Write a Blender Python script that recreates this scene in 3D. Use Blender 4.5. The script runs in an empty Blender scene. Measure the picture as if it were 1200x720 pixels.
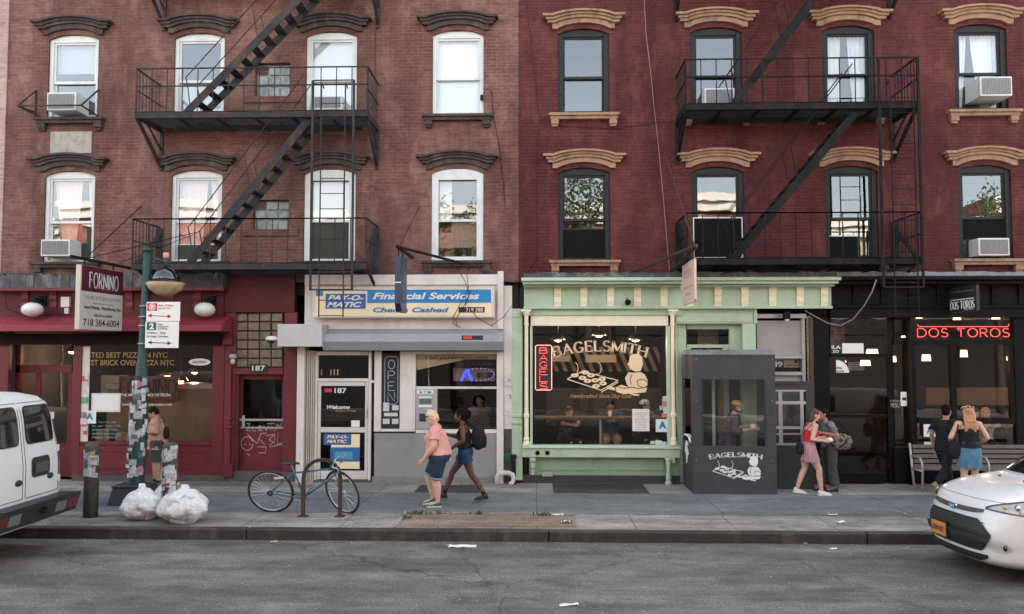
import bpy, math, random
from mathutils import Vector, Matrix, noise
random.seed(7)
S = bpy.context.scene
COL = S.collection
R = math.radians
# ---------------------------------------------------------------- camera
CZ, FP, YAW, PT, F = 2.87, 966.0, R(1.7), R(3.0), 17.2
cam = bpy.data.cameras.new('camera'); camo = bpy.data.objects.new('camera', cam); COL.objects.link(camo)
cam.sensor_width = 36; cam.lens = FP/1200*36; cam.clip_start = .05; cam.clip_end = 2000
camo.location = (0, 0, CZ); camo.rotation_euler = (R(90)+PT, 0, YAW)
S.camera = camo
# ---------------------------------------------------------------- sky, sun, exposure
wd = bpy.data.worlds.new("World"); S.world = wd; wd.use_nodes = True
nt = wd.node_tree
sky = nt.nodes.new('ShaderNodeTexSky'); sky.sky_type = 'NISHITA'; sky.sun_disc = False
SUN_EL, SUN_AZ = 33.0, 12.0          # sun stands behind the row of houses (towards +Y), a little to the right
sky.sun_elevation = R(SUN_EL); sky.sun_rotation = R(SUN_AZ); sky.air_density = 1.0; sky.dust_density = 2.5; sky.ozone_density = 1.0
bg = nt.nodes['Background']; bg.inputs['Strength'].default_value = 0.15
veil = nt.nodes.new('ShaderNodeHueSaturation'); veil.inputs['Saturation'].default_value = .62   # thin bright cloud veil
warm = nt.nodes.new('ShaderNodeMix'); warm.data_type = 'RGBA'; warm.blend_type = 'MULTIPLY'; warm.inputs[0].default_value = 1; warm.inputs[7].default_value = (1.0, .945, .84, 1)
nt.links.new(sky.outputs[0], veil.inputs['Color']); nt.links.new(veil.outputs[0], warm.inputs[6]); nt.links.new(warm.outputs[2], bg.inputs['Color'])
sl = bpy.data.lights.new('sun', 'SUN'); sl.energy = 3.2; sl.angle = R(.5); sl.color = (1, .93, .82)
so = bpy.data.objects.new('sun', sl); COL.objects.link(so); so.location = (5, 30, 40)
dv = Vector((math.sin(R(SUN_AZ))*math.cos(R(SUN_EL)), math.cos(R(SUN_AZ))*math.cos(R(SUN_EL)), math.sin(R(SUN_EL))))
so.rotation_euler = dv.to_track_quat('Z', 'Y').to_euler()
vs = S.view_settings; vs.view_transform = 'Standard'; vs.look = 'None'; vs.exposure = 2.62; vs.gamma = 1; vs.use_curve_mapping = False
# ---------------------------------------------------------------- from measured points to metres
_f = Vector((-math.sin(YAW)*math.cos(PT), math.cos(YAW)*math.cos(PT), math.sin(PT)))
_r = Vector((math.cos(YAW), math.sin(YAW), 0)); _u = _r.cross(_f)
def W(px, py, Y=F):
    d = _f*FP + _r*(px-600) + _u*(360-py); k = Y/d.y
    return Vector((d.x*k, Y, CZ+d.z*k))
def G(px, py, z=.15):
    d = _f*FP + _r*(px-600) + _u*(360-py); k = (z-CZ)/d.z
    return Vector((d.x*k, d.y*k, z))
# ---------------------------------------------------------------- objects
ROOTLOC = {}
def tag(o, label=None, cat=None, group=None, kind=None):
    if label: o['label'] = label
    if cat: o['category'] = cat
    if group: o['group'] = group
    if kind: o['kind'] = kind
    return o
def empty(name, loc, rz=0, local=False):
    """an Empty at the base of a thing; children are given in world metres unless local"""
    o = bpy.data.objects.new(name, None); COL.objects.link(o); o.location = loc; o.rotation_euler = (0, 0, rz)
    o.empty_display_size = .2
    if not local: ROOTLOC[o.name] = Vector(loc)
    return o
def link(o, parent):
    COL.objects.link(o)
    if parent is not None:
        o.parent = parent
        if parent.name in ROOTLOC: o.matrix_parent_inverse = Matrix.Translation(-ROOTLOC[parent.name])
    return o
def mesh_obj(name, me, m, parent=None, smooth=False):
    o = bpy.data.objects.new(name, me)
    if m is not None: me.materials.append(m)
    if smooth: me.polygons.foreach_set('use_smooth', [True]*len(me.polygons))
    return link(o, parent)
class MB:
    def __init__(s): s.v = []; s.f = []
    def add(s, vs, fs):
        n = len(s.v); s.v += [tuple(p) for p in vs]; s.f += [tuple(i+n for i in q) for q in fs]; return s
    def box(s, x0, x1, y0, y1, z0, z1):
        if x0 > x1: x0, x1 = x1, x0
        if y0 > y1: y0, y1 = y1, y0
        if z0 > z1: z0, z1 = z1, z0
        return s.add([(x0,y0,z0),(x1,y0,z0),(x1,y1,z0),(x0,y1,z0),(x0,y0,z1),(x1,y0,z1),(x1,y1,z1),(x0,y1,z1)],
                     [(0,3,2,1),(4,5,6,7),(0,1,5,4),(1,2,6,5),(2,3,7,6),(3,0,4,7)])
    def pb(s, ax, ay, bx, by, Y, d=.05):
        """box whose front lies in plane Y, between two measured corners; d = depth behind"""
        a = W((ax+bx)/2, ay, Y); b = W((ax+bx)/2, by, Y); l = W(ax, (ay+by)/2, Y); r = W(bx, (ay+by)/2, Y)
        return s.box(l.x, r.x, Y, Y+d, b.z, a.z)
    def hexa(s, p):      # 8 points: bottom ring 4, top ring 4
        return s.add(p, [(0,3,2,1),(4,5,6,7),(0,1,5,4),(1,2,6,5),(2,3,7,6),(3,0,4,7)])
    def bar(s, p, q, w=.03, h=None, upv=(0,0,1)):
        h = h or w; p = Vector(p); q = Vector(q); d = (q-p)
        if d.length < 1e-6: return s
        d.normalize(); u = Vector(upv)
        if abs(d.dot(u)) > .99: u = Vector((0,1,0))
        a = d.cross(u).normalized()*w/2; b = a.cross(d).normalized()*h/2
        return s.hexa([p-a-b, p+a-b, p+a+b, p-a+b, q-a-b, q+a-b, q+a+b, q-a+b])
    def tube(s, pts, r, n=8, cap=True, closed=False):
        pts = [Vector(p) for p in pts]; m = len(pts); rs = r if isinstance(r, (list, tuple)) else [r]*m
        base = len(s.v); prev = None
        for i, p in enumerate(pts):
            if closed: d = pts[(i+1) % m]-pts[i-1]
            else: d = pts[min(i+1, m-1)]-pts[max(i-1, 0)]
            if d.length < 1e-9: d = Vector((0,0,1))
            d.normalize()
            if prev is None:
                u = Vector((0,0,1)) if abs(d.z) < .9 else Vector((0,1,0))
                a = d.cross(u).normalized()
            else:
                a = (prev-d*prev.dot(d))
                a = a.normalized() if a.length > 1e-6 else d.orthogonal().normalized()
            prev = a; b = d.cross(a)
            for k in range(n):
                t = 2*math.pi*k/n; s.v.append(tuple(p+(a*math.cos(t)+b*math.sin(t))*rs[i]))
        for i in range(m if closed else m-1):
            j = (i+1) % m
            for k in range(n):
                l = (k+1) % n; s.f.append((base+i*n+k, base+i*n+l, base+j*n+l, base+j*n+k))
        if cap and not closed:
            s.f.append(tuple(base+k for k in reversed(range(n)))); s.f.append(tuple(base+(m-1)*n+k for k in range(n)))
        return s
    def lathe(s, prof, c=(0,0,0), n=16, axis='z', a0=0, a1=2*math.pi):
        c = Vector(c); base = len(s.v); full = abs(a1-a0-2*math.pi) < 1e-6; nn = n if full else n+1
        for (r, h) in prof:
            for k in range(nn):
                t = a0+(a1-a0)*k/n; x, y = r*math.cos(t), r*math.sin(t)
                q = {'z': (x,y,h), 'x': (h,x,y), 'y': (y,h,x)}[axis]; s.v.append(tuple(c+Vector(q)))
        for i in range(len(prof)-1):
            for k in range(n):
                l = (k+1) % nn; s.f.append((base+i*nn+k, base+i*nn+l, base+(i+1)*nn+l, base+(i+1)*nn+k))
        if full:
            if prof[0][0] > 1e-6: s.f.append(tuple(base+k for k in reversed(range(n))))
            if prof[-1][0] > 1e-6: s.f.append(tuple(base+(len(prof)-1)*n+k for k in range(n)))
        return s
    def ell(s, c, r, n=14, m=9, rot=None):
        c = Vector(c); base = len(s.v)
        for i in range(m+1):
            ph = math.pi*i/m
            for k in range(n):
                t = 2*math.pi*k/n; p = Vector((r[0]*math.sin(ph)*math.cos(t), r[1]*math.sin(ph)*math.sin(t), r[2]*math.cos(ph)))
                if rot: p = rot @ p
                s.v.append(tuple(c+p))
        for i in range(m):
            for k in range(n):
                l = (k+1) % n; s.f.append((base+i*n+k, base+(i+1)*n+k, base+(i+1)*n+l, base+i*n+l))
        return s
    def cap(s, a, b, ra, rb, n=12):
        a = Vector(a); b = Vector(b); d = b-a; L = d.length
        if L < 1e-5: return s.ell(a, (ra,)*3)
        d.normalize(); q = d.to_track_quat('Z', 'Y').to_matrix(); pr = []
        for i in range(5):
            t = math.pi/2*i/4; pr.append((max(ra*math.sin(t), 1e-4), -ra*math.cos(t)))
        for i in range(5):
            t = math.pi/2*i/4; pr.append((max(rb*math.cos(t), 1e-4), L+rb*math.sin(t)))
        base = len(s.v)
        for (r, h) in pr:
            for k in range(n):
                t = 2*math.pi*k/n; s.v.append(tuple(a+q @ Vector((r*math.cos(t), r*math.sin(t), h))))
        for i in range(len(pr)-1):
            for k in range(n):
                l = (k+1) % n; s.f.append((base+i*n+k, base+i*n+l, base+(i+1)*n+l, base+(i+1)*n+k))
        return s
    def loft(s, rings, close=True, cap=True):
        base = len(s.v); n = len(rings[0])
        for r_ in rings: s.v += [tuple(p) for p in r_]
        for i in range(len(rings)-1):
            for k in range(n if close else n-1):
                l = (k+1) % n; s.f.append((base+i*n+k, base+i*n+l, base+(i+1)*n+l, base+(i+1)*n+k))
        if cap and close:
            s.f.append(tuple(base+k for k in reversed(range(n)))); s.f.append(tuple(base+(len(rings)-1)*n+k for k in range(n)))
        return s
    def prism(s, poly, Y0, Y1, plane='xz'):
        """extrude a polygon (x,z) between Y0 and Y1 (or (y,z) between two x)"""
        n = len(poly)
        P = (lambda a, b, c: (a, c, b)) if plane == 'xz' else ((lambda a, b, c: (c, a, b)) if plane == 'yz' else (lambda a, b, c: (a, b, c)))
        s.add([P(a, b, Y0) for a, b in poly]+[P(a, b, Y1) for a, b in poly],
              [tuple(range(n)), tuple(range(2*n-1, n-1, -1))]+[(i, i+n, (i+1) % n+n, (i+1) % n) for i in range(n)])
        return s
    def strip(s, xs, zb, zt, Y0, Y1):
        for i in range(len(xs)-1):
            a, b = xs[i], xs[i+1]
            s.hexa([(a,Y0,zb[i]),(b,Y0,zb[i+1]),(b,Y1,zb[i+1]),(a,Y1,zb[i]),(a,Y0,zt[i]),(b,Y0,zt[i+1]),(b,Y1,zt[i+1]),(a,Y1,zt[i])])
        return s
    def mesh(s, name='mesh'):
        me = bpy.data.meshes.new(name); me.from_pydata(s.v, [], s.f); me.validate(); me.update(); return me
    def build(s, name, m, parent=None, smooth=False, bevel=0):
        me = s.mesh(name); o = mesh_obj(name, me, m, parent, smooth)
        import bmesh
        bm = bmesh.new(); bm.from_mesh(me)
        bmesh.ops.recalc_face_normals(bm, faces=bm.faces[:]); bm.to_mesh(me); bm.free()
        if smooth: me.polygons.foreach_set('use_smooth', [True]*len(me.polygons))
        if bevel:
            b = o.modifiers.new('bevel', 'BEVEL'); b.width = bevel; b.segments = 2; b.limit_method = 'ANGLE'; b.angle_limit = R(40)
        return o
def baked(mb, mods, name, m, parent=None, smooth=True):
    """build the mesh with modifiers applied"""
    me = mb.mesh(name) if isinstance(mb, MB) else mb
    o = bpy.data.objects.new(name, me); COL.objects.link(o)
    for typ, kw in mods:
        md = o.modifiers.new(typ, typ)
        for k, v_ in kw.items(): setattr(md, k, v_)
    dg = bpy.context.evaluated_depsgraph_get()
    me2 = bpy.data.meshes.new_from_object(o.evaluated_get(dg)); bpy.data.objects.remove(o); bpy.data.meshes.remove(me)
    me2.name = name; me2.materials.clear()
    return mesh_obj(name, me2, m, parent, smooth)
# ---------------------------------------------------------------- materials
def C3(c): return (c[0], c[1], c[2], 1)
MATS = {}
def mat(name, col, rough=.7, metal=0, var=.12, vscale=4, bump=.0, bscale=40, dirt=0, dirtcol=(.03,.028,.025), dscale=1.5, spec=.5, coat=0):
    """painted / plain surface: base colour with soft variation, grime patches and a fine bump"""
    if name in MATS: return MATS[name]
    m = bpy.data.materials.new(name); m.use_nodes = True; t = m.node_tree; N, L = t.nodes, t.links
    b = N['Principled BSDF']; b.inputs['Roughness'].default_value = rough; b.inputs['Metallic'].default_value = metal
    b.inputs['Specular IOR Level'].default_value = spec
    if coat: b.inputs['Coat Weight'].default_value = coat; b.inputs['Coat Roughness'].default_value = .05
    tc = N.new('ShaderNodeTexCoord')
    n1 = N.new('ShaderNodeTexNoise'); n1.inputs['Scale'].default_value = vscale; n1.inputs['Detail'].default_value = 6; n1.inputs['Roughness'].default_value = .65
    L.new(tc.outputs['Object'], n1.inputs['Vector'])
    mx = N.new('ShaderNodeMix'); mx.data_type = 'RGBA'
    mx.inputs[6].default_value = C3([c*(1-var*1.6) for c in col]); mx.inputs[7].default_value = C3([min(1, c*(1+var*1.6)) for c in col])
    L.new(n1.outputs[0], mx.inputs[0]); last = mx.outputs[2]
    if dirt:
        n2 = N.new('ShaderNodeTexNoise'); n2.inputs['Scale'].default_value = dscale; n2.inputs['Detail'].default_value = 9; n2.inputs['Roughness'].default_value = .7
        mp = N.new('ShaderNodeMapping'); mp.inputs['Scale'].default_value = (1, 1, .45); L.new(tc.outputs['Object'], mp.inputs['Vector']); L.new(mp.outputs[0], n2.inputs['Vector'])
        rp = N.new('ShaderNodeValToRGB'); rp.color_ramp.elements[0].position = .5; rp.color_ramp.elements[1].position = .72
        rp.color_ramp.elements[1].color = (dirt, dirt, dirt, 1); L.new(n2.outputs[0], rp.inputs[0])
        m2 = N.new('ShaderNodeMix'); m2.data_type = 'RGBA'; m2.inputs[7].default_value = C3(dirtcol)
        L.new(rp.outputs[0], m2.inputs[0]); L.new(last, m2.inputs[6]); last = m2.outputs[2]
    L.new(last, b.inputs['Base Color'])
    if bump:
        n3 = N.new('ShaderNodeTexNoise'); n3.inputs['Scale'].default_value = bscale; n3.inputs['Detail'].default_value = 5
        L.new(tc.outputs['Object'], n3.inputs['Vector'])
        bp = N.new('ShaderNodeBump'); bp.inputs['Strength'].default_value = bump; bp.inputs['Distance'].default_value = .02
        L.new(n3.outputs[0], bp.inputs['Height']); L.new(bp.outputs[0], b.inputs['Normal'])
    MATS[name] = m; return m
def emit(name, col, st):
    if name in MATS: return MATS[name]
    m = bpy.data.materials.new(name); m.use_nodes = True; b = m.node_tree.nodes['Principled BSDF']
    b.inputs['Base Color'].default_value = C3(col); b.inputs['Emission Color'].default_value = C3(col); b.inputs['Emission Strength'].default_value = st
    MATS[name] = m; return m
def glass(name, refl=.1, tint=(.9,.93,.93), wav=.0, rough=.0, film=None):
    """one thin pane: sees through and mirrors, more so at a slant"""
    if name in MATS: return MATS[name]
    m = bpy.data.materials.new(name); m.use_nodes = True; t = m.node_tree; N, L = t.nodes, t.links
    N.remove(N['Principled BSDF'])
    tr = N.new('ShaderNodeBsdfTransparent'); tr.inputs[0].default_value = C3(tint)
    gl = N.new('ShaderNodeBsdfGlossy'); gl.inputs['Roughness'].default_value = rough; gl.inputs['Color'].default_value = (.95,.97,1,1)
    fr = N.new('ShaderNodeFresnel'); fr.inputs[0].default_value = 1.5
    ad = N.new('ShaderNodeMath'); ad.operation = 'ADD'; ad.use_clamp = True; ad.inputs[1].default_value = refl-.04
    L.new(fr.outputs[0], ad.inputs[0]); mx = N.new('ShaderNodeMixShader')
    L.new(ad.outputs[0], mx.inputs[0]); L.new(tr.outputs[0], mx.inputs[1]); L.new(gl.outputs[0], mx.inputs[2])
    if wav:
        tc = N.new('ShaderNodeTexCoord'); n3 = N.new('ShaderNodeTexNoise'); n3.inputs['Scale'].default_value = 2.2; n3.inputs['Detail'].default_value = 1
        L.new(tc.outputs['Object'], n3.inputs['Vector']); bp = N.new('ShaderNodeBump'); bp.inputs['Strength'].default_value = wav; bp.inputs['Distance'].default_value = .03
        L.new(n3.outputs[0], bp.inputs['Height']); L.new(bp.outputs[0], gl.inputs['Normal'])
    out = N['Material Output']; last = mx.outputs[0]
    if film:   # dust on the pane
        df = N.new('ShaderNodeBsdfDiffuse'); df.inputs[0].default_value = C3((.5,.5,.48)); m2 = N.new('ShaderNodeMixShader'); m2.inputs[0].default_value = film
        L.new(last, m2.inputs[1]); L.new(df.outputs[0], m2.inputs[2]); last = m2.outputs[0]
    L.new(last, out.inputs[0]); MATS[name] = m; return m
def brick(name, c1, c2, mortar, grime=.35, light=(.5,.35,.3), lightamt=.25, plane='xz'):
    if name in MATS: return MATS[name]
    m = bpy.data.materials.new(name); m.use_nodes = True; t = m.node_tree; N, L = t.nodes, t.links
    b = N['Principled BSDF']; b.inputs['Roughness'].default_value = .82; b.inputs['Specular IOR Level'].default_value = .3
    tc = N.new('ShaderNodeTexCoord'); sp = N.new('ShaderNodeSeparateXYZ'); cb = N.new('ShaderNodeCombineXYZ')
    L.new(tc.outputs['Object'], sp.inputs[0]); ax = N.new('ShaderNodeMath'); ax.operation = 'ADD'
    L.new(sp.outputs[0], ax.inputs[0]); L.new(sp.outputs[1], ax.inputs[1]); L.new(ax.outputs[0], cb.inputs[0]); L.new(sp.outputs[2], cb.inputs[1])
    # courses are never dead straight
    nw = N.new('ShaderNodeTexNoise'); nw.inputs['Scale'].default_value = .9; L.new(tc.outputs['Object'], nw.inputs['Vector'])
    va = N.new('ShaderNodeVectorMath'); va.operation = 'MULTIPLY_ADD'; va.inputs[1].default_value = (.03,.03,0); L.new(nw.outputs['Color'], va.inputs[0]); L.new(cb.outputs[0], va.inputs[2])
    br = N.new('ShaderNodeTexBrick'); br.inputs['Scale'].default_value = 1; br.inputs['Brick Width'].default_value = .21; br.inputs['Row Height'].default_value = .071
    br.inputs['Mortar Size'].default_value = .010; br.inputs['Mortar Smooth'].default_value = .5; br.inputs['Bias'].default_value = -.1
    br.inputs['Color1'].default_value = C3(c1); br.inputs['Color2'].default_value = C3(c2); br.inputs['Mortar'].default_value = C3(mortar)
    L.new(va.outputs[0], br.inputs['Vector'])
    def ramp(scale, p0, p1, amt, sz=(1,1,1), det=8, w=0):
        mp = N.new('ShaderNodeMapping'); mp.inputs['Scale'].default_value = sz; mp.inputs['Location'].default_value = (w, w*2, w); L.new(tc.outputs['Object'], mp.inputs['Vector'])
        n = N.new('ShaderNodeTexNoise'); n.inputs['Scale'].default_value = scale; n.inputs['Detail'].default_value = det; n.inputs['Roughness'].default_value = .66
        L.new(mp.outputs[0], n.inputs['Vector']); rp = N.new('ShaderNodeValToRGB'); rp.color_ramp.elements[0].position = p0; rp.color_ramp.elements[1].position = p1
        rp.color_ramp.elements[1].color = (amt, amt, amt, 1); L.new(n.outputs[0], rp.inputs[0]); return rp.outputs[0]
    def mixc(fac, a, col, mode='MIX'):
        x = N.new('ShaderNodeMix'); x.data_type = 'RGBA'; x.blend_type = mode; L.new(fac, x.inputs[0]); L.new(a, x.inputs[6]); x.inputs[7].default_value = C3(col); return x.outputs[2]
    c = mixc(ramp(.5, .40, .66, lightamt*2.2, (1,1,.6)), br.outputs['Color'], light)          # faded, sun-bleached areas
    c = mixc(ramp(.8, .42, .66, grime*1.25, (1.3,1,.35), w=3), c, [x*.42 for x in c1])       # soot runs
    c = mixc(ramp(7, .44, .66, .65, (.45,.45,1.8), w=7), c, [x*.55 for x in c1])                          # blotchy single bricks
    c = mixc(ramp(2.3, .5, .74, .5, (1,1,.5), 10, w=19), c, [min(1, x*1.25+.01) for x in light])
    c = mixc(ramp(3.1, .56, .72, .55, (1,1,.8), 10, w=29), c, [x*.35 for x in c1])
    c = mixc(ramp(20, .64, .70, .5, (.7,1,1.7), 4, w=11), c, [min(1, x*.8+.12) for x in light])   # chipped paint and lime specks
    L.new(c, b.inputs['Base Color'])
    n3 = N.new('ShaderNodeTexNoise'); n3.inputs['Scale'].default_value = 30; n3.inputs['Detail'].default_value = 4; L.new(tc.outputs['Object'], n3.inputs['Vector'])
    sm = N.new('ShaderNodeMath'); sm.operation = 'MULTIPLY_ADD'; sm.inputs[1].default_value = -1.2; L.new(br.outputs['Fac'], sm.inputs[0]); L.new(n3.outputs[0], sm.inputs[2])
    bp = N.new('ShaderNodeBump'); bp.inputs['Strength'].default_value = .7; bp.inputs['Distance'].default_value = .012; L.new(sm.outputs[0], bp.inputs['Height']); L.new(bp.outputs[0], b.inputs['Normal'])
    MATS[name] = m; return m
# ---------------------------------------------------------------- lettering
def text_mesh(s, bold=0, shear=0, space=1.0, ext=.003, align='CENTER'):
    cu = bpy.data.curves.new('lettering', 'FONT'); cu.body = s; cu.offset = bold; cu.shear = shear; cu.space_character = space
    cu.extrude = ext; cu.align_x = align; cu.resolution_u = 4
    o = bpy.data.objects.new('lettering', cu); COL.objects.link(o)
    dg = bpy.context.evaluated_depsgraph_get(); me = bpy.data.meshes.new_from_object(o.evaluated_get(dg))
    bpy.data.objects.remove(o); bpy.data.curves.remove(cu); me.materials.clear(); return me
def fit(me, x0, x1, z0, z1, Y, depth=.004):
    """scale flat lettering (x,y) into the rectangle x0..x1, z0..z1 standing in plane Y"""
    xs = [v.co.x for v in me.vertices]; ys = [v.co.y for v in me.vertices]; zs = [v.co.z for v in me.vertices]
    ax, bx, ay, by, az, bz = min(xs), max(xs), min(ys), max(ys), min(zs), max(zs)
    for v in me.vertices:
        x, y, z = v.co
        v.co = (x0+(x-ax)/(bx-ax)*(x1-x0), Y-(z-az)/max(bz-az, 1e-6)*depth, z0+(y-ay)/(by-ay)*(z1-z0))
    return me
def letter(s, ax, ay, bx, by, Y, m, parent, name='lettering', bold=0, shear=0, space=1.0):
    a = W((ax+bx)/2, ay, Y); b = W((ax+bx)/2, by, Y); l = W(ax, (ay+by)/2, Y); r = W(bx, (ay+by)/2, Y)
    return mesh_obj(name, fit(text_mesh(s, bold, shear, space), l.x, r.x, b.z, a.z, Y), m, parent)
def arc(cx, cy, rx, ry, a0, a1, n=10): return [(cx+rx*math.cos(R(a0+(a1-a0)*i/n)), cy+ry*math.sin(R(a0+(a1-a0)*i/n))) for i in range(n+1)]
GL = {
 'A': (.8, [[(0,0),(.4,1),(.8,0)], [(.15,.36),(.65,.36)]]),
 'B': (.62, [[(0,0),(0,1),(.33,1)]+arc(.33,.77,.24,.23,90,-90,6)+[(0,.54)], [(.33,.54)]+arc(.35,.27,.27,.27,90,-90,7)+[(0,0)]]),
 'D': (.75, [[(0,0),(0,1),(.3,1)]+arc(.3,.5,.45,.5,90,-90,10)+[(0,0)]]),
 'E': (.55, [[(.55,0),(0,0),(0,1),(.53,1)], [(0,.53),(.42,.53)]]),
 'F': (.53, [[(0,0),(0,1),(.53,1)], [(0,.52),(.42,.52)]]),
 'G': (.78, [arc(.4,.5,.4,.5,45,320,14)+[(.72,.42),(.45,.42)]]),
 'H': (.72, [[(0,0),(0,1)], [(.72,0),(.72,1)], [(0,.52),(.72,.52)]]),
 'I': (.02, [[(0,0),(0,1)]]), 'L': (.52, [[(0,1),(0,0),(.52,0)]]),
 'M': (.86, [[(0,0),(.04,1),(.43,.12),(.82,1),(.86,0)]]), 'N': (.72, [[(0,0),(0,1),(.72,0),(.72,1)]]),
 'O': (.82, [arc(.41,.5,.41,.5,90,450,20)]), 'P': (.58, [[(0,0),(0,1),(.3,1)]+arc(.3,.74,.27,.26,90,-90,7)+[(0,.48)]]),
 'R': (.62, [[(0,0),(0,1),(.3,1)]+arc(.3,.74,.27,.26,90,-90,7)+[(0,.48)], [(.28,.48),(.62,0)]]),
 'S': (.55, [arc(.28,.74,.25,.26,35,250,9)+arc(.27,.25,.28,.25,70,-150,9)]), 'T': (.7, [[(.35,0),(.35,1)], [(0,1),(.7,1)]]),
 ' ': (.3, []),
}
def strokes(s, gap=.22):
    x = 0; out = []
    for ch in s:
        w, g = GL[ch]
        out += [[(x+a, b) for a, b in pl] for pl in g]; x += w+gap
    return x-gap, out
def serif_letters(mb, s, to3, hgt, gap=.25, thick=.15, thin=.06, wid=None, mp=None):
    """flat Roman letters; to3(x, z) -> point; hgt = cap height; wid = total width"""
    w, st = strokes(s, gap); kx = (wid/w) if wid else hgt
    def P(a, b):
        return to3(a*kx, b*hgt)
    kk = kx/hgt
    for pl in st:
        for i in range(len(pl)-1):
            (a, b), (c, d) = pl[i], pl[i+1]; dx, dz = (c-a), (d-b); l = math.hypot(dx, dz) or 1
            wv = (thin+(thick-thin)*abs(dz)/l)
            if dx*dz > 0 and abs(dx) > .15: wv = thin*1.1
            nx, nz = -dz/l*wv/2, dx/l*wv/2; ex, ez = dx/l*thin*.3, dz/l*thin*.3
            mb.add([P(a-nx-ex, b-nz-ez), P(c-nx+ex, d-nz+ez), P(c+nx+ex, d+nz+ez), P(a+nx-ex, b+nz-ez)], [(0,1,2,3)])
        for (a, b), (c, d) in ((pl[0], pl[1]), (pl[-1], pl[-2])):
            if abs(b-d) > .5 and (b < .02 or b > .98):
                z0, z1 = (0, thin) if b < .5 else (1-thin, 1)
                mb.add([P(a-.15, z0), P(a+.15, z0), P(a+.15, z1), P(a-.15, z1)], [(0,1,2,3)])
            elif abs(b-d) < .05 and abs(a-c) > .15 and (b < .02 or b > .98 or abs(b-.52) < .06):
                e = .14 if b < .5 else -.14
                mb.add([P(a-thin/2, b), P(a+thin/2, b), P(a+thin/2, b+e), P(a-thin/2, b+e)], [(0,1,2,3)])
    return mb
def neon(mb, s, x0, x1, z0, z1, Y, r, gap=.22, vertical=False):
    if vertical:
        n = len(s); h = (z1-z0)/n
        for i, ch in enumerate(s):
            w, g = GL[ch]; k = (x1-x0)/w if w > .3 else 1
            for pl in g: mb.tube([(x0+a*k if w > .3 else (x0+x1)/2, Y, z1-h*(i+1)+h*.1+b*h*.8) for a, b in pl], r, 6)
        return mb
    w, st = strokes(s, gap)
    for pl in st: mb.tube([(x0+a/w*(x1-x0), Y, z0+b*(z1-z0)) for a, b in pl], r, 6)
    return mb
# ================================================================ SETTING
def ground_mat(name, c, slab=None, seam=.35, stain=.5, speck=.25, crack=0):
    m = bpy.data.materials.new(name); m.use_nodes = True; t = m.node_tree; N, L = t.nodes, t.links
    b = N['Principled BSDF']; b.inputs['Roughness'].default_value = .85; b.inputs['Specular IOR Level'].default_value = .3
    tc = N.new('ShaderNodeTexCoord')
    def nz(sc, det=6, sz=(1,1,1)):
        mp = N.new('ShaderNodeMapping'); mp.inputs['Scale'].default_value = sz; L.new(tc.outputs['Object'], mp.inputs['Vector'])
        n = N.new('ShaderNodeTexNoise'); n.inputs['Scale'].default_value = sc; n.inputs['Detail'].default_value = det; n.inputs['Roughness'].default_value = .68; L.new(mp.outputs[0], n.inputs['Vector']); return n.outputs[0]
    def ramp(src, p0, p1, c0, c1):
        r = N.new('ShaderNodeValToRGB'); e = r.color_ramp.elements; e[0].position = p0; e[1].position = p1; e[0].color = (c0,c0,c0,1); e[1].color = (c1,c1,c1,1); L.new(src, r.inputs[0]); return r.outputs[0]
    def mul(a, bb, f=1.0):
        x = N.new('ShaderNodeMix'); x.data_type = 'RGBA'; x.blend_type = 'MULTIPLY'; x.inputs[0].default_value = f; L.new(a, x.inputs[6]); L.new(bb, x.inputs[7]); return x.outputs[2]
    rgb = N.new('ShaderNodeRGB'); rgb.outputs[0].default_value = C3(c); last = rgb.outputs[0]
    last = mul(last, ramp(nz(.35, 7, (.4, 1, 1)), .3, .7, 1-stain, 1.0+stain*.25))
    last = mul(last, ramp(nz(2.6, 8, (.6, 1, 1)), .38, .62, 1-stain*.55, 1.12))
    last = mul(last, ramp(nz(55, 5), .36, .64, 1-speck, 1+speck)); last = mul(last, ramp(nz(24, 4), .4, .6, 1-speck*.3, 1+speck*.3)); last = mul(last, ramp(nz(1.1, 9, (.25, 1.6, 1)), .35, .6, 1-stain*.7, 1.1))
    last = mul(last, ramp(nz(7, 3), .66, .72, 1, 1-stain*.6))
    if slab:
        br = N.new('ShaderNodeTexBrick'); br.offset = 0; br.inputs['Scale'].default_value = 1; br.inputs['Brick Width'].default_value = slab[0]; br.inputs['Row Height'].default_value = slab[1]
        br.inputs['Mortar Size'].default_value = .012; br.inputs['Color1'].default_value = (1,1,1,1); br.inputs['Color2'].default_value = (.86,.87,.88,1); br.inputs['Mortar'].default_value = (seam,seam,seam,1)
        L.new(tc.outputs['Object'], br.inputs['Vector']); last = mul(last, br.outputs['Color'])
    if crack:
        vo = N.new('ShaderNodeTexVoronoi'); vo.feature = 'DISTANCE_TO_EDGE'; vo.inputs['Scale'].default_value = crack
        nn = N.new('ShaderNodeTexNoise'); nn.inputs['Scale'].default_value = 3; L.new(tc.outputs['Object'], nn.inputs['Vector'])
        va = N.new('ShaderNodeVectorMath'); va.operation = 'MULTIPLY_ADD'; va.inputs[1].default_value = (.5,.5,0); L.new(nn.outputs['Color'], va.inputs[0]); L.new(tc.outputs['Object'], va.inputs[2]); L.new(va.outputs[0], vo.inputs['Vector'])
        last = mul(last, ramp(vo.outputs[0], 0, .006, .62, 1))
    L.new(last, b.inputs['Base Color'])
    bp = N.new('ShaderNodeBump'); bp.inputs['Strength'].default_value = .5; bp.inputs['Distance'].default_value = .01; L.new(nz(60, 6), bp.inputs['Height']); L.new(bp.outputs[0], b.inputs['Normal'])
    return m
M_road = ground_mat('asphalt', (.205,.195,.178), stain=.55, speck=.55, crack=.3)
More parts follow.
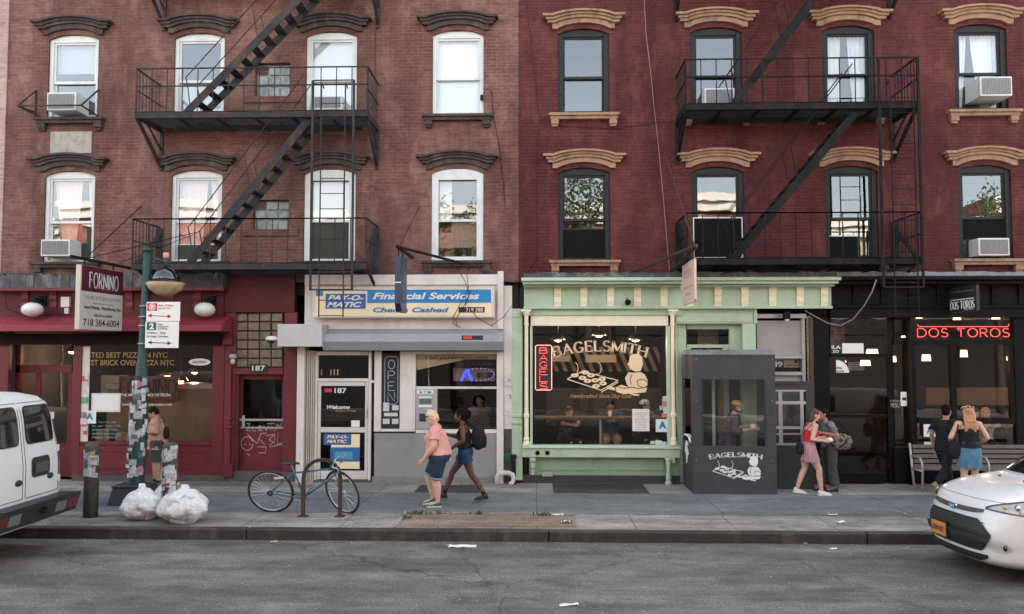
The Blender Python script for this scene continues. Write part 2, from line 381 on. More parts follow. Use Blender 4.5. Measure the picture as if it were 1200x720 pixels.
M_walk = ground_mat('pavement_concrete', (.40,.37,.325), (1.52, 1.5), .5, .5, .3, crack=.2)
M_strip = ground_mat('blue_stone', (.20,.212,.212), (3.1, 9), .5, .35, .3)
M_curb = mat('kerb_steel', (.034,.029,.027), .6, 0, .3, 6, .3, 30, .5, (.16,.13,.1), 3)
M_plate = ground_mat('cellar_plate', (.07,.063,.06), None, 1, .4, .4)
M_dirt = ground_mat('bare_soil', (.34,.24,.175), None, 1, .5, .4)
def sheet(name, x0, x1, y0, y1, z, m, kind='structure', th=0):
    mb = MB()
    if th: mb.box(x0, x1, y0, y1, z-th, z)
    else: mb.add([(x0,y0,z),(x1,y0,z),(x1,y1,z),(x0,y1,z)], [(0,1,2,3)])
    o = mb.build(name, m); tag(o, kind=kind); return o
sheet('ground', -400, 400, -400, 400, -.03, mat('far_ground', (.1,.1,.095)))
sheet('road', -120, 120, 2.4, 12.56, 0, M_road)
sheet('pavement', -60, 60, 12.7, 17.6, .15, M_walk, th=.17)
sheet('opposite_pavement', -60, 60, -4, 2.4, .15, M_walk, th=.17)
sheet('pavement_strip', -60, 60, 13.86, 15.86, .154, M_strip)
kb = MB(); xs = [-60, -12.2, -9.1, -4.4, .18, 4.9, 60]
for a, b in zip(xs, xs[1:]): kb.box(a+.006, b-.006, 12.52, 12.697, -.02, .165 if a != .18 else .158)
o = kb.build('kerb', M_curb, bevel=.02); tag(o, kind='structure')
p0 = G(655, 582); p1 = G(745, 568)
sheet('cellar_hatch', .32, 2.15, 15.87, 17.0, .155, M_plate); sheet('cellar_hatch', -2.35, -1.1, 15.87, 16.75, .155, M_plate)
# bare tree pit beside the kerb
a = G(487, 613); b = G(668, 601)
dm = MB(); nx, ny = 40, 12; x0, x1, y0, y1 = -2.15, 0.62, 12.86, 13.80
for j in range(ny+1):
    for i in range(nx+1):
        u, v_ = i/nx, j/ny; e = min(u*8, (1-u)*8, v_*4, (1-v_)*4, 1)
        dm.v.append((x0+(x1-x0)*u+.06*noise.noise((v_*6, 3, 0)), y0+(y1-y0)*v_, .156+.03*e*(noise.noise((u*14, v_*5, 0))+.35)))
for j in range(ny):
    for i in range(nx): q = j*(nx+1)+i; dm.f.append((q, q+1, q+nx+2, q+nx+1))
o = dm.build('soil', M_dirt, smooth=True); tag(o, kind='structure')
gm = MB(); rnd = random.Random(5)
def blades(mb, cx, cy, n, r, h):
    for _ in range(n):
        an = rnd.uniform(0, 6.28); rr = r*rnd.random(); x, y = cx+rr*math.cos(an), cy+rr*.5*math.sin(an); t = rnd.uniform(0, 6.28); hh = h*rnd.uniform(.4, 1); w = .006; lx, ly = math.cos(t)*hh*.6, math.sin(t)*hh*.6
        mb.add([(x-w, y, .155), (x+w, y, .155), (x+lx*.5+w, y+ly*.5, .155+hh*.8), (x+lx, y+ly, .155+hh)], [(0,1,2,3)])
for cx, cy, n, r in ((-1.95,13.75,60,.22), (-1.6,13.8,25,.2), (-.95,13.78,40,.16), (.1,13.7,50,.2), (-2.1,13.4,20,.1), (.45,13.1,16,.12)): blades(gm, cx, cy, n, r, .075)
o = gm.build('weeds', mat('weed_green', (.065,.09,.03), .7, var=.3)); tag(o, 'sparse green weeds along the edge of the bare soil patch', 'weeds', kind='stuff')
# raised broken slab edge round the pit
ed = MB(); ed.box(-2.22,-2.15,12.72,13.95,.15,.185); ed.box(-2.15,.66,13.80,13.862,.15,.175)
o = ed.build('pit_edging', M_walk, bevel=.008); tag(o, kind='structure')

# ================================================================ BUILDINGS
M_brL = brick('brown_brick', (.165,.066,.050), (.105,.043,.034), (.21,.12,.098), .6, (.30,.165,.135), .3)
M_brR = brick('oxblood_brick', (.112,.021,.020), (.072,.015,.015), (.038,.012,.012), .65, (.165,.052,.046), .28)
M_brN = brick('pink_brick', (.42,.25,.22), (.38,.22,.2), (.48,.36,.33), .3, (.5,.4,.36), .3)
M_hoodL = mat('brown_stone', (.052,.036,.031), .85, 0, .35, 9, .4, 30, .6, (.17,.14,.12), 5)
M_hoodR = mat('sand_stone', (.31,.19,.12), .85, 0, .35, 9, .4, 30, .85, (.09,.055,.045), 3.6)
M_wht = mat('white_window_paint', (.62,.63,.62), .5, 0, .08, 6, .1, 40, .3, (.2,.18,.16), 2.5)
M_drk = mat('charcoal_window_paint', (.022,.022,.023), .6, 0, .15, 6, spec=.25)
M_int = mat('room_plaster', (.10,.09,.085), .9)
M_gl = glass('window_glass', .13, (.9,.92,.92), .035)
M_gl2 = glass('shop_glass', .045, (.88,.9,.9), .03)
M_cur = {'white': mat('white_blind', (.78,.80,.80), .8, var=.03), 'pink': mat('pink_curtain', (.72,.52,.48), .85, var=.08),
         'cream': mat('cream_shade', (.62,.58,.52), .85, var=.05), 'tan': mat('tan_shade', (.33,.2,.15), .85), 'board': mat('black_board', (.012,.012,.013), .5),
         'grey': mat('grey_blind', (.36,.39,.40), .8, var=.05), 'net': mat('net_curtain', (.72,.74,.74), .9, var=.1)}
R3 = (7.84, 9.70); R2 = (4.74, 6.72)
XL = [-9.98, -7.23, -4.37, -1.66]; XR = [1.005, 3.79, 6.55, 9.28]; WW = 1.09
def wall(x0, x1, z0, z1, holes, m, parent, name='wall', y0=F, th=.3):
    mb = MB(); cols = sorted(set([x0, x1]+[h[0] for h in holes]+[h[1] for h in holes]))
    for a, b in zip(cols, cols[1:]):
        hs = sorted([h for h in holes if h[0] <= a+1e-4 and h[1] >= b-1e-4], key=lambda h: h[2]); z = z0
        for h in hs:
            if h[2] > z: mb.box(a, b, y0, y0+th, z, h[2])
            z = h[3]
        if z < z1: mb.box(a, b, y0, y0+th, z, z1)
    return mb.build(name, m, parent)
HH = WW/2
bL = empty('brick_building', (-5.9, F, .15)); tag(bL, 'brown brick building with brown stone window hoods and white sashes', 'building')
bR = empty('brick_building', (5.6, F, .15)); tag(bR, 'oxblood painted brick building with sandy stone window hoods and dark sashes', 'building')
bN = empty('brick_building', (-16, F, .15)); tag(bN, 'pale pinkish brick building at the left edge, only its end wall strip in view', 'building')
small = [(-6.02, -5.25, 8.29, 9.02), (-6.02, -5.25, 5.43, 6.06)]
wall(-11.41, -.372, 4.3, 13, [(x-HH, x+HH, a, b) for x in XL for a, b in (R3, R2, (10.9, 12.4))]+small, M_brL, bL)
wall(-.368, 12.6, 4.3, 13, [(x-HH, x+HH, a, b) for x in XR for a, b in (R3, R2, (10.9, 12.4))], M_brR, bR)
MB().box(-24, -11.415, F-.03, F+.3, 3.9, 12.4).build('wall', M_brN, bN)
MB().box(-24, -11.50, F-.005, F+.3, .15, 3.9).build('shop_wall', mat('neighbour_paint', (.22,.03,.035), .6), bN)
for b_, a, c in ((bL, -11.4, -.38), (bR, -.36, 12.6)):
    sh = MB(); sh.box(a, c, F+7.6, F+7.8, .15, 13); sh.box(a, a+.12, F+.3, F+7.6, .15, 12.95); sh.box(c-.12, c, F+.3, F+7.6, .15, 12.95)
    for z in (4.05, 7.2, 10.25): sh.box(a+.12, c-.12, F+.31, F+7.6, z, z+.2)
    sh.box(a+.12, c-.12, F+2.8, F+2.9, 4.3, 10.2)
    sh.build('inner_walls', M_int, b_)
    MB().box(a+.01, c-.01, F+.02, F+7.8, 13.0, 13.2).build('roof', mat('roof_felt', (.05,.05,.05), .9), b_)
    MB().box(a+.01, c-.01, F-.45, F+.02, 12.6, 13.4).build('roof_cornice', M_hoodL, b_)
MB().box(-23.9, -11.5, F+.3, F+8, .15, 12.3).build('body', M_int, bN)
def arcs(hw, rise, ew, n=14):
    """x positions and heights of a hood line: an arch of half width hw, then flat ears out to ew"""
    xs = [-ew, -hw]+[-hw+2*hw*i/n for i in range(1, n)]+[hw, ew]
    zs = [0, 0]+[rise*(1-((-hw+2*hw*i/n)/hw)**2)**.8 for i in range(1, n)]+[0, 0]
    return xs, zs
def hood(x, z1, m, parent, y0=F):
    mb = MB()
    # lower band hugs the arched head of the opening; its body closes the corners of the opening
    for (hw, ew, zb, zt, pr, rb, rt) in ((.56, .66, -.015, .10, .07, .13, .115), (.60, .76, .10, .16, .12, .115, .115), (.62, .80, .16, .215, .16, .115, .105), (.64, .86, .215, .265, .22, .105, .095)):
        n = 16; xs, zz = arcs(hw, rt, ew, n); xb, zb_ = arcs(hw, rb, ew, n)
        mb.strip([x+a for a in xs], [z1-.02+zb+c for c in zb_], [z1-.02+zt+c for c in zz], y0-pr, y0+.02)
    o = mb.build('window_hood', m, parent); n = 16; xs, zb_ = arcs(.545, .125, .547, n); f = MB(); f.strip([x+a for a in xs], [z1-.135+c for c in zb_], [z1+.16]*len(xs), y0-.004, y0+.10); f.build('arch_brick', M_brL if x < -.4 else M_brR, parent)
    return o
def sill(x, z0, m, parent, hw=.74, y0=F):
    mb = MB(); mb.box(x-hw, x+hw, y0-.17, y0+.1, z0-.055, z0); mb.box(x-hw+.03, x+hw-.03, y0-.12, y0, z0-.12, z0-.055)
    for s in (-1, 1):
        c = x+s*(hw-.13); mb.box(c-.08, c+.08, y0-.11, y0, z0-.22, z0-.12); mb.box(c-.065, c+.065, y0-.08, y0, z0-.27, z0-.22)
    return mb.build('sill', m, parent)
def drape(xa, xb, za, zb, Y, m, parent, gather=None, name='curtain', amp=.02, wl=.09):
    mb = MB(); n = 24; k = 12
    for j in range(k+1):
        v_ = j/k; z = za+(zb-za)*v_
        for i in range(n+1):
            u = i/n; l, r = xa, xb
            if gather: l = xa+(gather[0]-xa)*(1-v_)**1.2; r = xb+(gather[1]-xb)*(1-v_)**1.2
            x = l+(r-l)*u; mb.v.append((x, Y+amp*math.sin(u*(xb-xa)/wl*6.28), z))
    for j in range(k):
        for i in range(n): q = j*(n+1)+i; mb.f.append((q, q+1, q+n+2, q+n+1))
    return mb.build(name, m, parent, smooth=True)
def window(bld, x, z0, z1, fm, hm, fw=.085, blinds=(), mid=.48, thick=False):
    """double hung sash window with arched head: frame > sashes, panes, curtains, hood, sill"""
    f = MB(); hw = HH; top = z1-.02; zs = z1-.17
    w = fw
    f.box(x-hw, x-hw+w, F+.05, F+.2, z0, top); f.box(x+hw-w, x+hw, F+.05, F+.2, z0, top)
    f.box(x-hw+w, x+hw-w, F+.06, F+.2, zs, top); f.box(x-hw+w, x+hw-w, F+.05, F+.21, z0, z0+.045)
    fr = f.build('window', fm, bld, bevel=.006)
    s = MB(); a, b = x-hw+w, x+hw-w; zm = z0+(zs-z0)*mid; r = .042
    s.box(a, a+r, F+.09, F+.13, zm-.02, zs); s.box(b-r, b, F+.09, F+.13, zm-.02, zs); s.box(a+r, b-r, F+.09, F+.13, zs-r, zs); s.box(a+r, b-r, F+.088, F+.132, zm-.022, zm+.03)
    s.box(a, a+r, F+.14, F+.18, z0+.045, zm+.02); s.box(b-r, b, F+.14, F+.18, z0+.045, zm+.02); s.box(a+r, b-r, F+.14, F+.18, z0+.045, z0+.11); s.box(a+r, b-r, F+.141, F+.18, zm-.015, zm+.02)
    s.build('sash', fm, fr)
    for (za, zb, Y) in ((zm+.03, zs-r, F+.11), (z0+.11, zm-.015, F+.16)):
        MB().add([(a+r-.01, Y, za), (b-r+.01, Y, za), (b-r+.01, Y+.004, zb), (a+r-.01, Y+.004, zb)], [(0,1,2,3)]).build('pane', M_gl, fr)
    hood(x, z1, hm, fr); sill(x, z0, hm, fr)
    for bl in blinds:
        kind, u0, u1, v0, v1 = bl[:5]; xa, xb = a+(b-a)*u0, a+(b-a)*u1; za, zb = z0+(zs-z0)*v0, z0+(zs-z0)*v1
        if kind in ('white', 'grey', 'cream', 'tan', 'board'):
            MB().box(xa, xb, F+.215, F+.222, za, zb).build('blind', M_cur[kind], fr)
        else: drape(xa, xb, za, zb, F+.26, M_cur[kind], fr, bl[5] and (a+(b-a)*bl[5][0], a+(b-a)*bl[5][1]) if len(bl) > 5 else None)
    return fr
WN = {}
W3 = dict(
 L=[[('grey',0,1,.62,1)], [('grey',0,1,.0,.5)], [('white',0,1,.0,1)], [('white',0,1,0,1)]],
 R=[[], [], [('net',.0,.42,0,1,(.0,.36)), ('net',.58,1,0,1,(.72,1))], [('net',.0,.32,0,1,(.0,.16)), ('net',.4,1,0,1,(.62,1))]])
W2 = dict(
 L=[[('pink',.0,.66,.1,1,(.25,.5)), ('pink',.78,1,.1,1,(.95,1))], [('pink',0,.66,.0,1,(.0,.5)), ('pink',.72,1,0,1,(.95,1))], [('cream',0,1,.5,1)], [('cream',0,.35,.35,1),('tan',0,1,.17,.5)]],
 R=[[('tan',0,1,.52,1)][:0], [('board',0,1,0,.5)], [('board',.5,.9,0,.3)], []])
for side, xs, b_, fm, hm in (('L', XL, bL, M_wht, M_hoodL), ('R', XR, bR, M_drk, M_hoodR)):
    for i, x in enumerate(xs):
        WN[side+'3'+str(i)] = window(b_, x, R3[0], R3[1], fm, hm, .075 if side == 'L' else .11, W3[side][i])
        WN[side+'2'+str(i)] = window(b_, x, R2[0], R2[1], fm, hm, .075 if side == 'L' else .10, W2[side][i])
        window(b_, x, 10.9, 12.4, fm, hm)
# thick white casing of two lower windows of the brown house
for i in (2, 3):
    x = XL[i]; mb = MB(); z0, z1 = R2
    mb.box(x-HH+.001, x-HH+.14, F+.02, F+.06, z0, z1-.02); mb.box(x+HH-.14, x+HH-.001, F+.02, F+.06, z0, z1-.02); mb.box(x-HH+.14, x+HH-.14, F+.021, F+.06, z1-.25, z1-.02)
    mb.build('casing', M_wht, WN['L2'+str(i)])
# insect screens, a black board and a shade set in the lower openings
M_scr = mat('insect_screen', (.010,.010,.010), .9, 0, .2, 3, spec=.1); M_scr2 = mat('olive_screen', (.045,.048,.038), .8, 0, .3, 2)
def screen(key, x, z0, z1, v0, v1, m, Y=F+.12, fm=None, u=(0,1), name='insect_screen'):
    w = .085; zs = z1-.17; a, b = x-HH+w, x+HH-w; a, b = a+(b-a)*u[0], a+(b-a)*u[1]; za, zb = z0+.045+(zs-z0)*v0, z0+(zs-z0)*v1
    o = MB().box(a+.02, b-.02, Y, Y+.004, za+.02, zb-.02).build(name, m, WN[key])
    k = MB(); t = .022; k.box(a, a+t, Y-.006, Y+.01, za, zb); k.box(b-t, b, Y-.006, Y+.01, za, zb); k.box(a+t, b-t, Y-.006, Y+.01, za, za+t); k.box(a+t, b-t, Y-.006, Y+.01, zb-t, zb); k.build('screen_frame', fm or M_drk, o)
screen('R20', XR[0], *R2, 0, .38, M_scr); screen('R21', XR[1], *R2, 0, .50, M_scr, F+.03, M_wht, (-.06, 1.06), 'black_board'); screen('R22', XR[2], *R2, .0, .29, M_scr, F+.12, M_wht, (0, .70)); screen('R23', XR[3], *R2, .20, .72, M_scr)
screen('L22', XL[2], *R2, 0, .5, M_scr2, F+.12, M_wht); screen('L21', XL[1], *R2, 0, .22, M_scr2, F+.12, M_wht)
# glass block windows between
M_blk = mat('glass_block', (.26,.30,.30), .25, 0, .5, 9, .5, 14)
for k, (a, b, z0, z1) in enumerate(small):
    f = MB(); f.box(a, b, F+.16, F+.2, z0, z1); fr = f.build('glass_block_window', mat('block_mortar', (.4,.38,.35), .9), bL)
    for i in range(3):
        for j in range(3):
            if i == 0 and j == 2: continue
            w_ = (b-a)/3; h_ = (z1-z0)/3; MB().box(a+i*w_+.012, a+(i+1)*w_-.012, F+.12, F+.16, z0+j*h_+.012, z0+(j+1)*h_-.012).build('glass_block', M_blk, fr, bevel=.015)
    v_ = MB(); w_ = (b-a)/3; h_ = (z1-z0)/3
    for q in range(5): v_.box(a+.02, a+w_-.02, F+.11, F+.15, z0+2*h_+.03+q*.04, z0+2*h_+.05+q*.04)
    v_.build('vent_grille', mat('vent_rust', (.12,.08,.06), .7), fr)
    MB().box(a-.22, b+.22, F-.035, F+.1, z0-.14, z0-.004).build('sill', M_brL, fr)
MB().box(-10.43, -9.53, F-.012, F+.02, 7.09, 7.56).build('rendered_patch', mat('stained_panel', (.36,.33,.29), .9, 0, .35, 5, .3, 20, .6, (.18,.09,.07), 3), bL)
# window guard at the first window
g = MB(); z = R3[0]; x0, x1, yo = -10.85, -9.35, F-.5
for a, b in (((x0+.08, F-.02, z+.62), (x0, yo, z+.14)), ((x1-.05, F-.02, z+.62), (x1-.15, yo, z+.14)), ((x0, yo, z+.14), (x1-.15, yo, z+.14)), ((x0, yo, z+.14), (x0+.3, F-.02, z-.02)), ((x1-.15, yo, z+.14), (x1+.05, F-.02, z-.02)), ((x0+.3,F-.02,z+.01),(x1+.05,F-.02,z+.01)), ((x0+.08,F-.02,z+.62),(x0+.08,F-.02,z)), ((x0,yo,z+.14),(x0+.05,F-.02,z+.15))): g.bar(a, b, .028)
M_iron = mat('black_iron', (.008,.008,.009), .75, 0, .25, 10, .2, 60, .35, (.10,.055,.04), 3, spec=.2)
M_ironL = mat('worn_grey_iron', (.030,.030,.032), .75, 0, .5, 7, .25, 60, .8, (.11,.055,.045), 2.2, spec=.25)
g.build('window_guard', M_ironL, WN['L30'])
# flower pots on the sill inside the fourth lower window
for k, (dx, m_) in enumerate(((-.12, (.3,.12,.07)), (.12, (.35,.18,.08)), (.32, (.25,.12,.07)))):
    r_ = empty('potted_plant', (XL[3]+dx, F+.24, R2[0]+.06)); tag(r_, ('small potted plant, leftmost of three on the sill behind the glass', 'small potted plant in the middle of three on the sill behind the glass', 'small potted plant, rightmost of three on the sill behind the glass')[k], 'plant', 'potted plants on the sill')
    MB().lathe([(.03,0),(.05,.08),(.055,.08),(.055,.1),(.04,.1)], (XL[3]+dx, F+.24, R2[0]+.06), 10).build('pot', mat('pot%d' % k, m_, .8), r_)
    lf = MB(); rr = random.Random(k)
    for _ in range(26):
        t = rr.uniform(0, 6.28); h = rr.uniform(.06, .22); c = Vector((XL[3]+dx, F+.24, R2[0]+.15)); e = c+Vector((math.cos(t)*h*.5, math.sin(t)*h*.25, h)); d = Vector((-math.sin(t)*.012, math.cos(t)*.012, 0))
        lf.add([c, (c+e)/2+d, e, (c+e)/2-d], [(0,1,2,3)])
    lf.build('foliage', mat('pot_leaves', (.05,.09,.03), .6), r_)
# ---------------------------------------------------------------- air conditioners
def aircon(x, z, w, h, lab, d=.45, y=F+.05, side=None, dirty=.2, mm='ac_white'):
    r_ = empty('air_conditioner', (x, y-d/2, z)); tag(r_, lab, 'air conditioner')
    body = MB().box(x-w/2, x+w/2, y-d, y+.1, z, z+h); m_ = mat(mm, (.62,.62,.60), .5, 0, .05, 5, 0, 40, dirty, (.25,.2,.15), 3)
    bo = body.build('case', m_, r_, bevel=.012)
    fr = MB(); t = .035; a, b = x-w/2+t, x+w/2-t; fr.box(a, b, y-d-.008, y-d, z+t, z+h-t); g_ = fr.build('grille', mat('ac_grille', (.17,.17,.17), .6, 0, .4, 18), r_)
    sl_ = MB(); n = int((b-a)/.03)
    for i in range(n+1): sl_.box(a+(b-a)*i/n-.003, a+(b-a)*i/n+.003, y-d-.014, y-d-.008, z+t, z+h-t)
    sl_.build('grille_bars', mat('ac_bars', (.3,.3,.29), .6), g_)
    if side: MB().box(*side).build('side_panel', mat('ac_side', (.45,.45,.43), .7), r_)
    return r_
aircon(-10.0, 7.92, .62, .38, 'white box air conditioner behind the small guard rail of the uppermost left window', .42)
aircon(-10.08, 4.84, .62, .35, 'grey grilled air conditioner in the pink curtained window above the pizza shop', .35, dirty=.35)
aircon(-4.38, 7.92, .62, .30, 'cream framed air conditioner behind the ladder of the left fire escape', .3)
aircon(3.80, 7.92, .62, .38, 'white framed air conditioner behind the railing of the right fire escape', .3)
aircon(9.33, 8.02, .64, .40, 'rusty mottled air conditioner in the uppermost right window', .50, dirty=.7, mm='ac_dirty')
aircon(9.30, 4.79, .62, .36, 'small white air conditioner in the dark window above the taqueria', .3)
# ================================================================ FIRE ESCAPES
YE = F-1.15
def fire_escape(lab, loc, xL, xR, zs, m, stairs, lad, group='iron fire escapes'):
    r_ = empty('fire_escape', loc); tag(r_, lab, 'fire escape', group)
    for k, z in enumerate(zs):
        p = MB(); hb = .13
        p.box(xL, xR, YE, YE+.03, z-hb, z); p.box(xL, xR, YE, YE+.10, z-.012, z+.004); p.box(xL, xR, YE+.03, YE+.09, z-hb, z-hb+.015)
        p.box(xL+.4, xR-.5, F-.22, F-.19, z-hb, z); p.box(xL, xL+.03, YE+.03, F+.02, z-hb, z); p.box(xR-.03, xR, YE+.03, F+.02, z-hb, z)
        n = 11
        for i in range(n): y = YE+.13+i*.092; p.box(xL+.03, xR-.03, y, y+.035, z-.045, z-.028)
        for i in range(1, 6): x = xL+(xR-xL)*i/6; p.box(x-.02, x+.02, YE+.03, F+.02, z-.10, z-.047)
        pl = p.build('platform', m, r_)
        rl = MB(); zt = z+.88
        for y0 in (zt, z+.52 if k else zt-.001): rl.bar((xL, YE+.015, y0), (xR, YE+.015, y0), .03, .022)
        for x in (xL+.015, xR-.015):
            rl.bar((x, YE+.03, zt), (x, F, zt), .028); rl.bar((x, YE+.03, z+.45), (x, F, z+.45), .02)
            for i in range(1, 8): y = YE+i*(F-YE)/8; rl.bar((x, y, z), (x, y, zt), .013)
        n = int((xR-xL)/.30)
        for i in range(n+1): x = xL+.015+(xR-xL-.03)*i/n; rl.bar((x, YE+.015, z), (x, YE+.015, zt), .016 if i not in (0, n) else .03)
        rl.build('railing', m, r_)
        for x, s in ((xL+.03, 1), (xR-.03, -1)):
            b = MB()
            if k == 0:      # lowest platform hangs from straps above and below
                b.bar((x+s*.02, YE+.05, z-.05), (x+s*.02, F-.02, z+.75), .09, .025); b.box(x-.06, x+.06, F-.03, F+.01, z-.1, z+.85)
                b.bar((x, YE+.3, z-.13), (x, F-.02, z-.42), .05)
            else:
                b.bar((x, YE+.06, z-hb), (x, F-.03, z-.86), .06, .05); b.box(x-.035, x+.035, F-.035, F+.01, z-.95, z-.1); b.bar((x, YE+.5, z-hb), (x, F-.03, z-.5), .03)
            b.build('bracket', m, r_)
    for (xa, za, xb, zb) in stairs:
        st = MB(); d = Vector((xb-xa, 0, zb-za)); L_ = d.length
        for y in (YE+.12, YE+.68): st.bar((xa, y, za), (xb, y, zb), .018, .15, (0,0,1))
        n = int(L_/.30)
        for i in range(1, n):
            c = Vector((xa, 0, za))+d*(i/n); s = 1 if xb > xa else -1
            for q in range(3): st.box(c.x-.10+q*.07, c.x-.055+q*.07, YE+.13, YE+.67, c.z-.012, c.z+.012)
            st.box(c.x-.10, c.x+.085, YE+.13, YE+.145, c.z-.03, c.z+.012); st.box(c.x-.10, c.x+.085, YE+.655, YE+.67, c.z-.03, c.z+.012)
        so_ = st.build('stair', m, r_)
        hr = MB(); up = Vector((-.15 if xb > xa else .15, 0, .85))
        for y in (YE+.12, YE+.68):
            a = Vector((xa, y, za))+d*.05+up*.75; b = Vector((xb, y, zb))+up; hr.tube([a-Vector((0,0,.28)), a-Vector((.05,0,.05)), a, b], .012, 6)
            hr.tube([Vector((xa, y, za))+d*.03, a-Vector((0,0,.28))], .010, 6)
            for q in (.5,): c = Vector((xa, y, za))+d*q; hr.bar(c, c+up*.86, .014)
        hr.build('handrail', m, so_)
    if lad:
        x0, x1, zt, zb, ix0, ix1, it, ib = lad; y = YE-.05
        l = MB()
        for x in (x0, x1): l.box(x-.022, x+.022, y-.06, y-.025, zb, zt); l.bar((x, y-.04, zt-.01), (x, YE, zt-.05), .02)
        l.box(x0-.022, x1+.022, y-.062, y-.024, zb, zb+.03); l.box(x0-.022, x1+.022, y-.062, y-.024, zb+.35, zb+.37); l.bar((x0, y-.04, zt), (x1, y-.04, zt), .02)
        lg = l.build('ladder_guide', m, r_)
        l = MB()
        for x in (ix0, ix1): l.tube([(x, YE+.1, it-.05), (x, y-.0, it), (x, y-.04, it-.07), (x, y-.04, ib)], .014, 6)
        n = int((it-.3-ib)/.30)
        for i in range(n+1): z = ib+.03+i*.30; l.tube([(ix0, y-.04, z), (ix1, y-.04, z)], .009, 6)
        l.build('ladder', m, r_)
    return r_
def X_(px, py, Y): return W(px, py, Y).x
def Z_(px, py, Y): return W(px, py, Y).z
zl2, zl3 = Z_(300, 308, YE), Z_(300, 130, YE); zr2, zr3 = Z_(940, 302, YE), Z_(940, 120, YE)
xa, xb = X_(158, 130, YE), X_(431, 130, YE)
fire_escape('worn grey iron fire escape with ladder on the brown brick building', ((xa+xb)/2, F-.6, .15), xa, xb, (zl2, zl3, zl3+3.05), M_ironL,
    [(X_(219,303,YE), zl2, X_(362,145,YE), zl3-.1), (X_(215,128,YE), zl3, X_(352,-5,YE)+.55, zl3+2.95)],
    (X_(367,200,YE), X_(415,200,YE), Z_(390,96,YE), Z_(390,341,YE), X_(377,200,YE), X_(405,200,YE), Z_(390,99,YE), Z_(390,372,YE)))
xa, xb = X_(803, 120, YE), X_(1077, 120, YE)
fire_escape('black iron fire escape with hanging ladder on the oxblood brick building', ((xa+xb)/2, F-.6, .15), xa, xb, (zr2, zr3, zr3+3.05), M_iron,
    [(X_(862,300,YE), zr2, X_(1012,128,YE), zr3-.05), (X_(862,117,YE), zr3, X_(968,-6,YE)+.45, zr3+2.95)],
    (X_(1030,200,YE), X_(1076,200,YE), Z_(1050,70,YE), Z_(1050,338,YE), X_(1043,200,YE), X_(1070,200,YE), Z_(1050,96,YE), Z_(1050,370,YE)))

# ================================================================ SHOPFRONTS
M_red = mat('oxblood_paint', (.135,.014,.019), .5, 0, .15, 3, .1, 40, .4, (.05,.01,.012), 2)
M_red2 = mat('dull_red_paint', (.09,.014,.016), .75, 0, .2, 3, .2, 30, .5, (.05,.015,.015), 1.5)
M_awn = mat('red_awning_cloth', (.25,.03,.045), .55, 0, .1, 3)
M_flash = mat('tarred_flashing', (.055,.055,.06), .7, 0, .3, 5, .6, 12, .75, (.28,.26,.24), 4)
M_cream = mat('cream_metal', (.68,.63,.575), .6, 0, .1, 3, .1, 30, .4, (.28,.22,.18), 1.6)
M_alu = mat('aluminium_frame', (.42,.41,.39), .4, .3, .08, 4)
M_grey = mat('grey_wall_paint', (.27,.265,.255), .85, 0, .12, 2, .4, 18, .45, (.12,.11,.10), 1.5)
M_green = mat('mint_paint', (.43,.55,.40), .6, 0, .10, 2.5, .1, 40, .35, (.16,.2,.13), 2.5)
M_gdark = mat('mint_paint_low', (.26,.37,.24), .65, 0, .12, 2.5, .1, 40, .35, (.1,.14,.09), 2)
M_cr = mat('cream_trim', (.86,.77,.58), .6, 0, .06, 6, .1, 30, .2, (.5,.36,.2), 6)
M_blk = mat('black_paint', (.0045,.0045,.005), .65, 0, .3, 4, .05, 40, .2, (.03,.03,.03), 2, spec=.15)
M_kio = mat('charcoal_panel', (.042,.044,.045), .75, 0, .12, 3, .3, 14, .15, (.09,.09,.09), 2)
M_stone = mat('base_stone', (.09,.08,.075), .9, 0, .25, 4, .5, 20, .5, (.04,.035,.03), 2)
M_wood = mat('brown_wood', (.12,.065,.035), .6, 0, .3, 3, .2, 20)
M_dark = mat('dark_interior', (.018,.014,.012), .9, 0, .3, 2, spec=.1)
M_gold = mat('gold_lettering', (.34,.21,.08), .5)
M_beige = mat('beige_decal', (.85,.64,.40), .7, 0, .03)
M_white = mat('white_print', (.75,.75,.73), .6, 0, .02)
M_blue = mat('sign_blue', (.008,.20,.48), .4, 0, .04)
M_scream = mat('sign_cream', (.85,.70,.46), .4, 0, .04)
M_ink = mat('black_print', (.02,.02,.022), .6)
M_neon = emit('red_neon', (.85, .08, .07), .28)
M_neonw = emit('pale_neon', (1, .42, .30), .22)
M_warm = emit('warm_lamp', (1, .60, .3), 3.0)
def quad(ax, ay, bx, by, Y): 
    return MB().pb(ax, ay, bx, by, Y, .002)
def P(name, rects, m, par, bevel=0):
    if len(rects) > 1 and name in ('post', 'pier', 'pilaster', 'notice', 'bracket', 'transom_bar', 'bezel', 'surround', 'transom_marks', 'riser_moulding', 'menu_board', 'door_surround', 'shop_frame', 'frame', 'door_recess', 'poster_blue', 'blue_band'):
        return [P(name, [r], m, par, bevel) for r in rects][0]
    mb = MB()
    for r in rects: mb.pb(*r)
    return mb.build(name, m, par, bevel=bevel)
def pane(ax, ay, bx, by, Y, par, m=None, name='pane'):
    a = W((ax+bx)/2, ay, Y); b = W((ax+bx)/2, by, Y); l = W(ax, (ay+by)/2, Y); r = W(bx, (ay+by)/2, Y)
    return MB().add([(l.x, Y, b.z), (r.x, Y, b.z), (r.x, Y, a.z), (l.x, Y, a.z)], [(0,1,2,3)]).build(name, m or M_gl2, par)
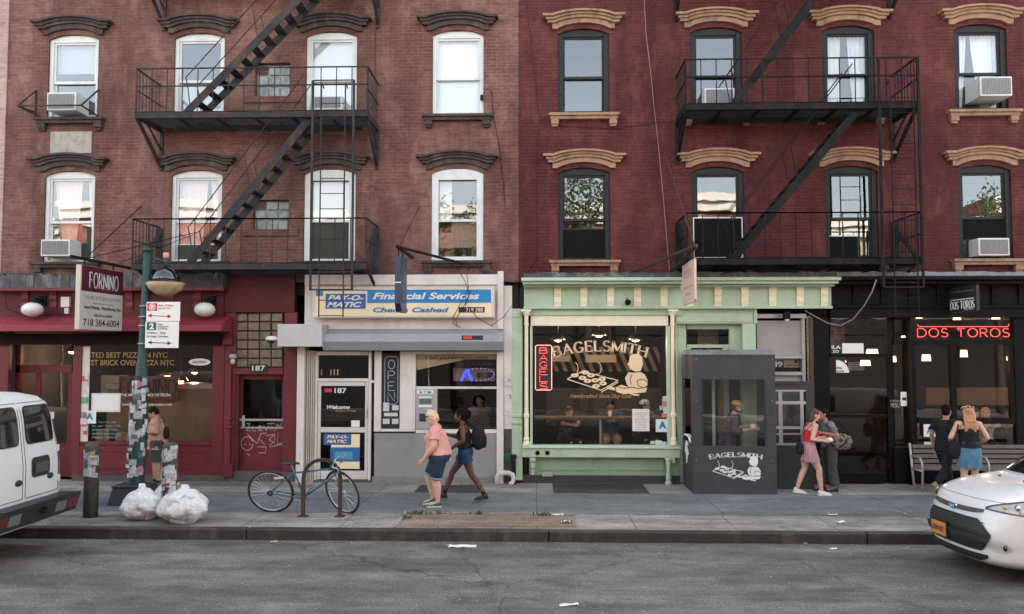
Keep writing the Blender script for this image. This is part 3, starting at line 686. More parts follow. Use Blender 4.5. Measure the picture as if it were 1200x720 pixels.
def corbel(xc, z1, h, w, y, m, par, n=3):
    """scrolled bracket: an S profile with grooves"""
    prof = [(0, 0), (-.20, 0), (-.20, -.10), (-.165, -.2), (-.19, -.3), (-.15, -.42), (-.09, -.5), (-.12, -.62), (-.13, -.75), (-.08, -.88), (-.05, -1), (0, -1)]
    mb = MB(); k = h*.55
    for i in range(n):
        a = xc-w/2+w*i/n; mb.prism([(y+p*k*1.1, z1+q*h) for p, q in prof], a+.003, a+w/n-.003, 'yz')
    mb.prism([(y+p*k, z1+q*h) for p, q in prof], xc-w/2+.004, xc+w/2-.004, 'yz')
    mb.box(xc-w/2-.012, xc+w/2+.012, y-.25*k, y, z1, z1+.03)
    return mb.build('corbel', m, par)
def room(par, xa, xb, z0, z1, depth, wallm, y0=None, floor=None):
    y0 = y0 or F+.12; mb = MB(); mb.box(xa, xb, y0+depth, y0+depth+.05, z0, z1); mb.box(xa-.04, xa, y0, y0+depth, z0, z1); mb.box(xb, xb+.04, y0, y0+depth, z0, z1); mb.box(xa, xb, y0, y0+depth, z1, z1+.05)
    mb.build('back_wall', wallm, par)
    MB().box(xa, xb, y0-.05, y0+depth, z0-.03, z0).build('shop_floor', floor or M_dark, par)
def scatter_stickers(par, boxes, n, seed, cols=None, Yf=None, smin=.03, smax=.09, name='sticker'):
    """paper stickers on a flat face, one mesh per colour"""
    rr = random.Random(seed); cols = cols or [(.7,.7,.68), (.65,.1,.1), (.1,.25,.5), (.75,.7,.3), (.03,.03,.03), (.1,.4,.2)]
    bins = {}
    for i in range(n):
        a, b, c, d = boxes[rr.randrange(len(boxes))]; x = rr.uniform(a, b); z = rr.uniform(c, d); w, h = rr.uniform(smin, smax), rr.uniform(smin, smax)*.8; w = min(w, b-a)
        x = min(max(x, a+w/2), b-w/2); ci = rr.choice([0, 0, 0]+list(range(len(cols))))
        MB().box(x-w/2, x+w/2, Yf-.004-.0007*i, Yf, z-h/2, z+h/2).build(name, mat('sticker_%02d%02d%02d' % tuple(int(c*99) for c in cols[ci]), cols[ci], .6, 0, .5, 30), par)
# ------------------------------------------------ 1 pizza shop
YS = F-.12
def room_lamp(par, c, w_, col=(1,.66,.38)):
    l = bpy.data.lights.new('lamp_light', 'POINT'); l.energy = w_; l.color = col; l.shadow_soft_size = .08
    o = bpy.data.objects.new('lamp_light', l); o.location = Vector(c)-Vector((0,0,.12)); link(o, par)
ps = empty('pizza_shopfront', (-9.2, F-.3, .15)); tag(ps, 'red pizza shopfront with a cloth awning and two white globe lamps', 'shopfront')
fl = MB(); rr = random.Random(3); x0, x1 = -11.5, X_(262, 330, 16.9); n = 60
for i in range(n):
    a = x0+(x1-x0)*i/n; b = x0+(x1-x0)*(i+1)/n; t = Z_(100, 321+rr.uniform(-1.5,2.5), 16.9); fl.box(a, b-.0015*rr.random(), 16.88-.02*rr.random(), F-.002, Z_(100, 338, 16.88), t)
fl.build('flashing', M_flash, ps)
P('ledge', [(-8, 337, 262, 341, 16.8, .4)], M_red, ps, .008)
P('frieze', [(-8, 341.2, 262, 373, 17.05, .3)], M_red2, ps)
for px in (30, 63, 152, 200, 232): corbel(X_(px, 350, 17.05), Z_(px, 342, 17.05), .44, .16, 17.05, M_red, ps)
ya, yb = 17.04, 16.45; zt, zb = Z_(100, 371, ya), Z_(100, 381.5, yb); a, b = -11.45, X_(259, 380, yb)
aw = MB(); aw.hexa([(a, yb, zb-.12), (b, yb, zb-.12), (b, ya, zb-.12), (a, ya, zb-.12), (a, yb, zb), (b, yb, zb), (b, ya, zt), (a, ya, zt)])
aw.build('awning', M_awn, ps, bevel=.01)
P('painted_awning_shade', [(-8, 391, 258, 404, 16.95, .2)], M_dark, ps)  # dark box set where the awning's shadow falls, shade put into its colour
P('shop_frame', [(-4, 404, 8, 566, YS, .12), (84, 404, 94, 560, YS, .12), (248, 404, 262, 566, YS, .14), (94.1, 402, 248, 405, YS+.01, .1), (94.1, 518, 248, 522, YS-.02, .16), (8.1, 428, 84, 437, YS+.5, .08), (8.1, 404, 22, 566, YS+.5, .1), (40, 437.2, 46, 562, YS+.52, .06), (78, 437.2, 84, 562, YS+.52, .06)], M_red, ps, .006)
P('stall_riser', [(84, 522.1, 248, 557, YS+.005, .15)], M_red, ps)
P('riser_moulding', [(100, 528, 240, 530, YS-.01, .02), (100, 547, 240, 549, YS-.01, .02), (98, 528, 100, 549, YS-.01, .02), (240, 528, 242, 549, YS-.01, .02), (168, 530.1, 170, 546.9, YS-.01, .02)], M_red, ps)
P('base', [(84, 557.1, 262, 572, YS-.02, .2)], M_stone, ps)
pane(94, 405, 248, 518, YS+.06, ps); pane(8, 404, 84, 428, YS+.53, ps); pane(46, 437, 78, 520, YS+.55, ps)
P('door_panel', [(46, 520, 78, 562, YS+.54, .04)], M_red, ps)
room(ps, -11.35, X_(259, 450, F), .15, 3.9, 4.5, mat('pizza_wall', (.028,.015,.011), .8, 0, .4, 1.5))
P('counter', [(125, 450, 262, 456, F+1.5, .9)], mat('steel_counter', (.3,.3,.3), .35, .8), ps); P('counter_front', [(125, 456.2, 262, 520, F+1.55, .5)], mat('counter_panel', (.26,.16,.09), .7), ps)
P('menu_board', [(100, 440, 150, 470, F+3.9, .05)], M_cur['net'], ps)
bx = MB()
for q in ((113, 504, 128, 521), (135, 508, 153, 521)):
    o = empty('cardboard_box', W((q[0]+q[2])/2, q[3], F+.4)); tag(o, 'plain brown cardboard box just inside the pizza shop window, '+('nearer the menu board' if q[0] == 113 else 'lower one nearer the pole'), 'box', 'cardboard boxes')
    P('carton', [(*q, F+.4, .3)], mat('cardboard', (.42,.27,.14), .85), o, .008); m_ = (q[0]+q[2])/2; P('flap_tape', [(m_-1, q[1], m_+1, q[3], F+.396, .003)], mat('tape', (.3,.2,.1), .3), o)
letter('RATED BEST PIZZA IN NYC', 97, 413, 196, 419.5, YS+.05, M_gold, ps, bold=.01); letter('BEST BRICK OVEN PIZZA NYC', 99, 422, 204, 428.5, YS+.05, M_gold, ps, bold=.01)
mb = MB(); a = W(141, 464, F+1.2); b = W(206, 445, F+1.2); P('inside_sign', [(139, 441, 208, 467, F+1.22, .04)], mat('inside_sign_wood', (.22,.06,.03), .6), ps)
serif_letters(mb, 'FORNINO', lambda x, z: (a.x+x, F+1.21, a.z+z), b.z-a.z, .25, .2, .07, b.x-a.x); mb.build('lettering', M_ink, ps)
letter('THE ART & SCIENCE OF PIZZA', 141, 461.5, 200, 464.5, YS+.05, M_white, ps); letter('WATER THIN CRUST * BROOKLYN BRICK OVEN', 143, 473.3, 201, 475.6, YS+.05, M_white, ps)
P('notice', [(107, 461, 141, 483, YS+.045, .006)], M_cream, ps); P('notice_sheet', [(109, 463, 139, 481, YS+.04, .004)], M_white, ps)
for j in range(5): letter(['MON - THU  11AM - 10PM','FRI - SAT  11AM - 11PM','SUNDAY  12PM - 10PM','DELIVERY AND TAKE OUT','FREE WI-FI'][j], 108, 494+j*4.5, 136+(j*5) % 9, 496.2+j*4.5, YS+.05, mat('teal_print', (.2,.4,.38), .6), ps)
P('window_post', [(92.8, 406, 104, 518, YS+.03, .02)], M_cream, ps)
scatter_stickers(ps, [(X_(95,450,YS), X_(103,450,YS), Z_(98, 510, YS), Z_(98, 440, YS))], 20, 4, Yf=YS+.025, smin=.08, smax=.14)
P('grade_card', [(97.5, 481.5, 112.5, 496.5, YS+.02, .008)], M_white, ps); letter('A', 101, 484, 109, 492, YS+.015, M_blue, ps, bold=.03)
ov = MB(); c = W(234, 424.5, YS+.05); ov.lathe([(.001, -.004), (.23, -.004), (.23, 0), (.001, 0)], c, 24, 'y'); o = ov.build('oval_sticker', M_white, ps)
for v_ in o.data.vertices: v_.co.z = c.z+(v_.co.z-c.z)*.32
letter('DELIVERY', 226, 423, 242, 426, YS+.044, M_ink, ps, bold=.01)
for px, lab in ((38, 'left white oval globe lamp on the red frieze, beside the hanging sign'), (240, 'right white oval globe lamp on the red frieze, next to the glass block transom')):
    g = empty('globe_lamp', W(px, 362, 16.75)); tag(g, lab, 'lamp', 'globe lamps of the pizza shop'); c = W(px, 363, 16.75)
    MB().ell(c, (.21, .21, .15), 24, 14).build('globe', mat('opal_glass', (.74,.72,.68), .25, 0, .04), g, smooth=True)
    k = MB(); k.tube([c+Vector((0,0,.13)), c+Vector((.02,0,.22)), (c.x+.04, 17.05, c.z+.2)], .045, 10); k.cap(c+Vector((.03,0,.15)), c+Vector((.09,.1,.2)), .05, .04); k.box(c.x-.02, c.x+.12, 17.0, 17.05, c.z+.1, c.z+.3); k.build('bracket', M_iron, g)
o = empty('junction_box', W(75, 352, 17.0)); tag(o, 'small cream junction box with a cable on the red frieze', 'junction box')
P('cover', [(71, 348, 81, 360, 16.98, .07)], M_cream, o, .006); P('lower_box', [(75, 361, 80, 368, 17.0, .05)], M_cream, o, .005)
cb = MB(); cb.tube([W(0, 330, 16.98), W(6, 345, 16.98), W(8, 362, 16.98), W(30, 371, 16.98), W(60, 369, 16.98), W(77, 368, 16.98)], .008, 5); cb.build('cable', M_iron, o)
for i, (px, py, d) in enumerate(((60, 408, 2.2), (84, 412, 1.2), (196, 440, 1.6), (212, 446, 1.8), (228, 436, 2.5), (68, 411, 3))):
    c = W(px, py, F+d); o = empty('ceiling_lamp', c); tag(o, ['round orange lamp furthest left inside the pizza shop door transom', 'small bright lamp next to the red door post of the pizza shop', 'copper shaded lamp glowing behind the right half of the pizza window', 'low warm lamp over the pizza counter', 'warm lamp deep inside the pizza shop near the right frame', 'dim orange lamp between the two others in the door transom'][i], 'lamp', 'warm lamps inside the pizza shop')
    room_lamp(o, c, 3.5); MB().ell(c, (.07,.07,.05), 12, 8).build('bulb', M_warm, o); sh = MB(); sh.lathe([(.17,-.01),(.12,.07),(.03,.12),(.015,.14)], c, 14); sh.tube([c+Vector((0,0,.13)), (c.x, c.y, 3.88)], .006, 5); sh.build('lamp_shade', mat('copper_shade', (.4,.14,.06), .4, .7), o)
# ------------------------------------------------ 2 red entrance 187
eb = empty('entrance_bay', (-5.9, F-.2, .15)); tag(eb, 'red street entrance numbered 187 with glass block transom and graffiti scratched on its door', 'entrance')
P('upper_panel', [(262.3, 318, 345, 364, YS+.02, .2)], M_red2, eb); P('crack_ledge', [(262.3, 364.2, 345, 366, YS-.01, .2)], M_red2, eb)
P('surround', [(262.3, 366.2, 275.5, 566, YS+.03, .2), (332, 366.2, 347, 566, YS+.03, .2), (275.6, 431.5, 331.9, 439, YS+.01, .24)], M_red, eb, .006)
gb = P('transom', [(275.6, 366.2, 331.9, 431.4, YS+.13, .05)], M_red2, eb); MGB = mat('amber_glass_block', (.20,.17,.12), .2, 0, .6, 6, .6, 9)
for i in range(4):
    for j in range(6): P('glass_block', [(277+i*13.8, 367.5+j*10.7, 289.3+i*13.8, 376.6+j*10.7, YS+.09, .05)], MGB, gb, .012)
P('pilaster', [(262.3, 412, 270, 560, YS-.04, .07), (259.5, 398, 272, 404, YS-.07, .1), (260, 490, 272, 492, YS-.06, .1), (260, 500, 272, 502, YS-.06, .1), (260, 545, 272, 560, YS-.06, .1), (259, 372, 272, 398, YS-.03, .06)], M_red, eb, .005)
o = P('number_plate', [(292.5, 427, 313, 436.5, YS-.01, .02)], M_ink, eb); letter('187', 295.5, 428.6, 310.5, 434.8, YS-.014, M_white, o, bold=.01)
dr = P('door', [(279, 439.5, 284, 553, YS+.2, .06), (330, 439.5, 336, 553, YS+.2, .06), (284.1, 439.5, 329.9, 445, YS+.2, .06), (284.1, 502, 329.9, 553, YS+.2, .05)], M_red, eb, .004)
pane(284, 445, 330, 502, YS+.23, dr); P('push_bar', [(281, 491, 334, 493.5, YS+.13, .02), (284, 487, 286.5, 501, YS+.12, .03), (280, 500.5, 333, 502.5, YS+.17, .02)], M_alu, dr)
P('door_recess', [(275.7, 439.2, 279, 553, YS+.05, .2), (336, 439.2, 345, 553, YS+.05, .2)], M_red2, eb)
room(eb, X_(276, 450, F), X_(340, 450, F), .15, 3.4, 3.0, M_red2, F+.16)
P('doorstep', [(262.3, 553.3, 347, 571, YS+.0, .45)], M_stone, eb, .01)
sc_ = MB(); yy = YS+.196; rr = random.Random(8)      # scratched tags
def scr(pts, w=.6):
    for p, q in zip(pts, pts[1:]):
        a, b = W(*p, yy), W(*q, yy); sc_.bar(a, b, .004, .012)
for pl in ([(288,497),(293,496),(289,505),(294,505)], [(296,497),(296,505),(300,505)], [(302,500),(306,499),(303,505),(308,504)], [(309,499),(312,505),(315,499)], [(313,497),(322,496)], [(318,497),(317,505)], [(322,505),(325,497),(328,501),(330,495)], [(290,509),(301,520),(306,508),(312,508)], [(312,511),(322,509),(315,516),(321,518),(316,522)], [(322,508),(322,524)], [(326,507),(325,521),(334,518)], [(316,524),(330,521),(334,527)], [(303,514),(310,521)]): scr(pl)
scr([(289.5+7*math.cos(t*.5), 520+8*math.sin(t*.5)) for t in range(13)]); scr([(286,521),(288,521)]); scr([(292,521),(294,521)]); scr([(302,524),(312,524),(311,531),(303,531)]); scr([(289,532),(293,534)])
sc_.build('graffiti', mat('scratched_white', (.5,.42,.42), .8), dr)
o = empty('wall_lamp', W(273, 424, 17.0)); tag(o, 'small grey bulkhead lamp on the left of the amber glass blocks', 'lamp'); c = W(273, 420, 16.98)
MB().lathe([(.001,.09),(.075,.08),(.08,.0),(.06,-.01)], c, 14).build('cap', M_alu, o, smooth=True); MB().ell(c-Vector((0,0,.06)), (.05,.05,.07), 12, 8).build('lens', mat('clear_lens', (.5,.5,.48), .15), o, smooth=True)
# ------------------------------------------------ 3 check cashing shop
YC = F-.14
cs = empty('financial_services_shopfront', (-2.9, F-.3, .15)); tag(cs, 'cream and grey check cashing shopfront with blue and yellow sign and roller shutter box', 'shopfront')
P('header_board', [(357, 322, 586, 334, YC-.1, .2), (357, 334.1, 586, 386, YC-.05, .2), (583, 318, 590, 386, YC-.14, .2)], M_cream, cs, .005)
sb = P('sign_box', [(366, 336.5, 579.5, 372.5, 16.75, .2)], mat('sign_box_metal', (.62,.56,.46), .5), cs, .01)
P('sign_face', [(369.5, 339, 576, 370.2, 16.744, .005)], M_scream, sb)
P('blue_band', [(430.5, 339.5, 575.5, 355, 16.738, .005), (370, 339.5, 378.5, 347, 16.738, .005), (378.6, 339.5, 430.4, 341, 16.738, .005)], M_blue, sb)
P('logo', [(381.5, 344.5, 428.5, 362, 16.738, .005)], mat('logo_blue', (.01,.12,.36), .4), sb)
letter('PAY-O-', 384.5, 346, 426, 352.3, 16.732, M_white, sb, bold=.035, shear=.3); letter('MATIC', 383, 354, 424, 360.3, 16.732, M_white, sb, bold=.035, shear=.3)
letter('Financial Services', 437, 343, 562, 351, 16.732, M_white, sb, bold=.03, shear=.25); letter('Checks Cashed', 437, 360.3, 526, 366.3, 16.738, M_blue, sb, bold=.03, shear=.25)
P('phone_plate', [(537.5, 360, 568, 366.5, 16.739, .004)], M_ink, sb); letter('718 388', 546, 361, 566, 365.5, 16.734, M_scream, sb, bold=.01)
sbx = MB(); a, b = X_(377, 395, 16.6), X_(590, 395, 16.6)
sbx.hexa([(a, 16.62, Z_(480,401,16.6)), (b, 16.62, Z_(480,401,16.6)), (b, YC, Z_(480,401,16.6)), (a, YC, Z_(480,401,16.6)), (a, 16.62, Z_(480,392,16.6)), (b, 16.62, Z_(480,392,16.6)), (b, YC, Z_(480,385,16.7)), (a, YC, Z_(480,385,16.7))])
M_box = mat('galvanised_box', (.34,.37,.39), .45, .2, .08, 2, .1, 20, .3, (.2,.19,.17), 2)
sbx.hexa([(a, 16.72, Z_(480,411,16.72)), (b, 16.72, Z_(480,411,16.72)), (b, YC, Z_(480,411,16.72)), (a, YC, Z_(480,411,16.72)), (a, 16.625, Z_(480,401.2,16.6)), (b, 16.625, Z_(480,401.2,16.6)), (b, YC, Z_(480,401.2,16.6)), (a, YC, Z_(480,401.2,16.6))])
hb = sbx.build('shutter_housing', M_box, cs, bevel=.006)
P('housing_sticker', [(541, 393.3, 566, 398.5, 16.612, .006)], M_ink, hb); P('sticker_print', [(543, 394, 553, 397.5, 16.606, .005)], mat('sticker_red', (.6,.05,.06), .6), hb)
P('motor_box', [(325, 380, 377, 406.5, 16.5, .55)], mat('pale_box', (.50,.50,.49), .5, 0, .05, 2, .05, 20, .3, (.3,.28,.25), 2), cs, .012)
o = empty('security_camera', W(319, 401, 16.45)); tag(o, 'white dome security camera on the side of the grey shutter motor box', 'camera'); c = W(318, 399, 16.5)
k = MB(); k.lathe([(.001,.09),(.1,.07),(.12,.0)], c, 16); k.bar(c+Vector((.05,0,.04)), c+Vector((.2,.1,.02)), .04); k.build('housing', M_white, o, smooth=True); MB().ell(c, (.085,.085,.07), 14, 8).build('dome', M_ink, o, smooth=True)
P('pier', [(347.3, 404, 356, 571, YC-.1, .3), (438.5, 412, 446.5, 506, YC, .1), (468.5, 412, 487, 506, YC, .1), (582, 412, 590, 571, YC-.06, .3), (446.6, 503, 468.4, 506, YC, .1), (487.1, 503.5, 581.9, 508, YC-.02, .1), (487.1, 453.2, 581.9, 456, YC+.01, .06), (487.1, 412, 581.9, 415.5, YC+.02, .06)], M_cream, cs, .004)
cg = MB()
for i in range(5): cg.pb(356.5+i*2.4, 411, 358.2+i*2.4, 567, YC-.03-.02*(i % 2), .2)
cg.build('ribbed_jamb', mat('jamb_metal', (.45,.40,.34), .5, .1, .1, 3, .1, 20, .4, (.2,.16,.12), 1.5), cs)
P('door_frame', [(368.6, 412, 371.5, 566, YC, .1), (431.5, 412, 434.5, 566, YC, .1), (371.6, 443.8, 431.4, 447.2, YC, .1), (371.6, 412, 431.4, 416.5, YC, .1), (434.6, 446, 438.4, 449, YC, .1)], M_cream, cs, .004)
tr_ = pane(371.6, 416.5, 431.4, 443.8, YC+.06, cs); pane(434.6, 414, 438.4, 560, YC+.06, cs)
P('transom_marks', [(376, 433, 377.5, 440, YC+.3, .01), (387, 433, 388.5, 440, YC+.3, .01), (391, 433, 392.5, 440, YC+.3, .01), (395, 433, 396.5, 440, YC+.3, .01)], mat('lamp_marks', (.7,.5,.3), .5), cs)
dr = P('door', [(372, 447.5, 375.5, 562, YC+.02, .05), (427.5, 447.5, 431, 562, YC+.02, .05), (375.6, 447.5, 427.4, 452.5, YC+.02, .05), (375.6, 501, 427.4, 507, YC+.02, .05), (375.6, 552, 427.4, 562, YC+.02, .05)], mat('door_frame_white', (.60,.56,.52), .45, 0, .05), cs, .004)
pane(375.5, 452, 427.5, 501, YC+.05, dr); pane(375.5, 507, 427.5, 552, YC+.05, dr)
letter('187', 392, 455, 406, 461, YC+.045, M_white, dr, bold=.02); P('small_sticker', [(380.5, 455.5, 389, 459.8, YC+.044, .004)], mat('sticker_red', (.6,.05,.06), .6), dr)
letter('Welcome', 383, 475, 410, 479.5, YC+.045, M_white, dr, bold=.02, shear=.3); letter('Bienvenida', 393, 480.3, 417, 482.8, YC+.045, M_gold, dr, shear=.3)
P('paper', [(411.5, 493, 421.5, 500.5, YC+.043, .004)], M_white, dr)
ds = P('poster', [(388, 509, 421.5, 549.5, YC+.046, .003)], M_scream, dr)
P('poster_blue', [(387, 524.5, 421.4, 541, YC+.042, .003), (379.5, 508.5, 411.5, 521.5, YC+.041, .004)], mat('poster_blue_ink', (.02,.12,.30), .5), dr)
letter('PAY-O-', 383, 510.3, 408, 514, YC+.037, M_scream, dr, bold=.03, shear=.3); letter('MATIC', 382.5, 515.5, 407, 519.5, YC+.037, M_scream, dr, bold=.03, shear=.3); P('poster_notice', [(392, 529.5, 413, 538.5, YC+.037, .004)], mat('poster_cyan', (.08,.3,.45), .5), dr)
P('pull_handle', [(429, 479, 430.5, 491, YC-.03, .03)], M_alu, dr)
P('open_sign_board', [(446.7, 414, 468.3, 502.9, YC+.07, .02)], M_ink, cs)
mb = MB(); xa, xb = X_(454.5, 460, YC), X_(462, 460, YC); neon(mb, 'OPEN', xa, xb, Z_(458, 472, YC), Z_(458, 421, YC), YC+.03, .009, vertical=True)
l, r_, t, b = X_(450.5,450,YC), X_(466,450,YC), Z_(458,418,YC), Z_(458,474,YC)
mb.tube([(l,YC+.03,b+.05),(l,YC+.03,t-.05),(l+.05,YC+.03,t),(r_-.05,YC+.03,t),(r_,YC+.03,t-.05),(r_,YC+.03,b+.05),(r_-.05,YC+.03,b),(l+.05,YC+.03,b)], .007, 6, closed=True); mb.build('open_letters', mat('unlit_neon', (.35,.42,.5), .3), cs)
P('notice', [(449, 472, 456, 482, YC+.04, .004), (448.5, 491, 456.5, 497, YC+.04, .004), (459.5, 475, 467, 481, YC+.04, .004), (459.5, 491, 467, 497, YC+.04, .004), (450, 484, 466, 488, YC+.04, .004)], M_white, cs)
pane(446.7, 474, 468.3, 503, YC+.02, cs)
P('lower_wall', [(438.5, 508.2, 581.9, 559, YC-.01, .25)], M_grey, cs); P('base', [(436, 559.2, 583, 572, YC-.07, .3)], mat('cracked_render', (.22,.21,.19), .9, 0, .3, 5, .8, 10, .5, (.1,.09,.08), 3), cs, .01)
P('doorstep', [(357, 563, 436, 572, YC-.02, .3)], M_stone, cs)
P('upper_banner', [(488, 416, 581, 421.5, YC+.085, .01)], mat('banner_tan', (.50,.36,.16), .6), cs); letter('Visit payomatic.com', 498, 417, 571, 422.5, YC+.08, mat('navy_print', (.02,.05,.1), .6), cs, bold=.01, shear=.25)
mb = MB(); z1 = Z_(534,421.6,YC+.09); mb.prism([(X_(488,420,YC+.09), Z_(488,434,YC+.09)), (X_(488,420,YC+.09), z1), (X_(545,420,YC+.09), z1)], YC+.086, YC+.094); mb.build('banner_wedge', mat('banner_cream', (.62,.5,.3), .6), cs)
pane(487.1, 415.5, 581.9, 453.2, YC+.04, cs); pane(512.5, 456, 581.9, 503.5, YC+.04, cs)
tn = P('inside_light_box', [(531, 431.5, 580, 447, F+.5, .03)], mat('tan_board', (.33,.2,.13), .6), cs)
sa = MB(); c = W(547, 440, F+.45)
for s in (-1, 1): sa.bar((c.x-.0, c.y, c.z+.12), (c.x+s*.12, c.y, c.z-.12), .02, .05)
sa.build('blue_star', emit('blue_neon', (.03,.08,1), .35), cs)
rg = MB()
for i in range(22): t = 6.28*i/22; e = W(561, 439, F+.45); rg.ell((e.x+.33*math.cos(t), e.y, e.z+.13*math.sin(t)), (.012,.012,.012), 6, 4)
rg.build('dotted_oval', emit('violet_dots', (.3,.3,.9), .25), cs); P('eye_board', [(559, 437, 580, 442.5, F+.46, .01)], M_ink, cs); letter('OB', 563, 438, 571, 441.8, F+.44, M_gold, cs, bold=.02)
letter('LOANS', 541, 425, 580, 429, F+.3, M_ink, cs, bold=.04)
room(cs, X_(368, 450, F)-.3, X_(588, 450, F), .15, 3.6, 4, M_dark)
P('teller_counter', [(515, 500, 582, 520, F+2, .5)], M_wood, cs)
bl = MB()
for i in range(12): bl.pb(548, 478+i*2.1, 583, 478.9+i*2.1, F+.7, .02)
bl.build('low_blind', mat('blind_slat', (.25,.2,.18), .6), cs)
at = empty('cash_machine', W(499, 503, YC)); tag(at, 'grey wall mounted cash machine with a blue ATM header beside the big window', 'cash machine')
P('surround', [(487.3, 456, 512.3, 503.4, YC-.04, .12)], M_alu, at, .008); P('header', [(488.5, 457.5, 508, 462, YC-.05, .02)], M_white, at); letter('A T M', 491, 458.2, 505, 461.2, YC-.054, M_blue, at, bold=.03)
P('fascia', [(489, 463, 508, 502, YC-.046, .01)], mat('atm_grey', (.33,.34,.35), .5), at); P('screen', [(491.5, 467.5, 505.5, 473.5, YC-.055, .012)], mat('atm_screen', (.12,.13,.14), .15), at); P('keypad', [(491.5, 485, 499, 494, YC-.058, .014)], M_ink, at); P('bezel', [(490.5, 465, 506.5, 467, YC-.062, .02), (490.5, 475, 506.5, 477.5, YC-.062, .02), (501, 480, 506, 490, YC-.062, .018)], M_white, at)
P('sticker_post', [(590.5, 335, 600, 503, YC-.02, .2)], M_cream, cs); scatter_stickers(cs, [(X_(591,450,YC), X_(599.5,450,YC), Z_(595, 502, YC), Z_(595, 438, YC))], 22, 9, [(.7,.68,.62), (.5,.15,.1), (.5,.5,.5), (.45,.3,.15), (.03,.03,.03)], Yf=YC-.024, smin=.05, smax=.13)
P('post_foot', [(590.5, 503.2, 600, 570, YC-.01, .2)], mat('dark_grime', (.07,.065,.06), .9, 0, .4, 6), cs)
oc = MB(); c = W(595, 535, YC-.02); oc.lathe([(.001,-.006),(.085,-.006),(.085,0)], c, 8, 'y'); oc.build('octagon_mark', mat('dark_green', (.01,.10,.06), .5), cs); letter('380L', 591.5, 527, 599, 530, YC-.013, M_ink, cs)
pp = empty('pipe', W(592, 568, 16.9)); tag(pp, 'white curved fill pipe on the ground by the grey wall corner', 'pipe')
y = 16.85; MB().tube([W(582.5,568,y), W(582.5,559,y), W(584.5,555.5,y), W(589,554.5,y), W(596,554.5,y), W(600.5,556.5,y), W(602,561,y), W(601,566,y), W(597,567.5,y)], .05, 12).build('bend', mat('white_pipe', (.6,.57,.52), .6, 0, .1, 8, .1, 20, .4, (.25,.2,.15), 6), pp, smooth=True)
MB().tube([W(602,568,y), W(602,535,y+.1)], .045, 12).tube([W(602,537,y+.1), W(602,533,y+.1)], .06, 12).build('standpipe', M_iron, pp, smooth=True)
# ------------------------------------------------ 4 bagel shop
YB = F-.15
gs = empty('bagel_shopfront', (2.1, F-.4, .15)); tag(gs, 'mint green bagel shopfront with cream corbels, cream columns and a large window', 'shopfront')
xa, xb = X_(614, 340, 16.9), X_(975, 340, 16.9)
co = MB(); Zc = lambda py, Y: Z_(795, py, Y)
co.box(xa-.05, xb+.06, 16.52, F-.002, Zc(329, 16.52), Zc(325, 16.52)); co.box(xa-.02, xb+.03, 16.60, F-.002, Zc(333, 16.6), Zc(329.2, 16.58)); co.box(xa, xb, 16.72, F-.002, Zc(336, 16.72), Zc(333.3, 16.6)-.002)
co.build('cornice', M_green, gs, bevel=.012)
ft = MB(); rr = random.Random(6)
for i in range(50): a = xa+(xb-xa)*i/50; ft.box(a, a+(xb-xa)/50, 16.60, F-.001, Zc(325, 16.52)+.002, Zc(320+rr.uniform(-1.2, 1), 16.7))
ft.build('flashing', M_flash, gs)
fz = MB(); fz.box(xa, xb, 16.94, F-.002, Zc(361, 16.94), Zc(334, 16.94)); fz.box(xa-.01, xb+.01, 16.90, 16.94, Zc(362, 16.9), Zc(359, 16.9)); fz.build('frieze', M_green, gs, bevel=.006)
for px in (653.5, 684, 715.5, 747, 778, 809, 841, 872.5, 905, 937, 965.5): corbel(X_(px, 348, 16.94), Z_(px, 336.5, 16.94), Z_(px, 336.5, 16.94)-Z_(px, 359.5, 16.94), .15, 16.93, M_cr, gs)
P('beam', [(613, 361.5, 800, 369.8, YB-.05, .2)], M_green, gs, .008)
o = empty('floodlight', W(735, 354, 16.9)); tag(o, 'small dark floodlight between two cream corbels of the green frieze', 'lamp'); c = W(735.5, 354.5, 16.9)
MB().lathe([(.001,-.12),(.055,-.12),(.06,0),(.04,.05)], c, 14, 'y').build('shade', M_iron, o, smooth=True); MB().tube([c+Vector((0,.02,.02)), c+Vector((-.02,.05,.12)), c+Vector((-.04,.04,.16))], .008, 5).build('cable', M_iron, o)
P('fascia_board', [(622, 370, 783, 381.8, YB-.01, .12)], M_cr, gs, .004)
P('window_frame', [(621.2, 382, 624, 523, YB, .12), (781.8, 382, 786, 523, YB, .12)], mat('pale_mint', (.52,.66,.50), .5, 0, .05), gs, .005)
P('window_sill', [(612, 522.7, 798, 526, YB-.14, .3)], mat('pale_mint', (.5,.6,.5)), gs, .008)
P('sill_apron', [(612, 526.2, 797, 536.5, YB-.10, .28)], M_green, gs, .008)
P('riser', [(620, 536.7, 796, 557.5, YB+.06, .2)], M_gdark, gs)
P('riser_moulding', [(632, 538.5, 703, 540, YB+.04, .03), (632, 550, 703, 551.5, YB+.04, .03), (632, 540.1, 633.5, 549.9, YB+.04, .03), (701.5, 540.1, 703, 549.9, YB+.04, .03), (713, 538.5, 778, 540, YB+.04, .03), (713, 550, 778, 551.5, YB+.04, .03), (713, 540.1, 714.5, 549.9, YB+.04, .03), (776.5, 540.1, 778, 549.9, YB+.04, .03)], M_gdark, gs)
P('base', [(612, 557.7, 797, 573, YB+.0, .25)], mat('charcoal_tile', (.04,.038,.04), .7, 0, .2, 4), gs, .006)
P('vent_plate', [(635.5, 553, 647.5, 558.5, YB-.03, .06)], M_alu, gs)
for px in (630, 641.5):
    k = MB(); c = W(px, 531, YB-.11); k.lathe([(.045,-.012),(.045,0),(.03,0),(.03,-.012)], c, 14, 'y'); k.bar(c+Vector((-.02,-.02,-.02)), c+Vector((.02,-.02,.02)), .01); k.build('pipe_cap', M_iron, gs)
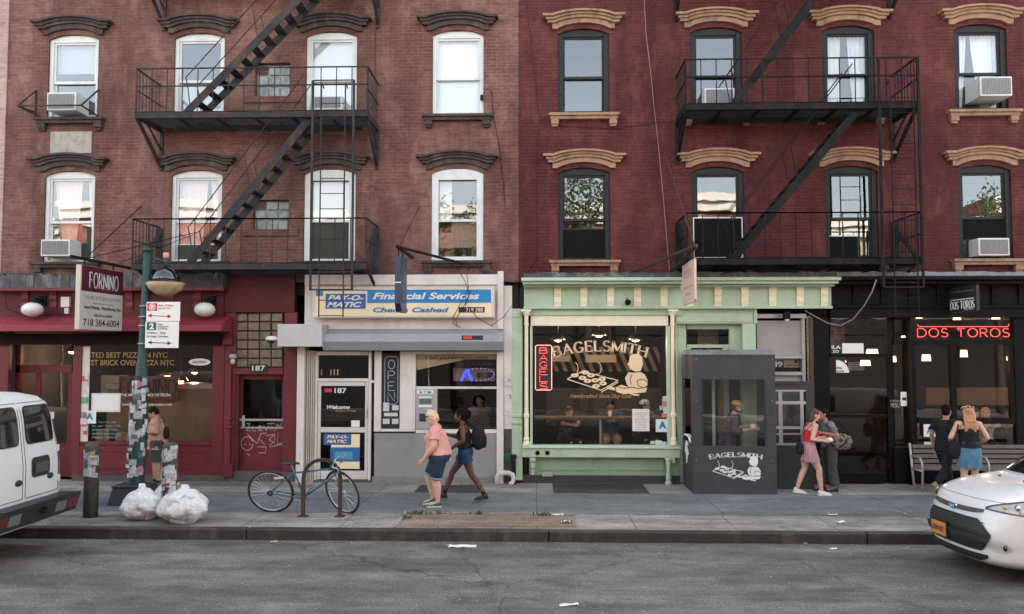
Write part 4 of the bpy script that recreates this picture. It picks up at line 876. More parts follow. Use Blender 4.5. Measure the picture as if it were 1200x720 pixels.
P('pilaster', [(599.8, 362, 612, 563, YB-.02, .2), (601, 366, 610.5, 372, YB-.04, .03), (600, 486, 612, 489, YB-.05, .04), (600, 494, 612, 497, YB-.05, .04), (599.5, 540, 612.3, 563, YB-.06, .05)], M_green, gs, .005)
P('bracket', [(621, 536.8, 627.5, 541, YB-.12, .2), (622, 541.1, 627, 549, YB-.07, .15), (622.5, 549.1, 626, 557, YB-.03, .1), (785, 536.8, 791, 543, YB-.1, .2)], M_green, gs, .006)
lg = MB(); c = W(783.5, 572, YB-.12); H_ = Z_(783, 537, YB-.12)-.15; c.z = .15
lg.lathe([(.075,0),(.075,.05),(.05,.07),(.045,.1),(.06,.14),(.045,.2),(.038,.3),(.04,H_-.16),(.055,H_-.1),(.045,H_-.07),(.07,H_-.03),(.07,H_)], c, 16); lg.build('turned_leg', M_green, gs, smooth=True)
for px in (617, 789.5):
    k = MB(); c = W(px, 522, YB-.1); t = Z_(px, 363, YB-.1)-c.z
    k.lathe([(.075,0),(.075,.06),(.055,.08),(.062,.13),(.045,.17),(.042,.55),(.055,.58),(.06,.62),(.045,.66),(.04,.75),(.036,t-.35),(.05,t-.3),(.04,t-.26),(.042,t-.14),(.075,t-.08),(.085,t-.04)], c, 16); k.box(c.x-.1, c.x+.1, c.y-.1, c.y+.1, c.z+t-.04, c.z+t)
    k.build('column', M_cr, gs, smooth=False)
pane(624, 382, 781.8, 523, YB+.06, gs)
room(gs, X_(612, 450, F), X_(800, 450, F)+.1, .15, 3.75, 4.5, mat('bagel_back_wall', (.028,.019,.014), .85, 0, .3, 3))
# lettering on the glass
YG = YB+.055
mb = MB(); cx = X_(703, 410, YG); za = Z_(703, 402.5, YG); w_tot = X_(757, 410, YG)-X_(650, 410, YG); Rr = 3.4; base = Z_(703, 411.5, YG)
def arcpt(x, z):
    t = (x-w_tot/2)/Rr; return (cx+(Rr+z)*math.sin(t), YG, base+(Rr+z)*math.cos(t)-Rr)
serif_letters(mb, 'BAGELSMITH', arcpt, .21, .27, .21, .085, w_tot); mb.build('lettering', M_beige, gs)
letter('Handcrafted Since Day One', 668, 462, 740, 468, YG, M_gold, gs, bold=.015, shear=.35)
def poly2(mb, pts, Y, y1=None):
    q = [W(*p, Y) for p in pts]; mb.prism([(v_.x, v_.z) for v_ in q], Y-.002, Y+.002); return mb
def baker(par, ox, oy, k, Y, m, dark=None, bagels=True):
    """printed baker holding a tray of bagels; k = scale, (ox,oy) = offset in measured units"""
    T = lambda p: (ox+p[0]*k, oy+p[1]*k)
    body = MB()
    for pl in ([(84,2),(88,0),(94,0),(98,4),(99,12),(97,18),(96,20),(90,21),(87,19),(83.5,17.5),(82.5,14),(80.5,12.5),(82.5,9)],
               [(82,21.5),(89,22),(96,21),(101,24),(104.5,31),(104,37),(97,40.5),(98,45),(92,46),(84,42),(80,36),(78,28)],
               [(67,38.5),(74,36.2),(82,38.8),(94,39.6),(101,38.5),(104,40),(102,45),(90,46),(76,47),(68,44.5)],
               [(56.5,39),(60,37.6),(66,39.6),(67,43),(60,41.6),(57,41)], [(80,45.6),(95,47.4),(94,49.2),(88,48.6)]):
        poly2(body, [T(p) for p in pl], Y)
        Y -= .0006
    body.build('printed_baker', m, par)
    if dark:
        k_ = MB()
        for pl in ([(81,21),(86,20.4),(92,21.2),(98,20.6)], [(92,31.5),(96,29.5),(101,30.5),(105,34)], [(92,31.5),(93.5,37),(99,39.8)], [(68,38),(76,40.5),(85,39),(94,40.5),(103,39)], [(80,36),(82.5,40)], [(86,24),(84,30),(85,36)]):
            for p_, q_ in zip(pl, pl[1:]): k_.bar(W(*T(p_), Y-.003), W(*T(q_), Y-.003), .002, .014*k)
        k_.build('print_lines', dark, par)
    tr = MB()
    for a, b in (((10,29.5),(28,20.5)), ((28,20.5),(70,31)), ((70,31),(50,42.5)), ((50,42.5),(10,29.5)), ((50,45),(70,33))): tr.bar(W(*T(a), Y), W(*T(b), Y), .003, .019*k)
    for cx_ in (19, 46):
        tr.tube([W(*T((cx_+4*math.cos(t), 17+7*math.sin(t))), Y) for t in [i*.45-1.5 for i in range(9)]], .008*k, 5)
    if bagels:
        for bxx, by in ((19,25),(31,21.5),(28,28),(38,25),(34,31.5),(43,31),(51,29.5),(52,34.5),(44,37.5)):
            pts = [(bxx+4.6*math.cos(t*.628), by+2.5*math.sin(t*.628)) for t in range(10)]; inn = [(bxx+1.3*math.cos(t*.628), by+.7*math.sin(t*.628)) for t in range(10)]
            q = [W(*T(p), Y) for p in pts]; w_ = [W(*T(p), Y) for p in inn]
            tr.add([tuple(v_) for v_ in q]+[tuple(v_) for v_ in w_], [(i, (i+1) % 10, (i+1) % 10+10, i+10) for i in range(10)])
    tr.build('printed_tray', m, par)
baker(gs, 654.5, 415, 1.0, YG, M_beige, M_dark)
nb = P('neon_board', [(626.5, 404.5, 647, 457.5, YB+.045, .01)], M_ink, gs)
mb = MB(); neon(mb, 'BAGELS', X_(632.5, 430, YB), X_(641.5, 430, YB), Z_(637, 457, YB), Z_(637, 407, YB), YB+.03, .008, vertical=True); mb.build('neon_letters', M_neon, nb)
mb = MB(); mb.tube([W(627.5,406,YB+.03), W(629,404.8,YB+.03), W(645,404.8,YB+.03), W(646.5,406,YB+.03), W(646.5,456,YB+.03), W(645,457.3,YB+.03), W(629,457.3,YB+.03), W(627.5,456,YB+.03)], .008, 6, closed=True); mb.build('neon_border', M_neonw, nb)
nt_ = P('notice_sheet', [(741, 479.5, 761, 505.5, YG-.004, .004)], M_white, gs)
ln = MB(); rr = random.Random(2)
for j in range(11):
    w_ = rr.uniform(4, 8); ln.pb(751-w_, 484+j*1.9, 751+w_, 484.5+j*1.9, YG-.006, .001)
ln.build('lettering', mat('rose_print', (.45,.25,.25), .6), nt_)
gc = P('grade_card', [(768.5, 491.5, 784, 506.5, YG-.006, .005)], M_white, gs); letter('A', 772, 494, 781, 502.5, YG-.01, M_blue, gc, bold=.05)
scatter_stickers(gs, [(X_(773,480,YG), X_(783,480,YG), Z_(779,490,YG), Z_(779,466,YG)), (X_(762,519,YG), X_(783,519,YG), Z_(779,522,YG), Z_(779,518,YG))], 13, 3, [(.55,.6,.6), (.6,.2,.1), (.1,.3,.5), (.2,.45,.4)], Yf=YG, smin=.07, smax=.13)
# inside: window bar, stools, lamps, slatted panelling
bar = empty('window_counter', W(700, 492, F+.3)); tag(bar, 'narrow brown counter along the inside of the bagel shop window', 'counter')
P('top', [(626, 489, 782, 491.5, F+.15, .35)], M_wood, bar, .005); k = MB(); c = W(703.5, 491, F+.3); k.tube([(c.x, F+.3, c.z), (c.x, F+.3, .15)], .03, 10); k.tube([(c.x, F+.3, .15), (c.x, F+.3, .17)], .15, 16); k.build('post', M_alu, bar)
sl_ = MB()
for i in range(26):
    x = X_(640, 430, F+3.2)+i*.22; sl_.hexa([(x, F+3.15, 2.35), (x+.1, F+3.15, 2.35), (x+.1, F+3.2, 2.35), (x, F+3.2, 2.35), (x-.25, F+3.15, 2.95), (x-.15, F+3.15, 2.95), (x-.15, F+3.2, 2.95), (x-.25, F+3.2, 2.95)])
sl_.build('slat_panelling', mat('pale_slats', (.22,.15,.11), .8), gs)
P('menu_board', [(640, 417, 668, 424, F+2.6, .05), (686, 416, 722, 425, F+2.6, .05)], mat('menu_cream', (.25,.2,.15), .7), gs)
P('back_counter', [(640, 455, 790, 500, F+2.9, .6)], mat('counter_dark', (.03,.018,.013), .6), gs)
for i, (px, py) in enumerate(((654, 398), (702, 393), (745, 398))):
    c = W(px, py, F+1.2); o = empty('pendant_lamp', c); tag(o, ('left', 'middle and highest', 'right')[i]+' steel dome pendant lamp behind the bagel shop glass', 'lamp', 'dome pendants in the bagel shop')
    sh = MB(); sh.lathe([(.18,-.02),(.17,.02),(.13,.08),(.06,.12),(.02,.13)], c, 18); sh.tube([c+Vector((0,0,.12)), (c.x, c.y, 3.7)], .008, 5); sh.build('lamp_shade', mat('steel_shade', (.45,.43,.4), .3, .9), o, smooth=True)
    MB().ell(c, (.09,.09,.05), 12, 8).build('bulb', M_warm, o); room_lamp(o, c, 6, (1,.75,.5))
for i, px in enumerate((690, 741, 662)):
    c = W(px, 520, F+.75); o = empty('stool', (c.x, F+.75, .15)); tag(o, ('wooden stool under the man in the blue tee', 'wooden stool under the man in the coloured cap', 'empty wooden stool at the left of the window counter')[i], 'stool', 'wooden stools')
    MB().lathe([(.16,.60),(.17,.62),(.16,.65)], (c.x, F+.75, .15), 16).build('seat', M_wood, o)
    for sx, sy in ((-1,-1),(1,-1),(-1,1),(1,1)): MB().tube([(c.x+sx*.1, F+.75+sy*.1, .75), (c.x+sx*.17, F+.75+sy*.17, .15)], .018, 8).build('leg', M_wood, o)
# side entrance part of the green front
P('beam', [(793.5, 361.5, 887, 379.5, YB-.0, .2), (795, 364, 880, 366, YB-.02, .03), (795, 376, 880, 377.5, YB-.02, .03)], M_green, gs, .006)
P('door_surround', [(793.5, 379.7, 805, 570, YB+.2, .12), (855, 379.7, 871, 420, YB+.2, .12), (871.2, 379.7, 887, 575, YB-.02, .25), (805.1, 379.7, 854.9, 386, YB+.22, .1), (883.5, 362, 887.3, 380, YB-.04, .03)], M_green, gs, .006)
P('door_frame', [(805.1, 404, 854.9, 408, YB+.25, .08), (805.1, 408.1, 811, 572, YB+.25, .08), (848, 408.1, 854.9, 572, YB+.25, .08)], M_green, gs, .004)
pane(805.1, 386, 854.9, 404, YB+.3, gs); P('stone_panel', [(818, 386, 842, 404, F+.9, .05)], mat('speckled_stone', (.4,.3,.24), .8, 0, .7, 25), gs)
room(gs, X_(802, 450, F), X_(886, 450, F), .15, 3.4, 3, M_dark, F+.2)
# ------------------------------------------------ charcoal vestibule of the bagel shop
YK = 15.87
kx = empty('entrance_booth', ((X_(812,500,YK)+X_(909,500,YK))/2, 16.4, .15)); tag(kx, 'charcoal entrance booth with windows and a white printed baker before the green door', 'entrance booth')
a, b = X_(812, 500, YK), X_(909.5, 500, YK); zt = Z_(860, 416, YK); zw1, zw0 = Z_(860, 445, YK), Z_(860, 523, YK); wa, wb = X_(824, 480, YK), X_(896, 480, YK); yb_ = 17.0
k = MB(); k.box(a, b, YK, YK+.05, .15, zw0); k.box(a, b, YK, YK+.05, zw1, zt); k.box(a, wa, YK, YK+.05, zw0, zw1); k.box(wb, b, YK, YK+.05, zw0, zw1); k.build('front_wall', M_kio, kx)
k = MB(); k.box(a, a+.05, YK+.05, yb_, .15, zw0-.0); k.box(a, a+.05, YK+.05, yb_, zw1, zt); k.box(a, a+.05, YK+.05, YK+.2, zw0, zw1); k.box(a, a+.05, yb_-.1, yb_, zw0, zw1); k.build('side_wall', M_kio, kx)
k = MB(); k.box(b-.05, b, YK+.05, yb_, .15, zt); k.build('side_wall', M_kio, kx)
k = MB(); k.hexa([(a-.01, YK-.02, zt), (b+.01, YK-.02, zt), (b+.01, yb_, zt), (a-.01, yb_, zt), (a+.04, YK+.1, zt+.10), (b-.04, YK+.1, zt+.10), (b-.04, yb_, zt+.1), (a+.04, yb_, zt+.1)]); k.build('roof', mat('booth_roof', (.17,.18,.18), .6, 0, .2, 5, 0, 30, .6, (.04,.04,.04), 5), kx)
fr = MB()
for q in ((822.5, 443.5, 824, 524.5), (896, 443.5, 897.5, 524.5)): fr.pb(*q, YK-.012, .03)
fr.build('window_bead', M_ink, kx)
pane(824, 445, 896, 523, YK+.02, kx, glass('booth_glass', .07, (.86,.88,.88), .06)); MB().add([(a+.02, YK+.2, zw0), (a+.02, yb_-.1, zw0), (a+.02, yb_-.1, zw1), (a+.02, YK+.2, zw1)], [(0,1,2,3)]).build('pane', M_gl2, kx)
sc2 = MB()
for px in (816, 905):
    for py in (421, 470, 540): c = W(px, py, YK-.002); sc2.lathe([(.001,-.003),(.008,-.003),(.008,0)], c, 8, 'y')
sc2.build('screws', M_alu, kx)
YKp = YK-.004; mb = MB(); w_tot = X_(892, 530, YK)-X_(832, 530, YK); cx = X_(862, 530, YK); base = Z_(862, 535.6, YK)
def arcp2(x, z):
    t = (x-w_tot/2)/2.6; return (cx+(2.6+z)*math.sin(t), YKp, base+(2.6+z)*math.cos(t)-2.6)
serif_letters(mb, 'BAGELSMITH', arcp2, .085, .25, .26, .12, w_tot); mb.build('lettering', M_white, kx)
baker(kx, 829, 534.5, .60, YKp, M_white, M_kio)
sd = MB(); xx = a-.004      # same print on the left wall, seen at a slant
sd.prism([(16.35,1.02),(16.5,1.10),(16.7,1.02),(16.72,.86),(16.6,.8),(16.62,.62),(16.5,.66),(16.42,.8),(16.3,.84),(16.36,.9),(16.48,.98)], xx-.001, xx+.002, 'yz'); sd.tube([(xx, 16.1, 1.1), (xx, 16.3, 1.18), (xx, 16.5, 1.2), (xx, 16.75, 1.18)], .02, 5); sd.build('printed_baker', M_white, kx)
o = empty('door_mirror_lamp', W(891, 452, YK+.25)); bpy.data.objects.remove(o)
MB().box(a+.08, b-.08, YK+.05, yb_, .152, .17).build('floor_mat', M_dark, kx)
MB().box(X_(835,500,16.95), X_(838,500,16.95), 16.92, 16.98, .17, zt-.05).build('inner_post', M_green, kx)
MB().box(X_(842,500,16.95), X_(848,500,16.95), 16.92, 16.98, .17, zt-.05).build('inner_post', M_wood, kx)
# ------------------------------------------------ 5 shuttered doorway 189
sh5 = empty('shuttered_doorway', (5.5, F-.2, .15)); tag(sh5, 'rolling shutter over a doorway numbered 189 between the green and the black shopfronts', 'entrance')
ys = F+.05; ru = MB()
for i in range(19):
    z = Z_(915, 376+i*2.15, ys); z2 = Z_(915, 377.9+i*2.15, ys); ru.box(X_(887,400,ys), X_(941,400,ys), ys-.004*(i % 2), ys+.05, z2-.003, z)
MSH = mat('shutter_slats', (.36,.32,.30), .7, .0, .1, 2, 0, 40, .25, (.2,.16,.15), 2)
ru.build('roller_shutter', MSH, sh5)
P('frame', [(887, 368, 945, 373, ys-.1, .2), (941, 373.2, 945, 566, ys-.06, .15), (887, 417, 941, 420.5, ys-.05, .1), (887, 436, 941, 440, ys-.05, .1)], mat('pale_steel', (.38,.37,.36), .45, .2), sh5, .004)
P('transom_sheet', [(905, 421, 937, 431, ys+.08, .004)], mat('tan_sheet', (.40,.29,.18), .6), sh5); P('number_plate', [(899, 422.5, 918.5, 431.2, ys+.07, .006)], M_ink, sh5); letter('189', 901.5, 423.5, 917, 430.5, ys+.065, M_white, sh5, bold=.02); letter('SPECIAL', 922, 427.5, 936, 429.5, ys+.07, M_ink, sh5, bold=.01)
P('transom_mark', [(931, 420.6, 935, 426, ys+.07, .01)], M_ink, sh5)
pane(887, 420.5, 941, 436, ys+.05, sh5)
P('door', [(905, 440.2, 941, 452, ys+.05, .05)], mat('pale_door', (.42,.41,.4), .6), sh5)
room(sh5, X_(887, 450, F), X_(943, 450, F), .15, 3.75, 2, M_dark, F+.25)
rope = MB(); c = W(947.3, 371, ys-.08); c2 = W(947.3, 566, ys-.08); n = 44; pts = []
for s in range(3):
    pp_ = [(c.x+.025*math.cos(i*.55+s*2.094), c.y+.025*math.sin(i*.55+s*2.094), c.z+(.15-c.z)*i/150) for i in range(151)]; rope.tube(pp_, .024, 6)
rope.build('rope_column', mat('tan_rope_stone', (.34,.25,.18), .8, 0, .15), sh5, smooth=True)
o = empty('spotlight', W(922, 372, 16.98)); tag(o, 'black spotlight box hanging under the right end of the green cornice', 'lamp'); P('case', [(919, 365, 926.5, 374, 16.9, .12)], M_blk, o, .01); P('lens', [(920.5, 374.2, 925, 376, 16.92, .06)], mat('spot_lens', (.6,.62,.65), .2), o)
# charcoal gate with white gridded windows, standing beside the booth
yg = 16.5; ga = empty('entrance_booth', W(930, 575, yg)); tag(ga, 'charcoal booth with a white gridded window, close to the right of the printed booth', 'entrance booth')
xa, xb = X_(908,500,yg), X_(953,500,yg); zt = Z_(930, 450, yg); z1, z0 = Z_(930, 457, yg), Z_(930, 522, yg)
k = MB(); k.box(xa, xb, yg, yg+.05, .15, z0); k.box(xa, xb, yg, yg+.05, z1, zt); k.box(X_(944.5,480,yg), xb, yg, yg+.05, z0, z1); k.box(xa, xb, yg-.02, yg+.09, zt, zt+.05); k.build('panel', M_kio, ga)
k = MB(); k.box(xb-.05, xb, yg+.05, 17.0, .15, zt); k.build('side_wall', M_kio, ga)
k = MB(); 
for q in ((905, 457, 944.5, 459), (905, 470.5, 944.5, 474), (905, 500, 944.5, 503), (905, 508, 944.5, 509.5), (905, 519.5, 944.5, 522), (908, 459.1, 909, 519.4), (912.5, 459.1, 917, 519.4), (938, 459.1, 942, 519.4)): k.pb(*q, yg+.0+.002*(q[2]-q[0] < 20), .04)
k.build('glazing_bars', mat('pale_steel', (.4,.4,.4)), ga)
pane(907, 457, 944, 522, yg+.045, ga)
MB().box(xa+.1, xb-.06, 17.0, 17.03, .15, zt-.1).build('back_board', mat('pale_board', (.2,.2,.2), .8), ga)
# ------------------------------------------------ 6 taqueria
YD = F-.1
tq = empty('taqueria_shopfront', (8.7, F-.3, .15)); tag(tq, 'black taqueria shopfront with red neon lettering, corbelled cornice and a big window', 'shopfront')
xa, xb = X_(976, 330, 16.8), 12.6; Zt = lambda py, Y: Z_(1088, py, Y)
k = MB(); k.box(xa, xb, 16.55, F-.002, Zt(328, 16.55), Zt(323.5, 16.55)); k.box(xa, xb, 16.68, F-.002, Zt(333, 16.68), Zt(328.3, 16.6)-.002); k.box(xa, xb, 16.98, F-.002, Zt(372, 16.98), Zt(334, 16.9)); k.box(xa, xb, 16.92, 16.979, Zt(361, 16.92), Zt(358, 16.92)); k.build('cornice', M_blk, tq, bevel=.01)
ft = MB(); rr = random.Random(9)
for i in range(40): a = xa+(xb-xa)*i/40; ft.box(a, a+(xb-xa)/40, 16.62, F-.001, Zt(323.5, 16.55)+.002, Zt(319.5+rr.uniform(-1, .8), 16.7))
ft.build('flashing', mat('grey_flashing', (.20,.21,.22), .6, 0, .4, 6, .4, 14, .5, (.04,.04,.04), 3), tq)
for px in (1003, 1036, 1068, 1101, 1133, 1165, 1197): corbel(X_(px, 345, 16.98), Z_(px, 336, 16.98), .42, .15, 16.975, M_blk, tq)
P('post', [(953, 372.2, 973, 566, YD, .2), (1040, 372.2, 1048, 566, YD+.1, .1), (1190.5, 372.2, 1240, 566, YD+.0, .1)], M_blk, tq, .006)
P('brown_jamb', [(950, 372.2, 954.5, 566, YD-.02, .1)], mat('dark_brown_paint', (.06,.028,.018), .5), tq)
P('transom_bar', [(973.2, 414.5, 1039.8, 418.5, YD+.04, .08), (1048.2, 399, 1190.3, 404, YD+.01, .1), (1076, 490, 1190.3, 497, YD-.02, .12), (1048.2, 525, 1190.3, 566, YD+.01, .15), (973.2, 555, 1039.8, 566, YD+.02, .15), (1114.5, 404.2, 1121, 489.8, YD+.02, .08), (1048.2, 372.2, 1068, 375, YD+.02, .1), (1068.2, 404.2, 1074, 524.8, YD+.02, .09), (1184, 404.2, 1190.3, 489.8, YD+.02, .09), (973.2, 486, 1039.8, 490, YD+.05, .05)], M_blk, tq, .004)
k = MB(); c = W(1063, 375, YD); z = 2.65; k.lathe([(.05, 0), (.05, c.z-.15-1.45), (.04, c.z-.15)], (c.x, YD-.02, .15), 14)
k2 = MB()
for s in range(3): k2.tube([(c.x+.03*math.cos(i*.5+s*2.094), YD-.02+.03*math.sin(i*.5+s*2.094), .45+1.25*i/90) for i in range(91)], .022, 6)
k.build('iron_column', M_blk, tq, smooth=True); k2.build('twisted_column', M_blk, tq, smooth=True)
for q in ((973, 372, 1040, 414.5), (973, 418.5, 1040, 555), (1048, 404, 1190.3, 525), (1068, 373, 1190.3, 399), (1048, 375, 1068, 399)): pane(*q, YD+.07, tq)
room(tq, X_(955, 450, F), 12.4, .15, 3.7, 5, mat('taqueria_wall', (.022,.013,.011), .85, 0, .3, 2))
P('brick_inside', [(973, 375, 990, 425, F+.5, .05)], brick('inner_brick', (.14,.04,.03), (.1,.03,.03), (.05,.03,.03)), tq); P('inner_bench', [(1085, 455, 1190, 475, F+3, .4)], M_wood, tq)
st = P('shop_sign_sheet', [(987, 402.5, 1012, 414.3, YD+.05, .005)], M_white, tq); P('lettering_board', [(973.5, 404, 986.5, 414.3, YD+.055, .004)], M_ink, tq); letter('ILA', 974.5, 405, 985, 409, YD+.05, M_white, tq, bold=.02); letter('ZO', 975.5, 410.3, 983, 413.6, YD+.05, M_white, tq, bold=.02)
k = MB(); c = W(980, 437, YD+.06); k.lathe([(.001,-.004),(.26,-.004),(.26,0)], c, 16, 'y', a0=0, a1=math.pi/2); k.build('round_decal', M_white, tq); letter('rto', 980.5, 430, 986.5, 432.6, YD+.05, M_ink, tq, bold=.02); letter('ort', 980.5, 434, 989, 436.5, YD+.05, M_ink, tq, bold=.02)
for j in range(5): letter('BURRITOS TACOS PLATOS', 994, 425+j*2, 1012+(j % 2), 426+j*2, YD+.05, M_alu, tq)
P('card', [(1055.5, 459.5, 1063.5, 476, YD-.0, .004)], M_white, tq); P('card_print', [(1057.5, 466, 1062, 469.5, YD-.004, .003)], M_ink, tq); letter('OPEN', 1043, 469, 1055, 471, YD+.06, M_alu, tq); letter('MENU', 1044, 472.5, 1054, 478, YD+.06, M_alu, tq)
g2 = P('grade_card', [(1082.5, 497.5, 1097, 512, YD-.025, .005)], M_white, tq); letter('A', 1086, 500, 1093, 508, YD-.03, M_blue, g2, bold=.05); P('small_card', [(1083, 518, 1092, 523.5, YD+.05, .005)], M_cream, tq)
mb = MB(); neon(mb, 'DOS TOROS', X_(1076,388,YD), X_(1183.5,388,YD), Z_(1130,395,YD), Z_(1130,385,YD), YD+.03, .009, gap=.25)
mb.tube([W(1075.5,380.8,YD+.03), W(1077,383,YD+.03), W(1181,383,YD+.03), W(1182.5,380,YD+.03)], .009, 6); mb.tube([W(1123.4,383,YD+.03), W(1123.4,388,YD+.03)], .009, 6); mb.build('neon_letters', M_neon, tq)
for i, (px, py, d, w_, h_) in enumerate(((1077,371.5,.6,.12,.07), (1121.5,372.5,.6,.16,.09), (1167,372,.6,.16,.08), (1085.5,419.5,1.2,.19,.14), (1129.5,414.5,1.0,.15,.15), (1022,412,1.3,.26,.10), (1014,425.5,1.6,.23,.12), (1047.5,421,1.4,.10,.13), (986,423.5,2.2,.22,.05), (1058.5,394.7,2,.09,.04), (1181,420,2.6,.05,.1))):
    c = W(px, py, F+d); o = empty('glowing_lampshade', c); tag(o, ['leftmost of three small lamps above the red neon letters','middle of three small lamps above the red neon letters','rightmost of three small lamps above the red neon letters','squat glowing shade at the left of the taqueria window below the neon','glowing shade right of the window mullion under the neon letters','wide glowing shade above the black transom bar of the taqueria door','glowing shade just under the black transom bar of the taqueria door','narrow glowing shade between the taqueria door and the iron column','flat glowing strip shade left of the others inside the taqueria door','tiny glowing shade high beside the neon D','thin tall glowing shade by the far right window post'][i], 'lamp', 'glowing shades in the taqueria')
    if i in (3, 4, 6, 10): room_lamp(o, c, 3)
    MB().lathe([(w_*.5,-h_/2),(w_*.42,h_/2)], c, 12).build('shade', emit('cream_shade_glow', (1,.66,.40), .6), o, smooth=True); MB().tube([c+Vector((0,0,h_/2)), (c.x, c.y, 3.68)], .006, 5).build('cord', M_iron, o)
# ================================================================ STREET THINGS
M_pole = mat('pole_green', (.018,.052,.045), .5, .1, .15, 4, .1, 30, .3, (.03,.04,.04), 3)
M_rust = mat('rusty_brown_steel', (.06,.038,.028), .65, .2, .3, 8, .3, 40)
def sticker_band(par, cx, cy, rad, z0, z1, n, seed, lean=None, cols=None, face=(-150, -30)):
    """paper stickers wrapped on a round post, one mesh per colour"""
    rr = random.Random(seed); cols = cols or [(.52,.52,.51), (.36,.365,.365), (.25,.07,.07), (.07,.12,.2), (.3,.25,.12), (.025,.025,.025), (.12,.12,.12), (.45,.12,.28)]
    bins = {}
    for i in range(n):
        h = rr.uniform(.04, .15); w = rr.uniform(.05, .16); z = rr.uniform(z0+h/2, z1-h/2); a = R(rr.uniform(*face)); ci = rr.choice([0,0,0,0,1,1,1]*2+list(range(len(cols)))); q = MB()
        r_ = (rad(z) if callable(rad) else rad)+.002+.0005*i; dx = lean(z) if lean else 0; k = 4; vs_ = []; sk = rr.uniform(-.02, .02)
        for j in range(k+1):
            t = a+(j/k-.5)*w/r_
            vs_ += [(cx+dx+r_*math.cos(t), cy+r_*math.sin(t), z-h/2+sk*j/k), (cx+dx+r_*math.cos(t), cy+r_*math.sin(t), z+h/2+sk*j/k)]
        q.add(vs_, [(2*j, 2*j+2, 2*j+3, 2*j+1) for j in range(k)]); q.build('sticker', mat('wrap_%02d%02d%02d' % tuple(int(c*99) for c in cols[ci]), cols[ci], .7, 0, .6, 30, 0, 40, .6, (.08,.08,.075), 9), par)
# street pole with lamp
b = G(158, 590); bx, by = b.x, b.y; topz = Z_(173, 293, by); tx = X_(173.5, 293, by); lean = lambda z: (tx-bx)*(z-.15)/(topz-.15)
prad = lambda z: .135 if z < 1.9 else (.105 if z < 2.6 else .078)
po = empty('street_lamp', (bx, by, .15)); tag(po, 'green street pole covered in torn stickers with an amber and violet globe lamp', 'street lamp')
k = MB(); k.tube([(bx+lean(z), by, z) for z in (.3, .34, .5, 1.9, 2.1, 2.6, 2.7, topz)], [.19, .15, .137, .132, .11, .10, .078, .07], 16); k.tube([(tx, by, topz-.03), (tx, by, topz+.03)], .085, 14); k.build('pole', M_pole, po, smooth=True)
k = MB(); k.hexa([(bx-.36, by-.3, .15), (bx+.36, by-.3, .15), (bx+.36, by+.3, .15), (bx-.36, by+.3, .15), (bx-.29, by-.24, .46), (bx+.29, by-.24, .46), (bx+.29, by+.24, .46), (bx-.29, by+.24, .46)]); k.box(bx-.31, bx+.31, by-.26, by+.26, .461, .49); k.build('base_box', mat('black_rubber', (.03,.032,.034), .8, 0, .2, 5), po, bevel=.015)
sticker_band(po, bx, by, lambda z: prad(z)+.004, .6, 2.45, 80, 12, lean, face=(-165, -15))
sticker_band(po, bx, by, lambda z: prad(z)+.03, 1.2, 2.0, 9, 15, lean, cols=[(.7,.7,.68)]*8, face=(-165, -110))
c = W(194, 331, by); am = W(176, 301, by)
k = MB(); k.tube([am, W(184, 304, by), (c.x-.02, by, Z_(192, 307, by))], .025, 8); k.tube([(c.x, by, Z_(192, 300, by)), (c.x, by, Z_(192, 314, by))], .045, 10); k.build('arm', M_pole, po, smooth=True)
MB().lathe([(.001,.11),(.05,.10),(.055,.06),(.055,.0)], (c.x, by, Z_(192, 303, by)), 12).build('photocell', mat('pink_cap', (.6,.28,.25), .5), po, smooth=True)
MB().lathe([(.245,0),(.24,.08),(.2,.17),(.13,.235),(.05,.27),(.001,.275)], c, 24).build('dome', glass('violet_glass', .10, (.30,.28,.40)), po, smooth=True)
MB().lathe([(.33,0),(.345,-.02),(.28,-.13),(.17,-.22),(.05,-.26),(.001,-.262)], c, 24).build('lens', mat('amber_lens', (.40,.29,.17), .15, 0, .25, 9, 0, 40, 0, coat=.6), po, smooth=True)
k = MB(); k.tube([(c.x+.335*math.cos(t*.262), by+.335*math.sin(t*.262), c.z) for t in range(24)], .012, 6, closed=True); k.ell((c.x, by, c.z+.06), (.09,.09,.1), 12, 8); k.build('rim', mat('lamp_metal', (.08,.05,.06), .4, .5), po)
